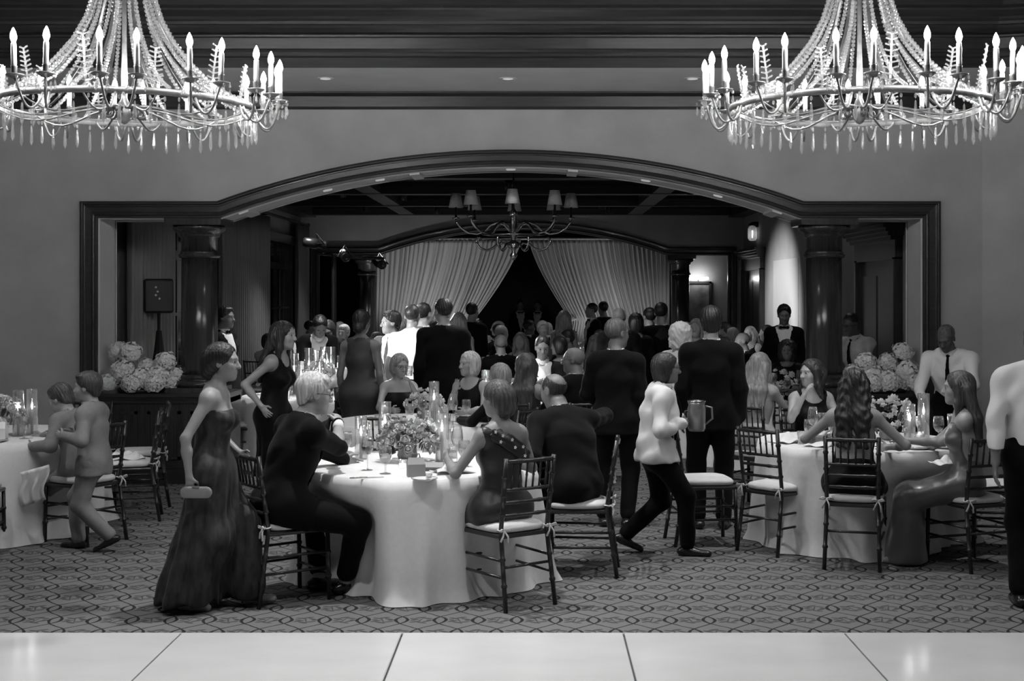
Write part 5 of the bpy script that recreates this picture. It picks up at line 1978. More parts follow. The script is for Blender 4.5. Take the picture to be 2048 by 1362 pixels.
def person(x, Y, face, label, h=1.75, sex='m', pose='stand', outfit='suit', hair='short', hairm='hair_brown', skin='skin', mats=None, lean=0.0, roll=0.0, twist=0.0,
           yaw=0.0, pitch=0.0, lh='down', rh='down', lel=None, rel=None, stride=0.0, q=1, seat=0.50, group=None, glasses=False, tie=None, child=False, feet=None, wide=1.0, curl=0.35,
           bust=0.0, vee=0.0, extra=None, z0=0.0, shin_out=0.0, lp=None, rp=None):
    mats = mats or {}
    face = np.array([face[0], face[1], 0.0])
    rz = math.atan2(face[1], face[0]) - PI / 2
    root = thing('person', label, 'person', (x, Y, z0), rz, group)
    s = h / 1.75
    hs = (s ** 0.35) if child else s ** 0.6
    hq = (0.0105, 0.0155, 0.021)[q]
    hd = (0.0058, 0.0096, 0.012)[q]
    fem = sex == 'f'
    shw = (0.158 if fem else 0.178) * s * wide
    # --- skeleton
    sit = pose == 'sit'
    pz = (seat + 0.095 * s) if sit else (0.935 - 0.05 * abs(stride)) * s
    pel = A_(0, 0, pz)
    Rw = Rz(twist * 0.5) @ Rx(-lean * 0.5) @ Ry(roll * 0.5)
    Rt = Rz(twist) @ Rx(-lean) @ Ry(roll)
    waist = pel + Rw @ A_(0, 0.0, 0.14 * s)
    T = lambda vx, vy, vz: waist + Rt @ (A_(vx, vy, vz - 0.14) * s)
    fwd, upv, rgt = Rt @ A_(0, 1, 0), Rt @ A_(0, 0, 1), Rt @ A_(1, 0, 0)
    chest, uch, nb = T(0, 0.0, 0.32), T(0, -0.005, 0.43), T(0, -0.012, 0.515)
    Rh = Rz(twist + yaw) @ Rx(-pitch)
    nt_ = T(0, 0.008, 0.575)
    hc = nt_ + 0.35 * (Rt @ A_(0, 0.005, 0.105 * hs)) + 0.65 * (Rh @ A_(0, 0.02, 0.105 * hs))
    HP = lambda vx, vy, vz: hc + Rh @ (A_(vx, vy, vz) * hs)
    shL, shR = T(-shw / s, -0.012, 0.448), T(shw / s, -0.012, 0.448)
    l1, l2 = 0.285 * s, 0.245 * s

    def arm(side, tgt, el_hint):
        sh = shR if side > 0 else shL
        if isinstance(tgt, str):
            if tgt == 'down':
                w_ = sh + A_(side * 0.05, 0.06, -0.51) * s
                hint = A_(side * 0.3, -1, 0)
            elif tgt == 'table':
                w_ = A_(side * 0.14 * s, 0.40 * s, 0.80)
                hint = A_(side * 0.8, -0.3, -0.8)
            else:
                w_ = A_(side * 0.09 * s, 0.27 * s, pz + 0.10)
                hint = A_(side * 0.9, -0.4, -0.3)
        else:
            if tgt[0] == 'w':
                d_ = np.array([tgt[1][0] - x, tgt[1][1] - Y])
                f_ = face[:2] / np.linalg.norm(face[:2])
                w_ = A_(d_ @ np.array([f_[1], -f_[0]]), d_ @ f_, tgt[1][2] - z0)
            else:
                w_ = np.asarray(tgt, float)
            hint = A_(side * 0.6, -0.6, -0.7)
        if el_hint is not None:
            hint = np.asarray(el_hint, float)
        e, w2 = ik(sh, w_, l1, l2, hint)
        return sh, e, w2
    aR, aL = arm(1, rh, rel), arm(-1, lh, lel)
    hipw = (0.092 if not fem else 0.098) * s
    legs = []
    for side in (-1, 1):
        hip = pel + A_(side * hipw, 0, -0.03 * s)
        if sit:
            if feet is not None:
                f = feet[0] if side < 0 else feet[1]
                ank = A_(f[0] * s, f[1] * s, 0.085 * s)
            else:
                ank = A_(side * 0.12 * s, 0.40 * s, 0.085 * s)
            kn, ank = ik(hip, ank, 0.43 * s, 0.41 * s, A_(side * (0.25 + shin_out), 1, 1.2))
        else:
            fy = stride * 0.36 * s * side
            lift = 0.0
            if feet is not None:
                f = feet[0] if side < 0 else feet[1]
                ank = A_(f[0] * s, f[1] * s, (f[2] if len(f) > 2 else 0.085) * s)
            else:
                lift = 0.07 * s if fy < -0.05 else 0
                ank = A_(side * (0.10 - 0.04 * abs(stride)) * s, fy, 0.085 * s + lift)
            kn, ank = ik(hip, ank, 0.435 * s, 0.425 * s, A_(side * 0.1, 1, 0.1))
        legs.append((hip, kn, ank))
    footdirs = []
    for side, (hip, kn, ank) in zip((-1, 1), legs):
        drop = max(0, ank[2] - 0.10 * s)
        d = unit(A_(side * 0.2, 1, -1.6 * drop / (0.2 * s)))
        footdirs.append(d)
    fl = (fwd, 0.76)
    hipf = (A_(0, 1, 0) if not sit else A_(0, 0, 1), 0.86)
    # --- body
    B = []
    B += [rc(legs[0][0], legs[1][0], 0.102 * s, k=0.06, flat=hipf), rc(pel, waist, 0.135 * s * (1.05 if fem else 1), (0.112 if fem else 0.13) * s * wide, 0.05, fl),
          rc(waist, chest, (0.112 if fem else 0.13) * s * wide, (0.135 if fem else 0.152) * s * wide, 0.05, fl), rc(chest, uch, (0.135 if fem else 0.152) * s * wide, 0.115 * s, 0.05, fl),
          rc(shL + (shR - shL) * 0.12, shR - (shR - shL) * 0.12, 0.055 * s, k=0.05), rc(T(0, -0.02, 0.50), T(0.13, -0.02, 0.475), 0.05 * s, 0.035 * s, 0.05), rc(T(0, -0.02, 0.50), T(-0.13, -0.02, 0.475), 0.05 * s, 0.035 * s, 0.05),
          rc(nb - upv * 0.03, nt_ + Rh @ A_(0, -0.01, 0.02), (0.050 if fem else 0.060) * hs, (0.046 if fem else 0.056) * hs, 0.03)]
    if bust:
        for sd in (-1, 1):
            B.append(el(T(sd * 0.07, 0.085, 0.315), A_(0.062, 0.062, 0.062) * bust * s, k=0.04))
    for (sh, e, w_) in (aL, aR):
        m_ = 0.86 if fem else 1.0
        B += [el(sh, A_(0.054, 0.054, 0.054) * s * m_, k=0.04), rc(sh, e, 0.050 * s * m_, 0.038 * s * m_, 0.02), rc(e, e + (w_ - e) * 0.35, 0.038 * s * m_, 0.040 * s * m_, 0.02), rc(e + (w_ - e) * 0.35, w_, 0.040 * s * m_, 0.026 * s * m_, 0.02)]
    for (hip, kn, ank), d in zip(legs, footdirs):
        B += [rc(hip, kn, 0.088 * s, 0.056 * s, 0.04), rc(kn, kn + (ank - kn) * 0.35, 0.054 * s, 0.057 * s, 0.02), rc(kn + (ank - kn) * 0.35, ank, 0.057 * s, 0.036 * s, 0.02),
              rc(ank + A_(0, -0.035, -0.045) * s, ank + d * 0.15 * s + A_(0, 0, -0.06) * s, 0.036 * s, 0.028 * s, 0.03)]
    # hands: palm, four fingers, thumb
    hands = []
    for side, (sh, e, w_), pn in ((-1, aL, lp), (1, aR, rp)):
        d = unit(w_ - e)
        n = np.asarray(pn, float) if pn is not None else A_(-side, 0.1, 0)
        n = n - d * (n @ d)
        n = unit(n) if np.linalg.norm(n) > 1e-3 else unit(np.cross(d, [1, 0, 0.3]))
        lat = unit(np.cross(d, n)) * side
        hsz = 0.95 * s * (0.9 if fem else 1.0)
        kn_ = w_ + d * 0.085 * hsz
        fr = 0.0082 * hsz * (1.0 if q == 0 else 1.25)
        B.append(rc(w_ + d * 0.02 * hsz, kn_ - d * 0.012, 0.031 * hsz, 0.036 * hsz, 0.015, (n, 0.42)))
        crl = curl if not isinstance(curl, dict) else curl.get('r' if side > 0 else 'l', 0.35)
        for i, (off, ln) in enumerate(((0.030, 0.066), (0.010, 0.076), (-0.011, 0.072), (-0.031, 0.056))):
            p0 = kn_ + lat * off * hsz - d * 0.005
            dd = d
            for j, fr_ in enumerate((0.48, 0.30, 0.22)):
                a = crl * (0.6, 1.15, 0.9)[j]
                dd = unit(dd * math.cos(a) + n * math.sin(a))
                p1 = p0 + dd * ln * fr_ * hsz + lat * off * 0.10 * hsz * fr_
                B.append(rc(p0, p1, fr * (1.08 - 0.1 * j), fr * (1.0 - 0.1 * j), 0.003))
                p0 = p1
        tb = w_ + d * 0.028 * hsz + lat * 0.026 * hsz
        t1 = tb + unit(d * 0.7 + lat * 0.8 + n * 0.25) * 0.04 * hsz
        t2 = t1 + unit(d * 0.95 + lat * 0.25 + n * (0.25 + crl * 0.5)) * 0.032 * hsz
        B += [rc(tb, t1, 0.0125 * hsz, 0.0105 * hsz, 0.01), rc(t1, t2, 0.0105 * hsz, 0.0085 * hsz, 0.004)]
        hands.append((w_, d, n, lat, kn_))
    # head and face
    E = lambda c, r, k=0.015: el(HP(*c), A_(*r) * hs, Rh, k * hs)
    fw_ = 0.94 if fem else 1.0
    B += [E((0, -0.012, 0.036), (0.0745 * fw_, 0.095, 0.083)), E((0, 0.026, -0.018), (0.060 * fw_, 0.064, 0.088), 0.03), E((0, 0.036, -0.068), (0.046 * fw_, 0.046, 0.042), 0.03),
          E((0, 0.068, -0.094), (0.020, 0.017, 0.017), 0.025)]
    for sd in (-1, 1):
        B += [E((sd * 0.040, 0.055, -0.022), (0.022, 0.024, 0.024), 0.025), rc(HP(sd * 0.012, 0.086, 0.026), HP(sd * 0.045, 0.072, 0.028), 0.010 * hs, 0.008 * hs, 0.015),
              sub(E((sd * 0.031, 0.098, 0.008), (0.018, 0.016, 0.012)), 0.014), E((sd * 0.031, 0.074, 0.007), (0.0145, 0.0135, 0.012), 0.004), E((sd * 0.010, 0.098, -0.030), (0.009, 0.010, 0.008), 0.008),
              E((sd * 0.076 * fw_, -0.006, 0.000), (0.009, 0.020, 0.031), 0.010), sub(E((sd * 0.088 * fw_, 0.0, 0.004), (0.007, 0.011, 0.018)), 0.006)]
    B += [rc(HP(0, 0.086, 0.016), HP(0, 0.108, -0.026), 0.0085 * hs, 0.0125 * hs, 0.012), rc(HP(-0.019, 0.0825, -0.058), HP(0.019, 0.0825, -0.058), 0.0072 * hs, k=0.007), rc(HP(-0.015, 0.0815, -0.069), HP(0.015, 0.0815, -0.069), 0.0078 * hs, k=0.007)]
    boxes = [(hc - 0.14 * hs, hc + 0.14 * hs, hd)]
    if q == 0:
        for (w_, d, n, lat, kn_) in hands:
            c_ = w_ + d * 0.085 * s
            boxes.append((c_ - 0.115 * s, c_ + 0.115 * s, 0.0054))
        if np.linalg.norm(hands[0][0] - hands[1][0]) < 0.16:
            a_, b_ = boxes[1], boxes[2]
            boxes[1:] = [(np.minimum(a_[0], b_[0]), np.maximum(a_[1], b_[1]), 0.0052)]
        lo_h = hc - 0.155 * hs
    V, F = mesh_fine(B, hq * (1.3 if outfit == 'dress' else 1.9), boxes)
    mk('body', V, F, skin, root)
    if q < 2:
        for sd in (-1, 1):
            p = HP(sd * 0.031, 0.0748, 0.0065)
            e_ = MB().lathe([(0.0, -0.0125), (0.008, -0.0095), (0.0122, 0), (0.008, 0.0095), (0.0, 0.0125)], 10).build('eye', 'eye', root, True)
            e_.location = p
            e_.scale = (hs,) * 3
            i_ = MB().lathe([(0.0, 0.0), (0.0068, 0.0), (0.005, 0.0022), (0.0, 0.003)], 10).build('iris', 'iris', e_, True)
            i_.matrix_local = Matrix(np.vstack([np.hstack([(Rh @ Rx(-PI / 2)), (Rh @ A_(0, 0.0115, 0))[:, None]]), [0, 0, 0, 1]]).tolist())
    # --- hair
    Hr = []
    loc = lambda px, py, pz_: None
    Ri = Rh.T

    def hl(fn):
        """cut written in head coordinates"""
        def f(x_, y_, z_):
            dx, dy, dz = x_ - hc[0], y_ - hc[1], z_ - hc[2]
            u = (Ri[0, 0] * dx + Ri[0, 1] * dy + Ri[0, 2] * dz) / hs
            v = (Ri[1, 0] * dx + Ri[1, 1] * dy + Ri[1, 2] * dz) / hs
            w__ = (Ri[2, 0] * dx + Ri[2, 1] * dy + Ri[2, 2] * dz) / hs
            return fn(u, v, w__) * hs
        return cut(f)
    line = lambda u, v, w_, o=0.003: -((-0.62 * v + 0.785 * w_) - o)
    hairk = hair
    vol = {'short': 0.009, 'crop': 0.005, 'full': 0.018, 'side': 0.015}.get(hairk, 0.013)
    if hairk in ('short', 'crop', 'full', 'side'):
        Hr = [E((0, -0.019, 0.045), (0.0745 + vol * 0.8, 0.0945 + vol * 0.8, 0.083 + vol))]
        if hairk == 'side':
            Hr += [E((0.02, 0.045, 0.098), (0.062, 0.045, 0.024), 0.02)]
        if hairk == 'full':
            Hr += [E((0, 0.03, 0.098), (0.066, 0.055, 0.028), 0.02), E((0, -0.075, -0.02), (0.07, 0.03, 0.06), 0.02)]
        Hr += [sub(E((0, 0.092, -0.022), (0.068, 0.080, 0.100)), 0.012 * hs), hl(lambda u, v, w_: line(u, v, w_, -0.002))]
    elif hairk in ('bald', 'balding'):
        lim = 0.030 if hairk == 'bald' else 0.088
        Hr = [E((0, -0.016, 0.034), (0.0785, 0.0985, 0.0855)), sub(E((0, 0.12, -0.005), (0.08, 0.088, 0.115)), 0.01 * hs), hl(lambda u, v, w_: np.maximum(line(u, v, w_, -0.012), (-0.62 * v + 0.785 * w_) - lim))]
    else:
        Hr = [E((0, -0.016, 0.040), (0.086, 0.107, 0.094))]
        facecut = sub(E((0, 0.088, -0.035), (0.064, 0.082, 0.112)), 0.010 * hs)
        if hairk in ('long', 'wavy', 'straight'):
            dn = 0.30 if hairk != 'wavy' else 0.34
            bk = -0.085
            back = lambda a_, v_, z_: nt_ + Rt @ (A_(a_, v_, z_) * s)
            Hr += [E((0, -0.06, -0.04), (0.088, 0.06, 0.11), 0.04)]
            for a_ in (-0.075, -0.03, 0.03, 0.075):
                Hr += [rc(HP(a_ * 0.95, -0.065, 0.0), back(a_ * 1.15, bk - 0.02, -0.12), 0.040 * hs, 0.040 * s, 0.03), rc(back(a_ * 1.15, bk - 0.02, -0.12), back(a_ * 1.2, bk - 0.035, -dn), 0.040 * s, 0.022 * s, 0.03)]
            for sd in (-1, 1):
                Hr += [rc(HP(sd * 0.078, 0.005, 0.03), HP(sd * 0.085, 0.0, -0.10), 0.026 * hs, 0.028 * hs, 0.03), rc(HP(sd * 0.085, 0.0, -0.10), T(sd * 0.105, 0.03, 0.42), 0.028 * hs, 0.02 * hs, 0.03)]
        elif hairk == 'bob':
            Hr += [E((0, -0.035, -0.02), (0.095, 0.085, 0.115), 0.03)]
        elif hairk == 'curly':
            Hr += [E((0, -0.03, 0.03), (0.115, 0.11, 0.115), 0.02), E((0, -0.04, -0.07), (0.115, 0.08, 0.08), 0.03)]
        elif hairk == 'bun':
            Hr += [E((0, -0.115, -0.055), (0.05, 0.045, 0.045), 0.015), E((0, -0.07, -0.03), (0.07, 0.05, 0.06), 0.02)]
        elif hairk == 'updo':
            Hr += [E((0, -0.075, -0.01), (0.083, 0.066, 0.088), 0.03), E((0, -0.095, -0.055), (0.058, 0.05, 0.052), 0.02), rc(HP(0, -0.08, -0.08), HP(0.0, -0.075, -0.135), 0.028 * hs, 0.010 * hs, 0.02),
                   rc(HP(0.03, -0.07, -0.09), HP(0.04, -0.075, -0.15), 0.012 * hs, 0.004 * hs, 0.01), rc(HP(-0.03, -0.07, -0.09), HP(-0.035, -0.07, -0.14), 0.010 * hs, 0.004 * hs, 0.01)]
        Hr += [facecut]

    def hair_disp(p):
        loc_ = (p - hc) @ Rh / hs
        a_ = np.arctan2(loc_[:, 0], -loc_[:, 1] + 0.02)
        f = 0.0022 * np.sin(a_ * 34 + 5 * loc_[:, 2] * 8) + 0.0016 * np.sin(a_ * 61 - loc_[:, 2] * 25)
        if hairk in ('wavy', 'curly'):
            f = f + 0.007 * np.sin(loc_[:, 2] * 75 + 4 * np.sin(a_ * 5)) * np.cos(a_ * 9 + loc_[:, 2] * 20)
        if hairk == 'curly':
            f = f + 0.007 * np.sin(loc_[:, 0] * 110) * np.sin(loc_[:, 1] * 105 + 1) * np.sin(loc_[:, 2] * 95)
        return f * hs
    V, F = mesh_prims(Hr, (0.0063, 0.0098, 0.014)[q], hair_disp if q < 2 else None)
    if len(F):
        mk('hair', V, F, hairm, root)
    # --- clothes
    fold_seed = (x * 7.3 + Y * 3.1) % 6

    def folds(amp, fr=1.0):
        def f(p):
            return amp * (np.sin(p[:, 2] * 38 * fr + 3 * np.sin(p[:, 0] * 14 + fold_seed) + 9 * p[:, 1]) * 0.5 + 0.5 * np.sin(p[:, 0] * 31 * fr - p[:, 2] * 19 + fold_seed * 2 + 2 * np.sin(p[:, 1] * 17)))
        return f
    tl_ = lambda fn: cut(lambda x_, y_, z_: fn(*[(rgt if i == 0 else fwd if i == 1 else upv)[0] * (x_ - waist[0]) + (rgt if i == 0 else fwd if i == 1 else upv)[1] * (y_ - waist[1]) + (rgt if i == 0 else fwd if i == 1 else upv)[2] * (z_ - waist[2]) for i in range(3)]))

    def torso(inf, lower=-0.10, wf=1.0):
        w1 = (0.112 if fem else 0.13) * s * wide
        c1 = (0.135 if fem else 0.152) * s * wide
        t_ = [rc(waist, chest, w1 + inf, c1 + inf, 0.05, fl), rc(chest, uch, c1 + inf, 0.115 * s + inf, 0.05, fl), rc(pel, waist, 0.14 * s + inf, w1 + inf, 0.05, fl),
              rc(shL + (shR - shL) * 0.08, shR - (shR - shL) * 0.08, 0.050 * s + inf, k=0.05), rc(T(0, -0.02, 0.49), T(0.12, -0.02, 0.47), 0.046 * s + inf, 0.036 * s + inf, 0.05), rc(T(0, -0.02, 0.49), T(-0.12, -0.02, 0.47), 0.046 * s + inf, 0.036 * s + inf, 0.05)]
        if bust:
            for sd in (-1, 1):
                t_.append(el(T(sd * 0.07, 0.085, 0.315), (A_(0.062, 0.062, 0.062) * bust * s + inf), k=0.04))
        return t_

    def sleeves(inf, to=0.97):
        r_ = []
        m_ = 0.88 if fem else 1.0
        for (sh, e, w_) in (aL, aR):
            we = e + (w_ - e) * to
            r_ += [el(sh, A_(1, 1, 1) * (0.056 * s * m_ + inf), k=0.05), rc(sh, e, 0.053 * s * m_ + inf, 0.046 * s * m_ + inf, 0.03), rc(e, we, 0.046 * s * m_ + inf, 0.034 * s * m_ + inf, 0.02)]
        return r_

    def short_sleeves(inf, fr=0.5):
        r_ = []
        for (sh, e, w_) in (aL, aR):
            r_ += [el(sh, A_(1, 1, 1) * (0.056 * s + inf), k=0.05), rc(sh, sh + (e - sh) * fr, 0.053 * s + inf, 0.05 * s + inf * 1.3, 0.03)]
        return r_
    neck_hole = lambda r=0.066: sub(rc(nb - upv * 0.02 + fwd * 0.012, nt_ + upv * 0.06, r * hs, r * 1.15 * hs), 0.008)

    def trousers(inf=0.018, m='suit', break_=0.055):
        t_ = [rc(legs[0][0], legs[1][0], 0.104 * s + inf, k=0.06, flat=hipf), rc(pel, waist - (waist - pel) * 0.35, 0.14 * s * max(1, wide) + (inf * 0.6 if outfit == 'suit' else 0.020), 0.130 * s * max(1, wide) + (inf * 0.6 if outfit == 'suit' else 0.026), 0.05, fl)]
        for (hip, kn, ank) in legs:
            t_ += [rc(hip, kn, 0.090 * s + inf, 0.060 * s + inf, 0.04), rc(kn, ank + (kn - ank) * (0.06 if not sit else 0.16), 0.060 * s + inf, 0.046 * s + inf, 0.03)]
        V_, F_ = mesh_prims(t_, hq * 1.3, folds(0.004, 0.8) if q < 2 else None)
        mk('trousers', V_, F_, m, root)

    def shoes(m='shoe', heel=False):
        for (hip, kn, ank), d in zip(legs, footdirs):
            o_ = ank - A_(0, 0, 0.085 * s) if not heel else ank - A_(0, 0, 0.085 * s)
            dn_ = unit(np.cross(np.cross(d, A_(0, 0, 1)), d))
            dh = A_(d[0], d[1], 0) * 1.0
            base = ank - dn_ * 0.060 * s
            if heel:
                t_ = [rc(base - d * 0.035 * s + dn_ * 0.012 * s, base + d * 0.15 * s, 0.025 * s, 0.026 * s, 0.02, (dn_, 0.55)), rc(base - d * 0.05 * s, base - d * 0.05 * s - dn_ * 0.02 * s, 0.012 * s, 0.008 * s, 0.01)]
            else:
                t_ = [rc(base - d * 0.05 * s + dn_ * 0.012 * s, base + d * 0.17 * s - dn_ * 0.004 * s, 0.042 * s, 0.038 * s, 0.02, (dn_, 0.8)), rc(base - d * 0.01 * s + dn_ * 0.03 * s, base + d * 0.05 * s + dn_ * 0.012 * s, 0.040 * s, 0.03 * s, 0.03)]
                t_ += [cut(lambda x_, y_, z_, n=dn_, b=base: -((x_ - b[0]) * n[0] + (y_ - b[1]) * n[1] + (z_ - b[2]) * n[2]) - 0.024 * s)]
            V_, F_ = mesh_prims(t_, hq * 0.9)
            if len(F_):
                mk('shoe', V_, F_, m, root)

    def collar(m='shirt'):
        V_, F_ = mesh_prims([rc(nb - upv * 0.025, nb + upv * 0.056 + fwd * 0.012, 0.080 * hs, 0.072 * hs, 0.02), sub(rc(nb - upv * 0.08, nb + upv * 0.10, 0.064 * hs), 0.002),
                             cut(lambda x_, y_, z_: ((x_ - nb[0]) * upv[0] + (y_ - nb[1]) * upv[1] + (z_ - nb[2]) * upv[2]) - 0.052 * hs)], min(hq, 0.0095))
        if len(F_):
            mk('collar', V_, F_, m, root)

    def necktie(kind, front=()):
        if kind == 'bow':
            c_ = nb + fwd * 0.082 * hs + upv * 0.012
            t_ = [rc(c_, c_ + rgt * 0.045 * s, 0.008, 0.021 * s, 0.004), rc(c_, c_ - rgt * 0.045 * s, 0.008, 0.021 * s, 0.004), el(c_ + fwd * 0.004, A_(0.012, 0.012, 0.012))]
            t_[0]['flat'] = t_[1]['flat'] = (fwd, 0.5)
            V_, F_ = mesh_prims(t_, 0.006)
            mk('bow_tie', V_, F_, 'suit', root)
        else:
            c_ = nb + fwd * 0.08 * hs + upv * 0.002
            pts_ = [c_]
            for zz in (0.455, 0.40, 0.32, 0.22, 0.12):
                o_ = T(0, 0, zz)
                pts_.append(o_ + fwd * (depth_at(front, o_, fwd) + (0.012 if outfit != 'suit' else 0.005)))
            rr_ = (0.013, 0.016, 0.020, 0.024, 0.029, 0.033)
            t_ = [el(c_, A_(0.02, 0.014, 0.018) * s)] + [rc(pts_[i], pts_[i + 1], rr_[i] * s, rr_[i + 1] * s, 0.006, (fwd, 0.4)) for i in range(5)]
            V_, F_ = mesh_prims(t_, 0.007)
            mk('tie', V_, F_, kind, root)

    if outfit == 'suit':
        jm, tm = mats.get('jacket', 'suit'), mats.get('trousers', mats.get('jacket', 'suit'))
        t_ = torso(0.022) + sleeves(0.013)
        hem = 0.30 * s if not sit else 0.10 * s
        if sit:
            t_ += [rc(legs[0][0] + A_(0, -0.01, 0.03), legs[1][0] + A_(0, -0.01, 0.03), 0.104 * s + 0.034, k=0.08, flat=hipf), rc(legs[0][0], legs[0][0] + (legs[0][1] - legs[0][0]) * 0.25, 0.125 * s, 0.112 * s, 0.04), rc(legs[1][0], legs[1][0] + (legs[1][1] - legs[1][0]) * 0.25, 0.125 * s, 0.112 * s, 0.04)]
        else:
            lo_ = pel - A_(0, 0, 0.13 * s)
            t_ += [rc(hip_, hip_ + (kn__ - hip_) * 0.35, 0.128 * s, 0.118 * s, 0.06) for hip_, kn__, _ in legs]
            t_ += [rc(pel, lo_, 0.155 * s + 0.022, 0.172 * s + 0.022, 0.05, (A_(0, 1, 0), 0.78)), cut(lambda x_, y_, z_: (pel[2] - 0.155 * s) - z_ + 0 * x_ + 0 * y_)]
        vz = 0.10 + vee
        t_ += [tl_(lambda u, v, w_: -np.maximum(np.abs(u) - 0.24 * np.maximum(0, w_ - (vz - 0.14) * s) - 0.0, 0.02 - v)), neck_hole(0.070)]
        V_, F_ = mesh_prims(t_, hq * 1.15, folds(0.0045) if q < 2 else None)
        mk('jacket', V_, F_, jm, root)
        V_, F_ = mesh_prims(torso(0.013) + [neck_hole(0.06)], hq * 1.5)
        mk('shirt', V_, F_, mats.get('shirt', 'shirt'), root)
        if q < 2:
            for side, (sh, e, w_) in ((-1, aL), (1, aR)):
                V_, F_ = mesh_prims([rc(e + (w_ - e) * 0.88, e + (w_ - e) * 0.97, 0.0375 * s, 0.036 * s, 0.01)], 0.008)
                mk('shirt_cuff', V_, F_, mats.get('shirt', 'shirt'), root)
            # lapels: two folded strips beside the opening
            for sd in (-1, 1):
                a0, a1, a2 = T(sd * 0.075, 0.045, 0.475), T(sd * 0.095, 0.118 * (0.9 + 0.1 * wide), 0.34), T(sd * 0.012, 0.142 * wide, vz + 0.005)
                V_, F_ = mesh_prims([rc(a0, a1, 0.018 * s, 0.034 * s, 0.02, (fwd, 0.4)), rc(a1, a2, 0.034 * s, 0.010 * s, 0.02, (fwd, 0.4))], 0.011)
                mk('lapel', V_, F_, mats.get('lapel', jm), root)
        collar(mats.get('shirt', 'shirt'))
        trousers(0.018, tm)
        shoes()
        if tie:
            necktie(tie, torso(0.014))
    elif outfit in ('shirt', 'server'):
        sm = mats.get('shirt', 'shirt')
        inf = 0.020 if outfit == 'shirt' else 0.030
        t_ = torso(inf) + sleeves(0.010 if outfit == 'shirt' else 0.018)
        if outfit == 'shirt':
            t_ += [cut(lambda x_, y_, z_: (pel[2] + 0.03 * s) - z_ + 0 * x_ + 0 * y_)]
        if outfit == 'server':
            t_ += [rc(hip_, hip_ + (kn__ - hip_) * 0.30, 0.138 * s, 0.130 * s, 0.06) for hip_, kn__, _ in legs]
            t_ += [rc(pel, pel - A_(0, 0, 0.06 * s), 0.165 * s + 0.034, 0.180 * s + 0.034, 0.05, (A_(0, 1, 0), 0.80)), cut(lambda x_, y_, z_: (pel[2] - 0.10 * s) - z_ + 0 * x_ + 0 * y_)]
        t_ += [neck_hole(0.066)]
        V_, F_ = mesh_prims(t_, hq, folds(0.011, 0.9) if q < 2 else None)
        mk('shirt' if outfit == 'shirt' else 'jacket', V_, F_, sm, root)
        collar(sm)
        if outfit == 'server' and q == 0:
            for i in range(4):
                p = T(0.0, 0.155, 0.10 + 0.07 * i)
                MB().lathe([(0, 0), (0.009, 0), (0.008, 0.004), (0, 0.005)], 8).build('button', 'silver', root, True, p).rotation_euler = (-PI / 2, 0, 0)
        trousers(0.018, mats.get('trousers', 'suit'))
        shoes()
        if tie:
            necktie(tie, torso(inf + 0.006))
    elif outfit == 'dress':
        dm = mats.get('dress', 'dress_black')
        style = mats.get('style', 'sleeveless')
        t_ = torso(0.010)
        if style in ('strapless', 'off'):
            top = 0.385 if style == 'strapless' else 0.405
            t_ += [tl_(lambda u, v, w_: w_ - (top - 0.14) * s)]
        elif style == 'one':
            sgn = mats.get('side', -1)
            t_ += [tl_(lambda u, v, w_: (w_ - (0.40 - 0.14) * s) * 0.85 - sgn * u * 0.75), sub(el(shR if sgn < 0 else shL, A_(0.09, 0.09, 0.09) * s), 0.01), neck_hole(0.062)]
        elif style == 'backless':
            t_ += [tl_(lambda u, v, w_: np.minimum(w_ - (0.12 - 0.14) * s, 0.01 - v)), tl_(lambda u, v, w_: w_ - (0.44 - 0.14) * s)]
        elif style == 'long_sleeve':
            t_ += sleeves(0.010) + [neck_hole(0.075)]
        else:
            for sh in (shL, shR):
                t_ += [sub(el(sh + (rgt if sh is shR else -rgt) * 0.02 * s, A_(0.078, 0.09, 0.085) * s), 0.01)]
            t_ += [sub(el(nb + fwd * 0.05 * s, A_(0.095, 0.11, 0.10) * s), 0.01)]
        fl2 = (A_(0, 1, 0), 0.8)
        if sit:
            mh, mk_ = (legs[0][0] + legs[1][0]) / 2, (legs[0][1] + legs[1][1]) / 2
            ma = (legs[0][2] + legs[1][2]) / 2
            sk = [rc(legs[0][0], legs[1][0], 0.118 * s, k=0.06), rc(pel, waist, 0.142 * s, 0.124 * s, 0.05, fl), rc(mh, mk_, 0.115 * s, 0.085 * s, 0.06)]
            ln_ = mats.get('len', 1.0)
            for (hip, kn, ank) in legs:
                e_ = kn + (ank - A_(0, 0, 0.05) - kn) * min(1.0, ln_)
                sk += [rc(hip, kn, 0.115 * s, 0.092 * s, 0.06)] + ([rc(kn, e_, 0.095 * s, 0.13 * s * ln_, 0.06)] if ln_ > 0.2 else [])
            if ln_ > 0.2:
                sk += [rc(mk_, mk_ + (ma - A_(0, 0, 0.05) - mk_) * ln_, 0.10 * s, 0.15 * s * ln_, 0.06)]
            sk += [cut(lambda x_, y_, z_: 0.012 - z_ + 0 * x_ + 0 * y_)]
            fb, fs_ = folds(0.0022), folds(0.007, 0.7)
            dsp = lambda p_: np.where(p_[:, 2] > waist[2], fb(p_), fs_(p_))
            V_, F_ = mesh_prims(t_ + sk, hq * 1.15, dsp if q < 2 else None)
        else:
            ln_ = mats.get('len', 1.0)
            zb = pel[2] * (1 - ln_) + 0.03 * ln_
            fw2 = mats.get('flare', 0.20)
            off = A_(0, mats.get('trail', 0.0), 0)
            bot = A_(0, 0, zb) + off
            ma = (legs[0][2] + legs[1][2]) / 2
            sk = [rc(legs[0][0], legs[1][0], 0.108 * s, k=0.08, flat=hipf), rc(waist - upv * 0.02, pel, 0.122 * s, 0.145 * s, 0.05, fl), rc(pel - A_(0, 0, 0.05), bot, 0.125 * s, fw2 * s, 0.06, fl2)]
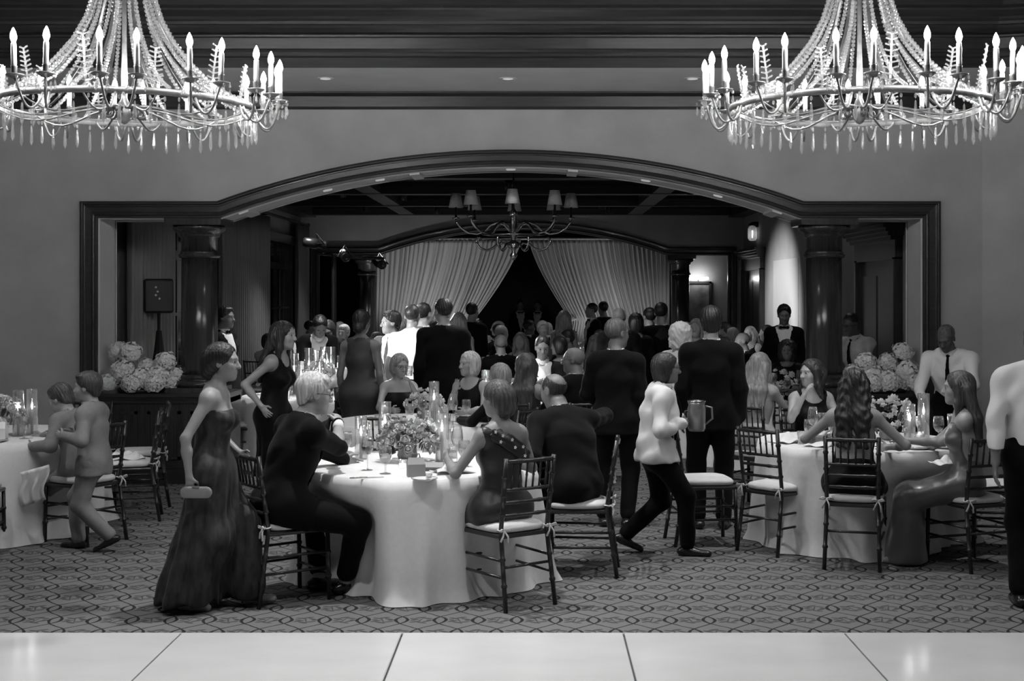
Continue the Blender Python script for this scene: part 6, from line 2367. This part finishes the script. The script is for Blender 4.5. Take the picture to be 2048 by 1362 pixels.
            for (hip, kn, ank) in legs:
                e_ = A_(kn[0], kn[1], kn[2])
                sk += [rc(hip, kn, 0.095 * s, 0.085 * s, 0.13)]
                if ln_ > 0.7:
                    sk += [rc(kn, A_(ank[0], ank[1], zb + 0.06), 0.10 * s, 0.12 * s, 0.10)]
            sk += [cut(lambda x_, y_, z_: zb - z_ + 0 * x_ + 0 * y_)]

            def skd(p):
                a_ = np.arctan2(p[:, 0], p[:, 1])
                t2 = np.clip((pel[2] - p[:, 2]) / pel[2], 0, 1)
                return t2 * 0.016 * np.sin(a_ * 11 + 2 * np.sin(a_ * 3 + fold_seed) + p[:, 2] * 2) + 0.003 * np.sin(p[:, 2] * 30 + a_ * 4)
            V_, F_ = mesh_prims(t_ + sk, hq * 1.15, skd)
        mk('dress', V_, F_, dm, root)
        shoes(mats.get('shoe', 'shoe'), True)
    if glasses:
        b = MB()
        for sd in (-1, 1):
            ring = []
            for i in range(15):
                a_ = 2 * PI * i / 14
                ring.append(HP(sd * 0.032 + 0.022 * math.cos(a_), 0.106 - 0.004 * abs(math.cos(a_)), 0.004 + 0.017 * math.sin(a_)))
            b.tube(ring, 0.0016 * hs, 5)
            b.tube([HP(sd * 0.054, 0.103, 0.010), HP(sd * 0.078, 0.06, 0.012), HP(sd * 0.083, -0.005, 0.012)], 0.0017 * hs, 5)
        b.tube([HP(-0.011, 0.107, 0.008), HP(0, 0.110, 0.011), HP(0.011, 0.107, 0.008)], 0.0016 * hs, 5)
        b.build('spectacles', 'black_metal', root, True)
    if extra:
        extra(dict(root=root, HP=HP, T=T, hands=hands, s=s, hs=hs, aL=aL, aR=aR, legs=legs, Rt=Rt, Rh=Rh, fwd=fwd, rgt=rgt, upv=upv, nb=nb, waist=waist, pel=pel, shL=shL, shR=shR, hq=hq))
    root['_w'] = 0
    del root['_w']
    root_info[root.name] = dict(hands=hands, root=root)
    return root


root_info = {}
# ------------------------------------------------------------------ the guests and staff
def W(x, y, Y):
    v = P(x, y, Y)
    return ('w', (v.x, v.y, v.z))


person(-1.96, 8.14, (1, -0.05), 'woman in a strapless patterned dark gown striding past the white-haired man', 1.60, 'f', 'stand', 'dress', 'updo', 'hair_black', 'skin',
       dict(dress='gown', style='strapless', flare=0.27, trail=-0.13, len=0.97), lean=0.10, lh=W(478, 905, 8.3), rh=W(378, 952, 7.92), feet=[(-0.08, 0.24, 0.10), (0.08, -0.14, 0.085)], q=0, bust=0.9, curl=0.3)
clb = thing('clutch_bag', 'pale clutch bag held low by the striding woman', 'handbag', tuple(P(392, 985, 7.9)))
V_, F_ = mesh_prims([rc((-0.06, 0, 0), (0.06, 0, 0), 0.036, k=0.01, flat=(A_(0, 1, 0), 0.35))], 0.007)
mk('pouch', V_, F_, 'suit_light', clb)
MB().box((-0.02, -0.012, 0.028), (0.02, 0.012, 0.040)).build('clasp', 'silver', clb)
person(-3.26, 9.96, (-1, 0.1), 'boy in a pale suit walking up behind the slumped boy', 1.30, 'm', 'stand', 'suit', 'full', 'hair_mid', 'skin_l', dict(jacket='suit_light', shirt='suit_light'),
       child=True, stride=0.55, lh=W(128, 872, 9.8), rh=W(150, 868, 10.05), lean=0.08, q=0)
person(-3.49, 10.38, (-0.80, 0.42), 'boy in a pale suit slumped forward on the table', 1.36, 'm', 'sit', 'suit', 'full', 'hair_mid', 'skin_l', dict(jacket='suit_light', shirt='suit_light'), child=True,
       lean=0.42, pitch=0.45, lh=W(66, 893, 10.25), rh=W(62, 880, 10.7), q=0, yaw=0.1)
person(-1.58, 8.36, (0.80, 0.56), 'white-haired man with glasses in a black suit, chin on hand', 1.80, 'm', 'sit', 'suit', 'full', 'hair_white', 'skin_l', None, lean=0.36, yaw=-0.25,
       lh=W(700, 925, 9.0), rh=W(676, 848, 8.74), rel=(0.5, 0.5, -1.2), glasses=True, q=0, pitch=0.12, curl={'r': 0.9, 'l': 0.4}, feet=[(-0.10, 0.30), (0.10, 0.38)], shin_out=0.9, wide=1.06)
def sash(c):
    T, fwd, s = c['T'], c['fwd'], c['s']
    pts = [T(-0.125, -0.02, 0.495), T(-0.09, -0.085, 0.455), T(-0.01, -0.118, 0.405), T(0.07, -0.125, 0.355), T(0.13, -0.09, 0.315)]
    V, F = mesh_prims([rc(pts[i], pts[i + 1], 0.046 * s, k=0.02, flat=(fwd, 0.22)) for i in range(4)], 0.006, lambda p: 0.003 * np.sin(p[:, 2] * 120 + p[:, 0] * 90))
    mk('shoulder_sash', V, F, 'dress_dark', c['root'])
    for u, v, z in ((-0.105, -0.095, 0.48), (-0.065, -0.118, 0.455), (-0.075, -0.105, 0.415), (-0.005, -0.135, 0.425), (0.015, -0.138, 0.375), (0.075, -0.142, 0.375), (0.10, -0.125, 0.315)):
        b = MB()
        o_, ri, up = T(u, v - 0.006, z), c['rgt'], c['upv']
        for k in range(5):
            a = k * 2 * PI / 5
            d = ri * math.cos(a) + up * math.sin(a)
            e = ri * -math.sin(a) + up * math.cos(a)
            b.add([o_, o_ + d * 0.007 + e * 0.004 - fwd * 0.003, o_ + d * 0.013 - fwd * 0.002, o_ + d * 0.007 - e * 0.004 - fwd * 0.003], [(0, 1, 2, 3)])
        b.build('embroidered_flower', 'petal', c['root'])


person(-0.21, 8.34, (-0.60, 0.80), 'woman with pinned-up hair in a dark one-shoulder dress, back turned', 1.66, 'f', 'sit', 'dress', 'updo', 'hair_mid', 'skin', dict(dress='dress_dark', style='one', side=-1, len=0.85),
       lean=0.06, yaw=0.1, lh=(-0.22, 0.28, 0.86), rh=(0.20, 0.28, 0.84), q=0, bust=0.8, extra=sash)
person(0.27, 9.18, (-0.9, 0.43), 'balding man in a dark suit leaning in, back turned', 1.74, 'm', 'sit', 'suit', 'balding', 'hair_brown', 'skin_m', dict(jacket='suit2', trousers='suit'), lean=0.44, twist=-0.62, yaw=0.35,
       rh=(0.42, 0.22, 0.96), rel=(1, -0.3, 0.1), lh='table', q=0, pitch=0.3, wide=1.18)
person(0.65, 10.98, (0.2, 1), 'grey-haired man in a dark suit standing, head turned to the server', 1.69, 'm', 'stand', 'suit', 'short', 'hair_grey', 'skin_m', dict(jacket='suit2'), yaw=-0.75, q=0, lh=(-0.16, 0.22, 0.98), glasses=True)
pg = person(0.87, 9.80, (1, 0.02), 'server in a white jacket striding with a pitcher', 1.49, 'f', 'stand', 'server', 'bob', 'hair_brown', 'skin_m', dict(shirt='jacket_white'), stride=0.72, lean=0.12, wide=1.22,
            rh=W(1362, 848, 9.68), lh=W(1366, 835, 9.95), glasses=True, q=0, curl=0.7, tie='suit', bust=0.7)
pt = thing('water_pitcher', 'metal water pitcher carried by the server in the white jacket', 'pitcher', tuple(P(1393, 862, 9.8)))
MB().lathe([(0.0, 0.0), (0.055, 0.0), (0.065, 0.02), (0.066, 0.16), (0.058, 0.19), (0.066, 0.215), (0.062, 0.215), (0.055, 0.19), (0.0, 0.15)], 24).build('jug', 'steel', pt, True)
MB().tube([(0.062, 0, 0.18), (0.11, 0, 0.17), (0.115, 0, 0.09), (0.064, 0, 0.05)], 0.008, 8).build('handle', 'steel', pt, True)
MB().lathe([(0.055, 0.212), (0.068, 0.214), (0.068, 0.222), (0.055, 0.22)], 24, closed=True).build('rim', 'nickel', pt, True)
person(1.41, 10.88, (0.08, 1), 'tall dark-haired man in a black suit standing, back turned', 1.79, 'm', 'stand', 'suit', 'full', 'hair_black', 'skin', None, q=0, wide=1.03)
person(1.33, 12.55, (0.35, 1), 'guest in a pale top and pale pleated head wrap, back turned', 1.62, 'f', 'stand', 'dress', 'curly', 'shawl', 'skin_m', dict(dress='shawl', style='long_sleeve', len=0.6), lean=0.12, q=1)
person(X(1568, 17.0), 17.0, (-0.15, -1), 'young waiter in a tuxedo and bow tie standing by the lit wall', 1.75, 'm', 'stand', 'suit', 'full', 'hair_black', 'skin_m', None, tie='bow', q=1, pitch=0.15)
person(2.96, 15.88, (-0.25, -1), 'curly-haired woman in black seated in front of the waiter', 1.62, 'f', 'sit', 'dress', 'curly', 'hair_brown', 'skin_m', dict(dress='dress_black', style='long_sleeve'), lean=0.1, lh='table', rh='table', q=1, bust=0.9)
person(2.30, 11.34, (0.1, -1), 'laughing woman with long dark hair in profile near the column', 1.64, 'f', 'sit', 'dress', 'long', 'hair_brown', 'skin_l', dict(dress='dress_black', style='sleeveless'), yaw=-1.15, lean=0.12,
       lh=(-0.15, 0.36, 0.82), rh=(0.14, 0.30, 1.06), rel=(0.5, 0.3, -1), q=0, bust=0.9)
person(2.22, 9.44, (0.27, 0.90), 'woman with long dark wavy hair in a black open-back dress', 1.68, 'f', 'sit', 'dress', 'wavy', 'hair_brown', 'skin_l', dict(dress='dress_black', style='backless', len=1.0), lean=0.14,
       lh=(-0.24, 0.34, 0.84), lel=(-1, -0.2, -0.6), rh=(0.22, 0.24, 0.80), rel=(1, -0.2, -0.7), q=0)
person(3.00, 9.42, (-0.92, 0.30), 'woman in a grey satin dress with straight long hair, in profile', 1.64, 'f', 'sit', 'dress', 'straight', 'hair_mid', 'skin_l', dict(dress='satin', style='backless', len=1.05), lean=0.06,
       lh=W(1868, 893, 9.72), lel=(-0.8, -0.6, -0.5), rh=(0.10, 0.42, 0.84), q=0, bust=0.8, feet=[(-0.1, 0.42), (0.08, 0.45)])
person(3.90, 12.62, (-0.55, -1), 'server in white shirt and tie bending beside the arch frame', 1.66, 'm', 'stand', 'shirt', 'crop', 'hair_grey', 'skin_d', dict(shirt='shirt'), lean=0.42, pitch=0.5, yaw=-0.2, tie='suit',
       lh=(-0.2, 0.5, 0.98), rh=(0.2, 0.45, 0.95), q=0, wide=1.12)
person(X(1722, 14.75), 14.75, (-0.8, -0.6), 'server in shirt, tie and glasses standing behind the column', 1.70, 'm', 'stand', 'shirt', 'crop', 'hair_black', 'skin_d', dict(shirt='dress_light'), lean=0.25, pitch=0.25, glasses=True, tie='suit', q=1,
       lh=(-0.15, 0.4, 1.0), rh=(0.15, 0.4, 1.0))
person(3.03, 8.15, (0.35, 1), 'stout man in a white shirt and black trousers with one arm hanging', 1.74, 'm', 'stand', 'shirt', 'short', 'hair_grey', 'skin_m', None, lean=0.10, lh=W(1985, 990, 8.05), lel=(-0.6, -0.8, 0), q=0, wide=1.12)
person(1.96, 11.98, (0.55, 0.85), 'blond woman in a pale open-back dress behind the tall man', 1.68, 'f', 'sit', 'dress', 'straight', 'hair_blond', 'skin_l', dict(dress='dress_light', style='backless', len=0.8), q=1, lean=0.1, lh='table', rh='table')
person(-2.20, 11.3, (1, -0.22), 'woman in a sleeveless black dress standing by the grey curtain', 1.67, 'f', 'stand', 'dress', 'long', 'hair_brown', 'skin_l', dict(dress='dress_black', style='sleeveless', len=0.6), lean=0.14,
       rh=W(522, 812, 11.05), rel=(0.15, -1, -0.1), lh=(-0.1, 0.35, 0.95), q=0, bust=0.9)
person(X(447, 15.0), 15.0, (1, -0.25), 'man in a tuxedo half hidden behind the column', 1.75, 'm', 'stand', 'suit', 'full', 'hair_black', 'skin_m', None, tie='bow', q=1)
person(X(784, 14.5), 14.5, (-0.45, -1), 'young man in a grey suit with a slim tie, face turned to the light', 1.70, 'm', 'stand', 'suit', 'full', 'hair_black', 'skin', dict(jacket='suit_grey', trousers='suit_grey'), tie='suit_grey', yaw=-0.7, q=0)
person(X(824, 14.3), 14.3, (0.1, 1), 'man in a bright white shirt, back turned, in the lamp beam', 1.78, 'm', 'stand', 'shirt', 'crop', 'hair_brown', 'skin', dict(trousers='suit2'), q=1)
person(X(887, 13.65), 13.65, (-0.15, 1), 'tallest man in a black suit, back turned, near the drinking woman', 1.85, 'm', 'stand', 'suit', 'short', 'hair_brown', 'skin', None, yaw=0.4, q=0, wide=1.05)
person(X(846, 15.1), 15.1, (0.5, 0.9), 'man in a grey suit behind the man in the white shirt', 1.79, 'm', 'stand', 'suit', 'short', 'hair_black', 'skin', dict(jacket='suit_grey'), q=1)
person(X(722, 13.15), 13.15, (0.2, 1), 'woman in a long grey gown standing with her back to the hall', 1.74, 'f', 'stand', 'dress', 'bun', 'hair_black', 'skin_m', dict(dress='dress_grey', style='sleeveless', len=0.97, flare=0.22), q=1)
person(-1.94, 13.92, (-0.4, 1), 'woman with a low dark bun and bare shoulders, seated', 1.60, 'f', 'sit', 'dress', 'bun', 'hair_black', 'skin_m', dict(dress='dress_black', style='strapless'), q=1, lh='table', rh='table')
person(-1.32, 13.0, (0.25, -1), 'blond woman with glasses in an off-shoulder top, drinking', 1.56, 'f', 'sit', 'dress', 'bob', 'hair_blond', 'skin_l', dict(dress='dress_black', style='off'), glasses=True, pitch=0.15, yaw=0.3,
       lh=W(822, 768, 12.70), lel=(-0.5, 0.2, -1), rh='table', q=0, bust=0.9, curl=0.8)
glass('tumbler', *P(818, 752, 12.66)[:2], 'tumbler lifted by the drinking woman', None, P(818, 752, 12.66)[2])
person(-0.62, 12.80, (-0.40, -0.9), 'white-haired guest waving a bare hand', 1.62, 'f', 'sit', 'dress', 'bob', 'hair_white', 'skin_l', dict(dress='dress_black', style='sleeveless'), yaw=-0.5,
       rh=W(911, 778, 12.56), rel=(0.25, 0.3, -1), rp=(0, 1, 0.0), lh='table', q=0, curl=0.06)
person(-0.30, 11.55, (-0.75, 0.5), 'blond guest in black hidden behind the pinned-up hair', 1.52, 'f', 'sit', 'dress', 'bob', 'hair_blond', 'skin_l', dict(dress='dress_black', style='long_sleeve'), q=1, lh='table', rh='table')
person(-0.10, 12.36, (0.35, 0.95), 'woman with straight brown hair seen in profile at the candle table', 1.62, 'f', 'sit', 'dress', 'straight', 'hair_mid', 'skin', dict(dress='dress_dark', style='sleeveless'), yaw=1.25, q=1, lh='table', rh='table')
person(0.07, 14.76, (0.05, -1), 'dark-haired man facing the hall at the candle table', 1.80, 'm', 'sit', 'suit', 'short', 'hair_black', 'skin_m', None, q=1, lh='table', rh='table', pitch=0.2)
person(0.40, 12.36, (-0.55, 0.8), 'bald man with glasses in profile, dark suit', 1.76, 'm', 'sit', 'suit', 'bald', 'hair_grey', 'skin_m', dict(jacket='suit'), yaw=0.75, glasses=True, q=1, lh='table', rh='table', lean=0.12)
person(X(1238, 15.5), 15.5, (0.1, 1), 'bald man standing with his back to the hall', 1.74, 'm', 'stand', 'suit', 'bald', 'hair_grey', 'skin_l', None, q=1)
person(X(1272, 16.0), 16.0, (-0.3, 1), 'dark-haired woman standing beside the bald man', 1.66, 'f', 'stand', 'dress', 'bob', 'hair_black', 'skin', dict(dress='dress_black', style='long_sleeve', len=0.6), q=1)
person(X(630, 16.25), 16.25, (0.35, -1), 'man in a dark suit bowing over the crowded glass table', 1.72, 'm', 'stand', 'suit', 'full', 'hair_black', 'skin', None, lean=0.55, pitch=0.55, q=1, lh=(-0.2, 0.5, 0.85), rh=(0.2, 0.5, 0.85))
person(X(668, 16.7), 16.7, (-0.1, -1), 'woman bowing beside the man at the crowded glass table', 1.64, 'f', 'stand', 'dress', 'bob', 'hair_mid', 'skin', dict(dress='dress_black', style='long_sleeve', len=0.6), lean=0.5, pitch=0.5, q=1, lh=(-0.2, 0.5, 0.85), rh=(0.2, 0.5, 0.85))

# --- the seated crowd beyond the arch: seven kinds of guest, copied round the tables
proto = {}
KINDS = {
    'a': ('seated man in a dark suit ', dict(h=1.76, outfit='suit', hair='short', hairm='hair_brown', skin='skin', lh='table', rh='table', tie='suit_grey')),
    'b': ('seated white-haired man in dark suit ', dict(h=1.74, outfit='suit', hair='full', hairm='hair_white', skin='skin_l', lh='table', rh='table', tie='bow')),
    'c': ('seated bald man in a dark suit ', dict(h=1.75, outfit='suit', hair='bald', hairm='hair_grey', skin='skin_l', lh='table', rh='table', tie='suit_grey')),
    'd': ('seated woman with long blond hair ', dict(h=1.66, sex='f', outfit='dress', hair='long', hairm='hair_blond', skin='skin_l', mats=dict(dress='dress_black'), lh='table', rh='table')),
    'e': ('seated woman with dark bob, pale top ', dict(h=1.64, sex='f', outfit='dress', hair='bob', hairm='hair_brown', skin='skin', mats=dict(dress='dress_light', style='long_sleeve'), lh='table', rh='table')),
    'f': ('seated woman with pinned-up hair, dark dress ', dict(h=1.65, sex='f', outfit='dress', hair='updo', hairm='hair_mid', skin='skin_l', mats=dict(dress='dress_dark', style='sleeveless'), lh='table', rh='table')),
    'g': ('seated dark-skinned man in dark suit ', dict(h=1.78, outfit='suit', hair='crop', hairm='hair_black', skin='skin_d', lh='table', rh='table', tie='bow')),
}


def crowd(kind, x, y, face, sc_=1.0, where=''):
    lab, kw = KINDS[kind]
    lab = lab + 'at the table ' + where
    if kind not in proto:
        o = person(x, y, face, lab, pose='sit', q=2, lean=0.08, group='seated crowd beyond the arch', **kw)
        proto[kind] = o
        return o
    return copy_tree(proto[kind], (x, y, 0), math.atan2(face[1], face[0]) - PI / 2, lab, 'seated crowd beyond the arch', sc_)


far_chair = None


def fchair(x, y, face, where):
    global far_chair
    rz = math.atan2(face[1], face[0]) - PI / 2
    lab = 'chair under a guest at the table ' + where
    if far_chair is None:
        t = thing('chiavari_chair', lab, 'chair', (x, y, 0), rz, 'chairs in the crowd beyond the arch')
        b = MB()
        for s in (-1, 1):
            b.tube([(s * 0.2, 0.2, 0), (s * 0.195, 0.19, 0.44)], 0.015, 5).tube([(s * 0.185, -0.265, 0), (s * 0.172, -0.195, 0.46), (s * 0.178, -0.262, 0.915)], 0.015, 5)
        b.tube([(-0.2, 0.196, 0.2), (0.2, 0.196, 0.2)], 0.009, 5)
        b.build('frame', 'chairwood', t)
        b = MB()
        for z in (0.893, 0.722, 0.645, 0.565):
            yy = -0.195 - 0.067 * (z - 0.46) / 0.455
            b.tube([(-0.175, yy, z), (0.175, yy, z)], 0.011, 5)
        for k in range(6):
            xx = -0.125 + 0.25 * k / 5
            b.tube([(xx, -0.234, 0.722), (xx, -0.259, 0.893)], 0.007, 4)
        b.build('backrest', 'chairwood', t)
        MB().box((-0.2, -0.2, 0.425), (0.2, 0.2, 0.455)).build('seat', 'chairwood', t)
        o = MB().box((-0.19, -0.19, 0.455), (0.19, 0.19, 0.505)).build('cushion', 'cushion', t)
        md = o.modifiers.new('round', 'BEVEL')
        md.width = 0.02
        md.segments = 2
        far_chair = t
        return t
    return copy_tree(far_chair, (x, y, 0), rz, lab)


rc_ = random.Random(5)
seq = 'adbfceagdfcbaefdbgcadfeb'
ci = 0
taken = []
for ti, c in enumerate(FAR):
    n = 7 if c[1] < 23 else 6
    for k in range(n):
        a = 2 * PI * k / n + 0.35 + 0.5 * ti
        r = 1.06 + rc_.uniform(-0.03, 0.05)
        x_, y_ = c[0] + r * math.cos(a), c[1] + r * math.sin(a)
        if y_ < 16.3 or not (-4.3 < x_ < 3.8) or y_ > 26.3:
            continue
        if any(math.hypot(x_ - u, y_ - v) < 0.55 for u, v in [(X(668, 16.7), 16.7), (X(630, 16.25), 16.25), (X(668, 18.25), 18.25), (X(1568, 17.0), 17.0), (2.96, 15.9), (X(1272, 16.0), 16.0), (X(917, 16.6), 16.6), (X(943, 18.9), 18.9), (X(1185, 22.4), 22.4), (X(1207, 22.9), 22.9), (X(1128, 19.1), 19.1), (X(1300, 17), 17), (X(1322, 16.2), 16.2), (X(1393, 16), 16)]) or any(math.hypot(x_ - u, y_ - v) < 0.62 for u, v in taken) or any(math.hypot(x_ - u, y_ - v) < 0.98 for u, v in FAR if (u, v) != c):
            continue
        f_ = (c[0] - x_ + rc_.uniform(-0.2, 0.2), c[1] - y_ + rc_.uniform(-0.2, 0.2))
        fchair(x_ - 0.02 * f_[0], y_ - 0.02 * f_[1], f_, FARN[ti])
        crowd(seq[ci % len(seq)], x_, y_, f_, rc_.uniform(0.96, 1.04), FARN[ti])
        taken.append((x_, y_))
        ci += 1
# guests standing among the far tables
st = {}
for i, (kx, kY, f_, key, lab) in enumerate((
        (917, 16.6, (0.1, 1), 'd', 'blond long-haired woman standing beside the tallest man'), (943, 18.9, (0.5, 1), 'm', 'man in a dark suit standing before the tied-back drape'),
        (1185, 22.4, (-1, -0.3), 'm', 'man in a dark suit standing alone against the pale drape'), (1207, 22.9, (-0.4, 1), 'm', 'man in a dark suit standing close beside another against the drape'),
        (1128, 19.1, (0.2, 1), 'd', 'woman with long blond hair standing among the far tables'), (1300, 17.0, (-0.6, 1), 'm', 'man in a dark suit standing behind the bending guest'),
        (1322, 16.2, (0.3, 1), 'm', 'dark-suited man standing beside the far column and drape'),
        (1393, 16.0, (-0.4, -1), 'd', 'woman standing between the tall man and the far wall'),
        (1040, 30.8, (0.2, -1), 'm', 'dim performer standing in the dark opening between the drapes'), (1076, 31.2, (-0.2, -1), 'm', 'second dim performer in the dark opening between the drapes'))):
    x_ = X(kx, kY)
    if key not in st:
        if key == 'm':
            o = person(x_, kY, f_, lab, 1.76, 'm', 'stand', 'suit', 'short', 'hair_black', 'skin', None, q=2, tie='bow')
        else:
            o = person(x_, kY, f_, lab, 1.66, 'f', 'stand', 'dress', 'long', 'hair_blond', 'skin_l', dict(dress='dress_dark', style='sleeveless', len=0.8), q=2)
        st[key] = o
    else:
        copy_tree(st[key], (x_, kY, 0), math.atan2(f_[1], f_[0]) - PI / 2, lab, None, rc_.uniform(0.96, 1.02))

# napkins in laps
napkin(X(1888, 9.45), 9.42, 'white napkin crumpled in the lap of the woman in satin', 0.8, 0.70, 0.3, 31)


def drop_fn(u, v):
    return (-0.12 + 0.22 * u + 0.015 * math.sin(7 * v) - 0.03 * v * u, 0.015 * math.sin(u * 16 + 2 * v), -0.26 * v + 0.06 * u)


o = MB().grid(drop_fn, 16, 12).build('lap_napkin', 'napkin', None, True, tuple(P(72, 945, 10.12)))
o.modifiers.new('thickness', 'SOLIDIFY').thickness = 0.003
tag(o, 'white napkin hanging from the lap of the slumped boy', 'napkin')
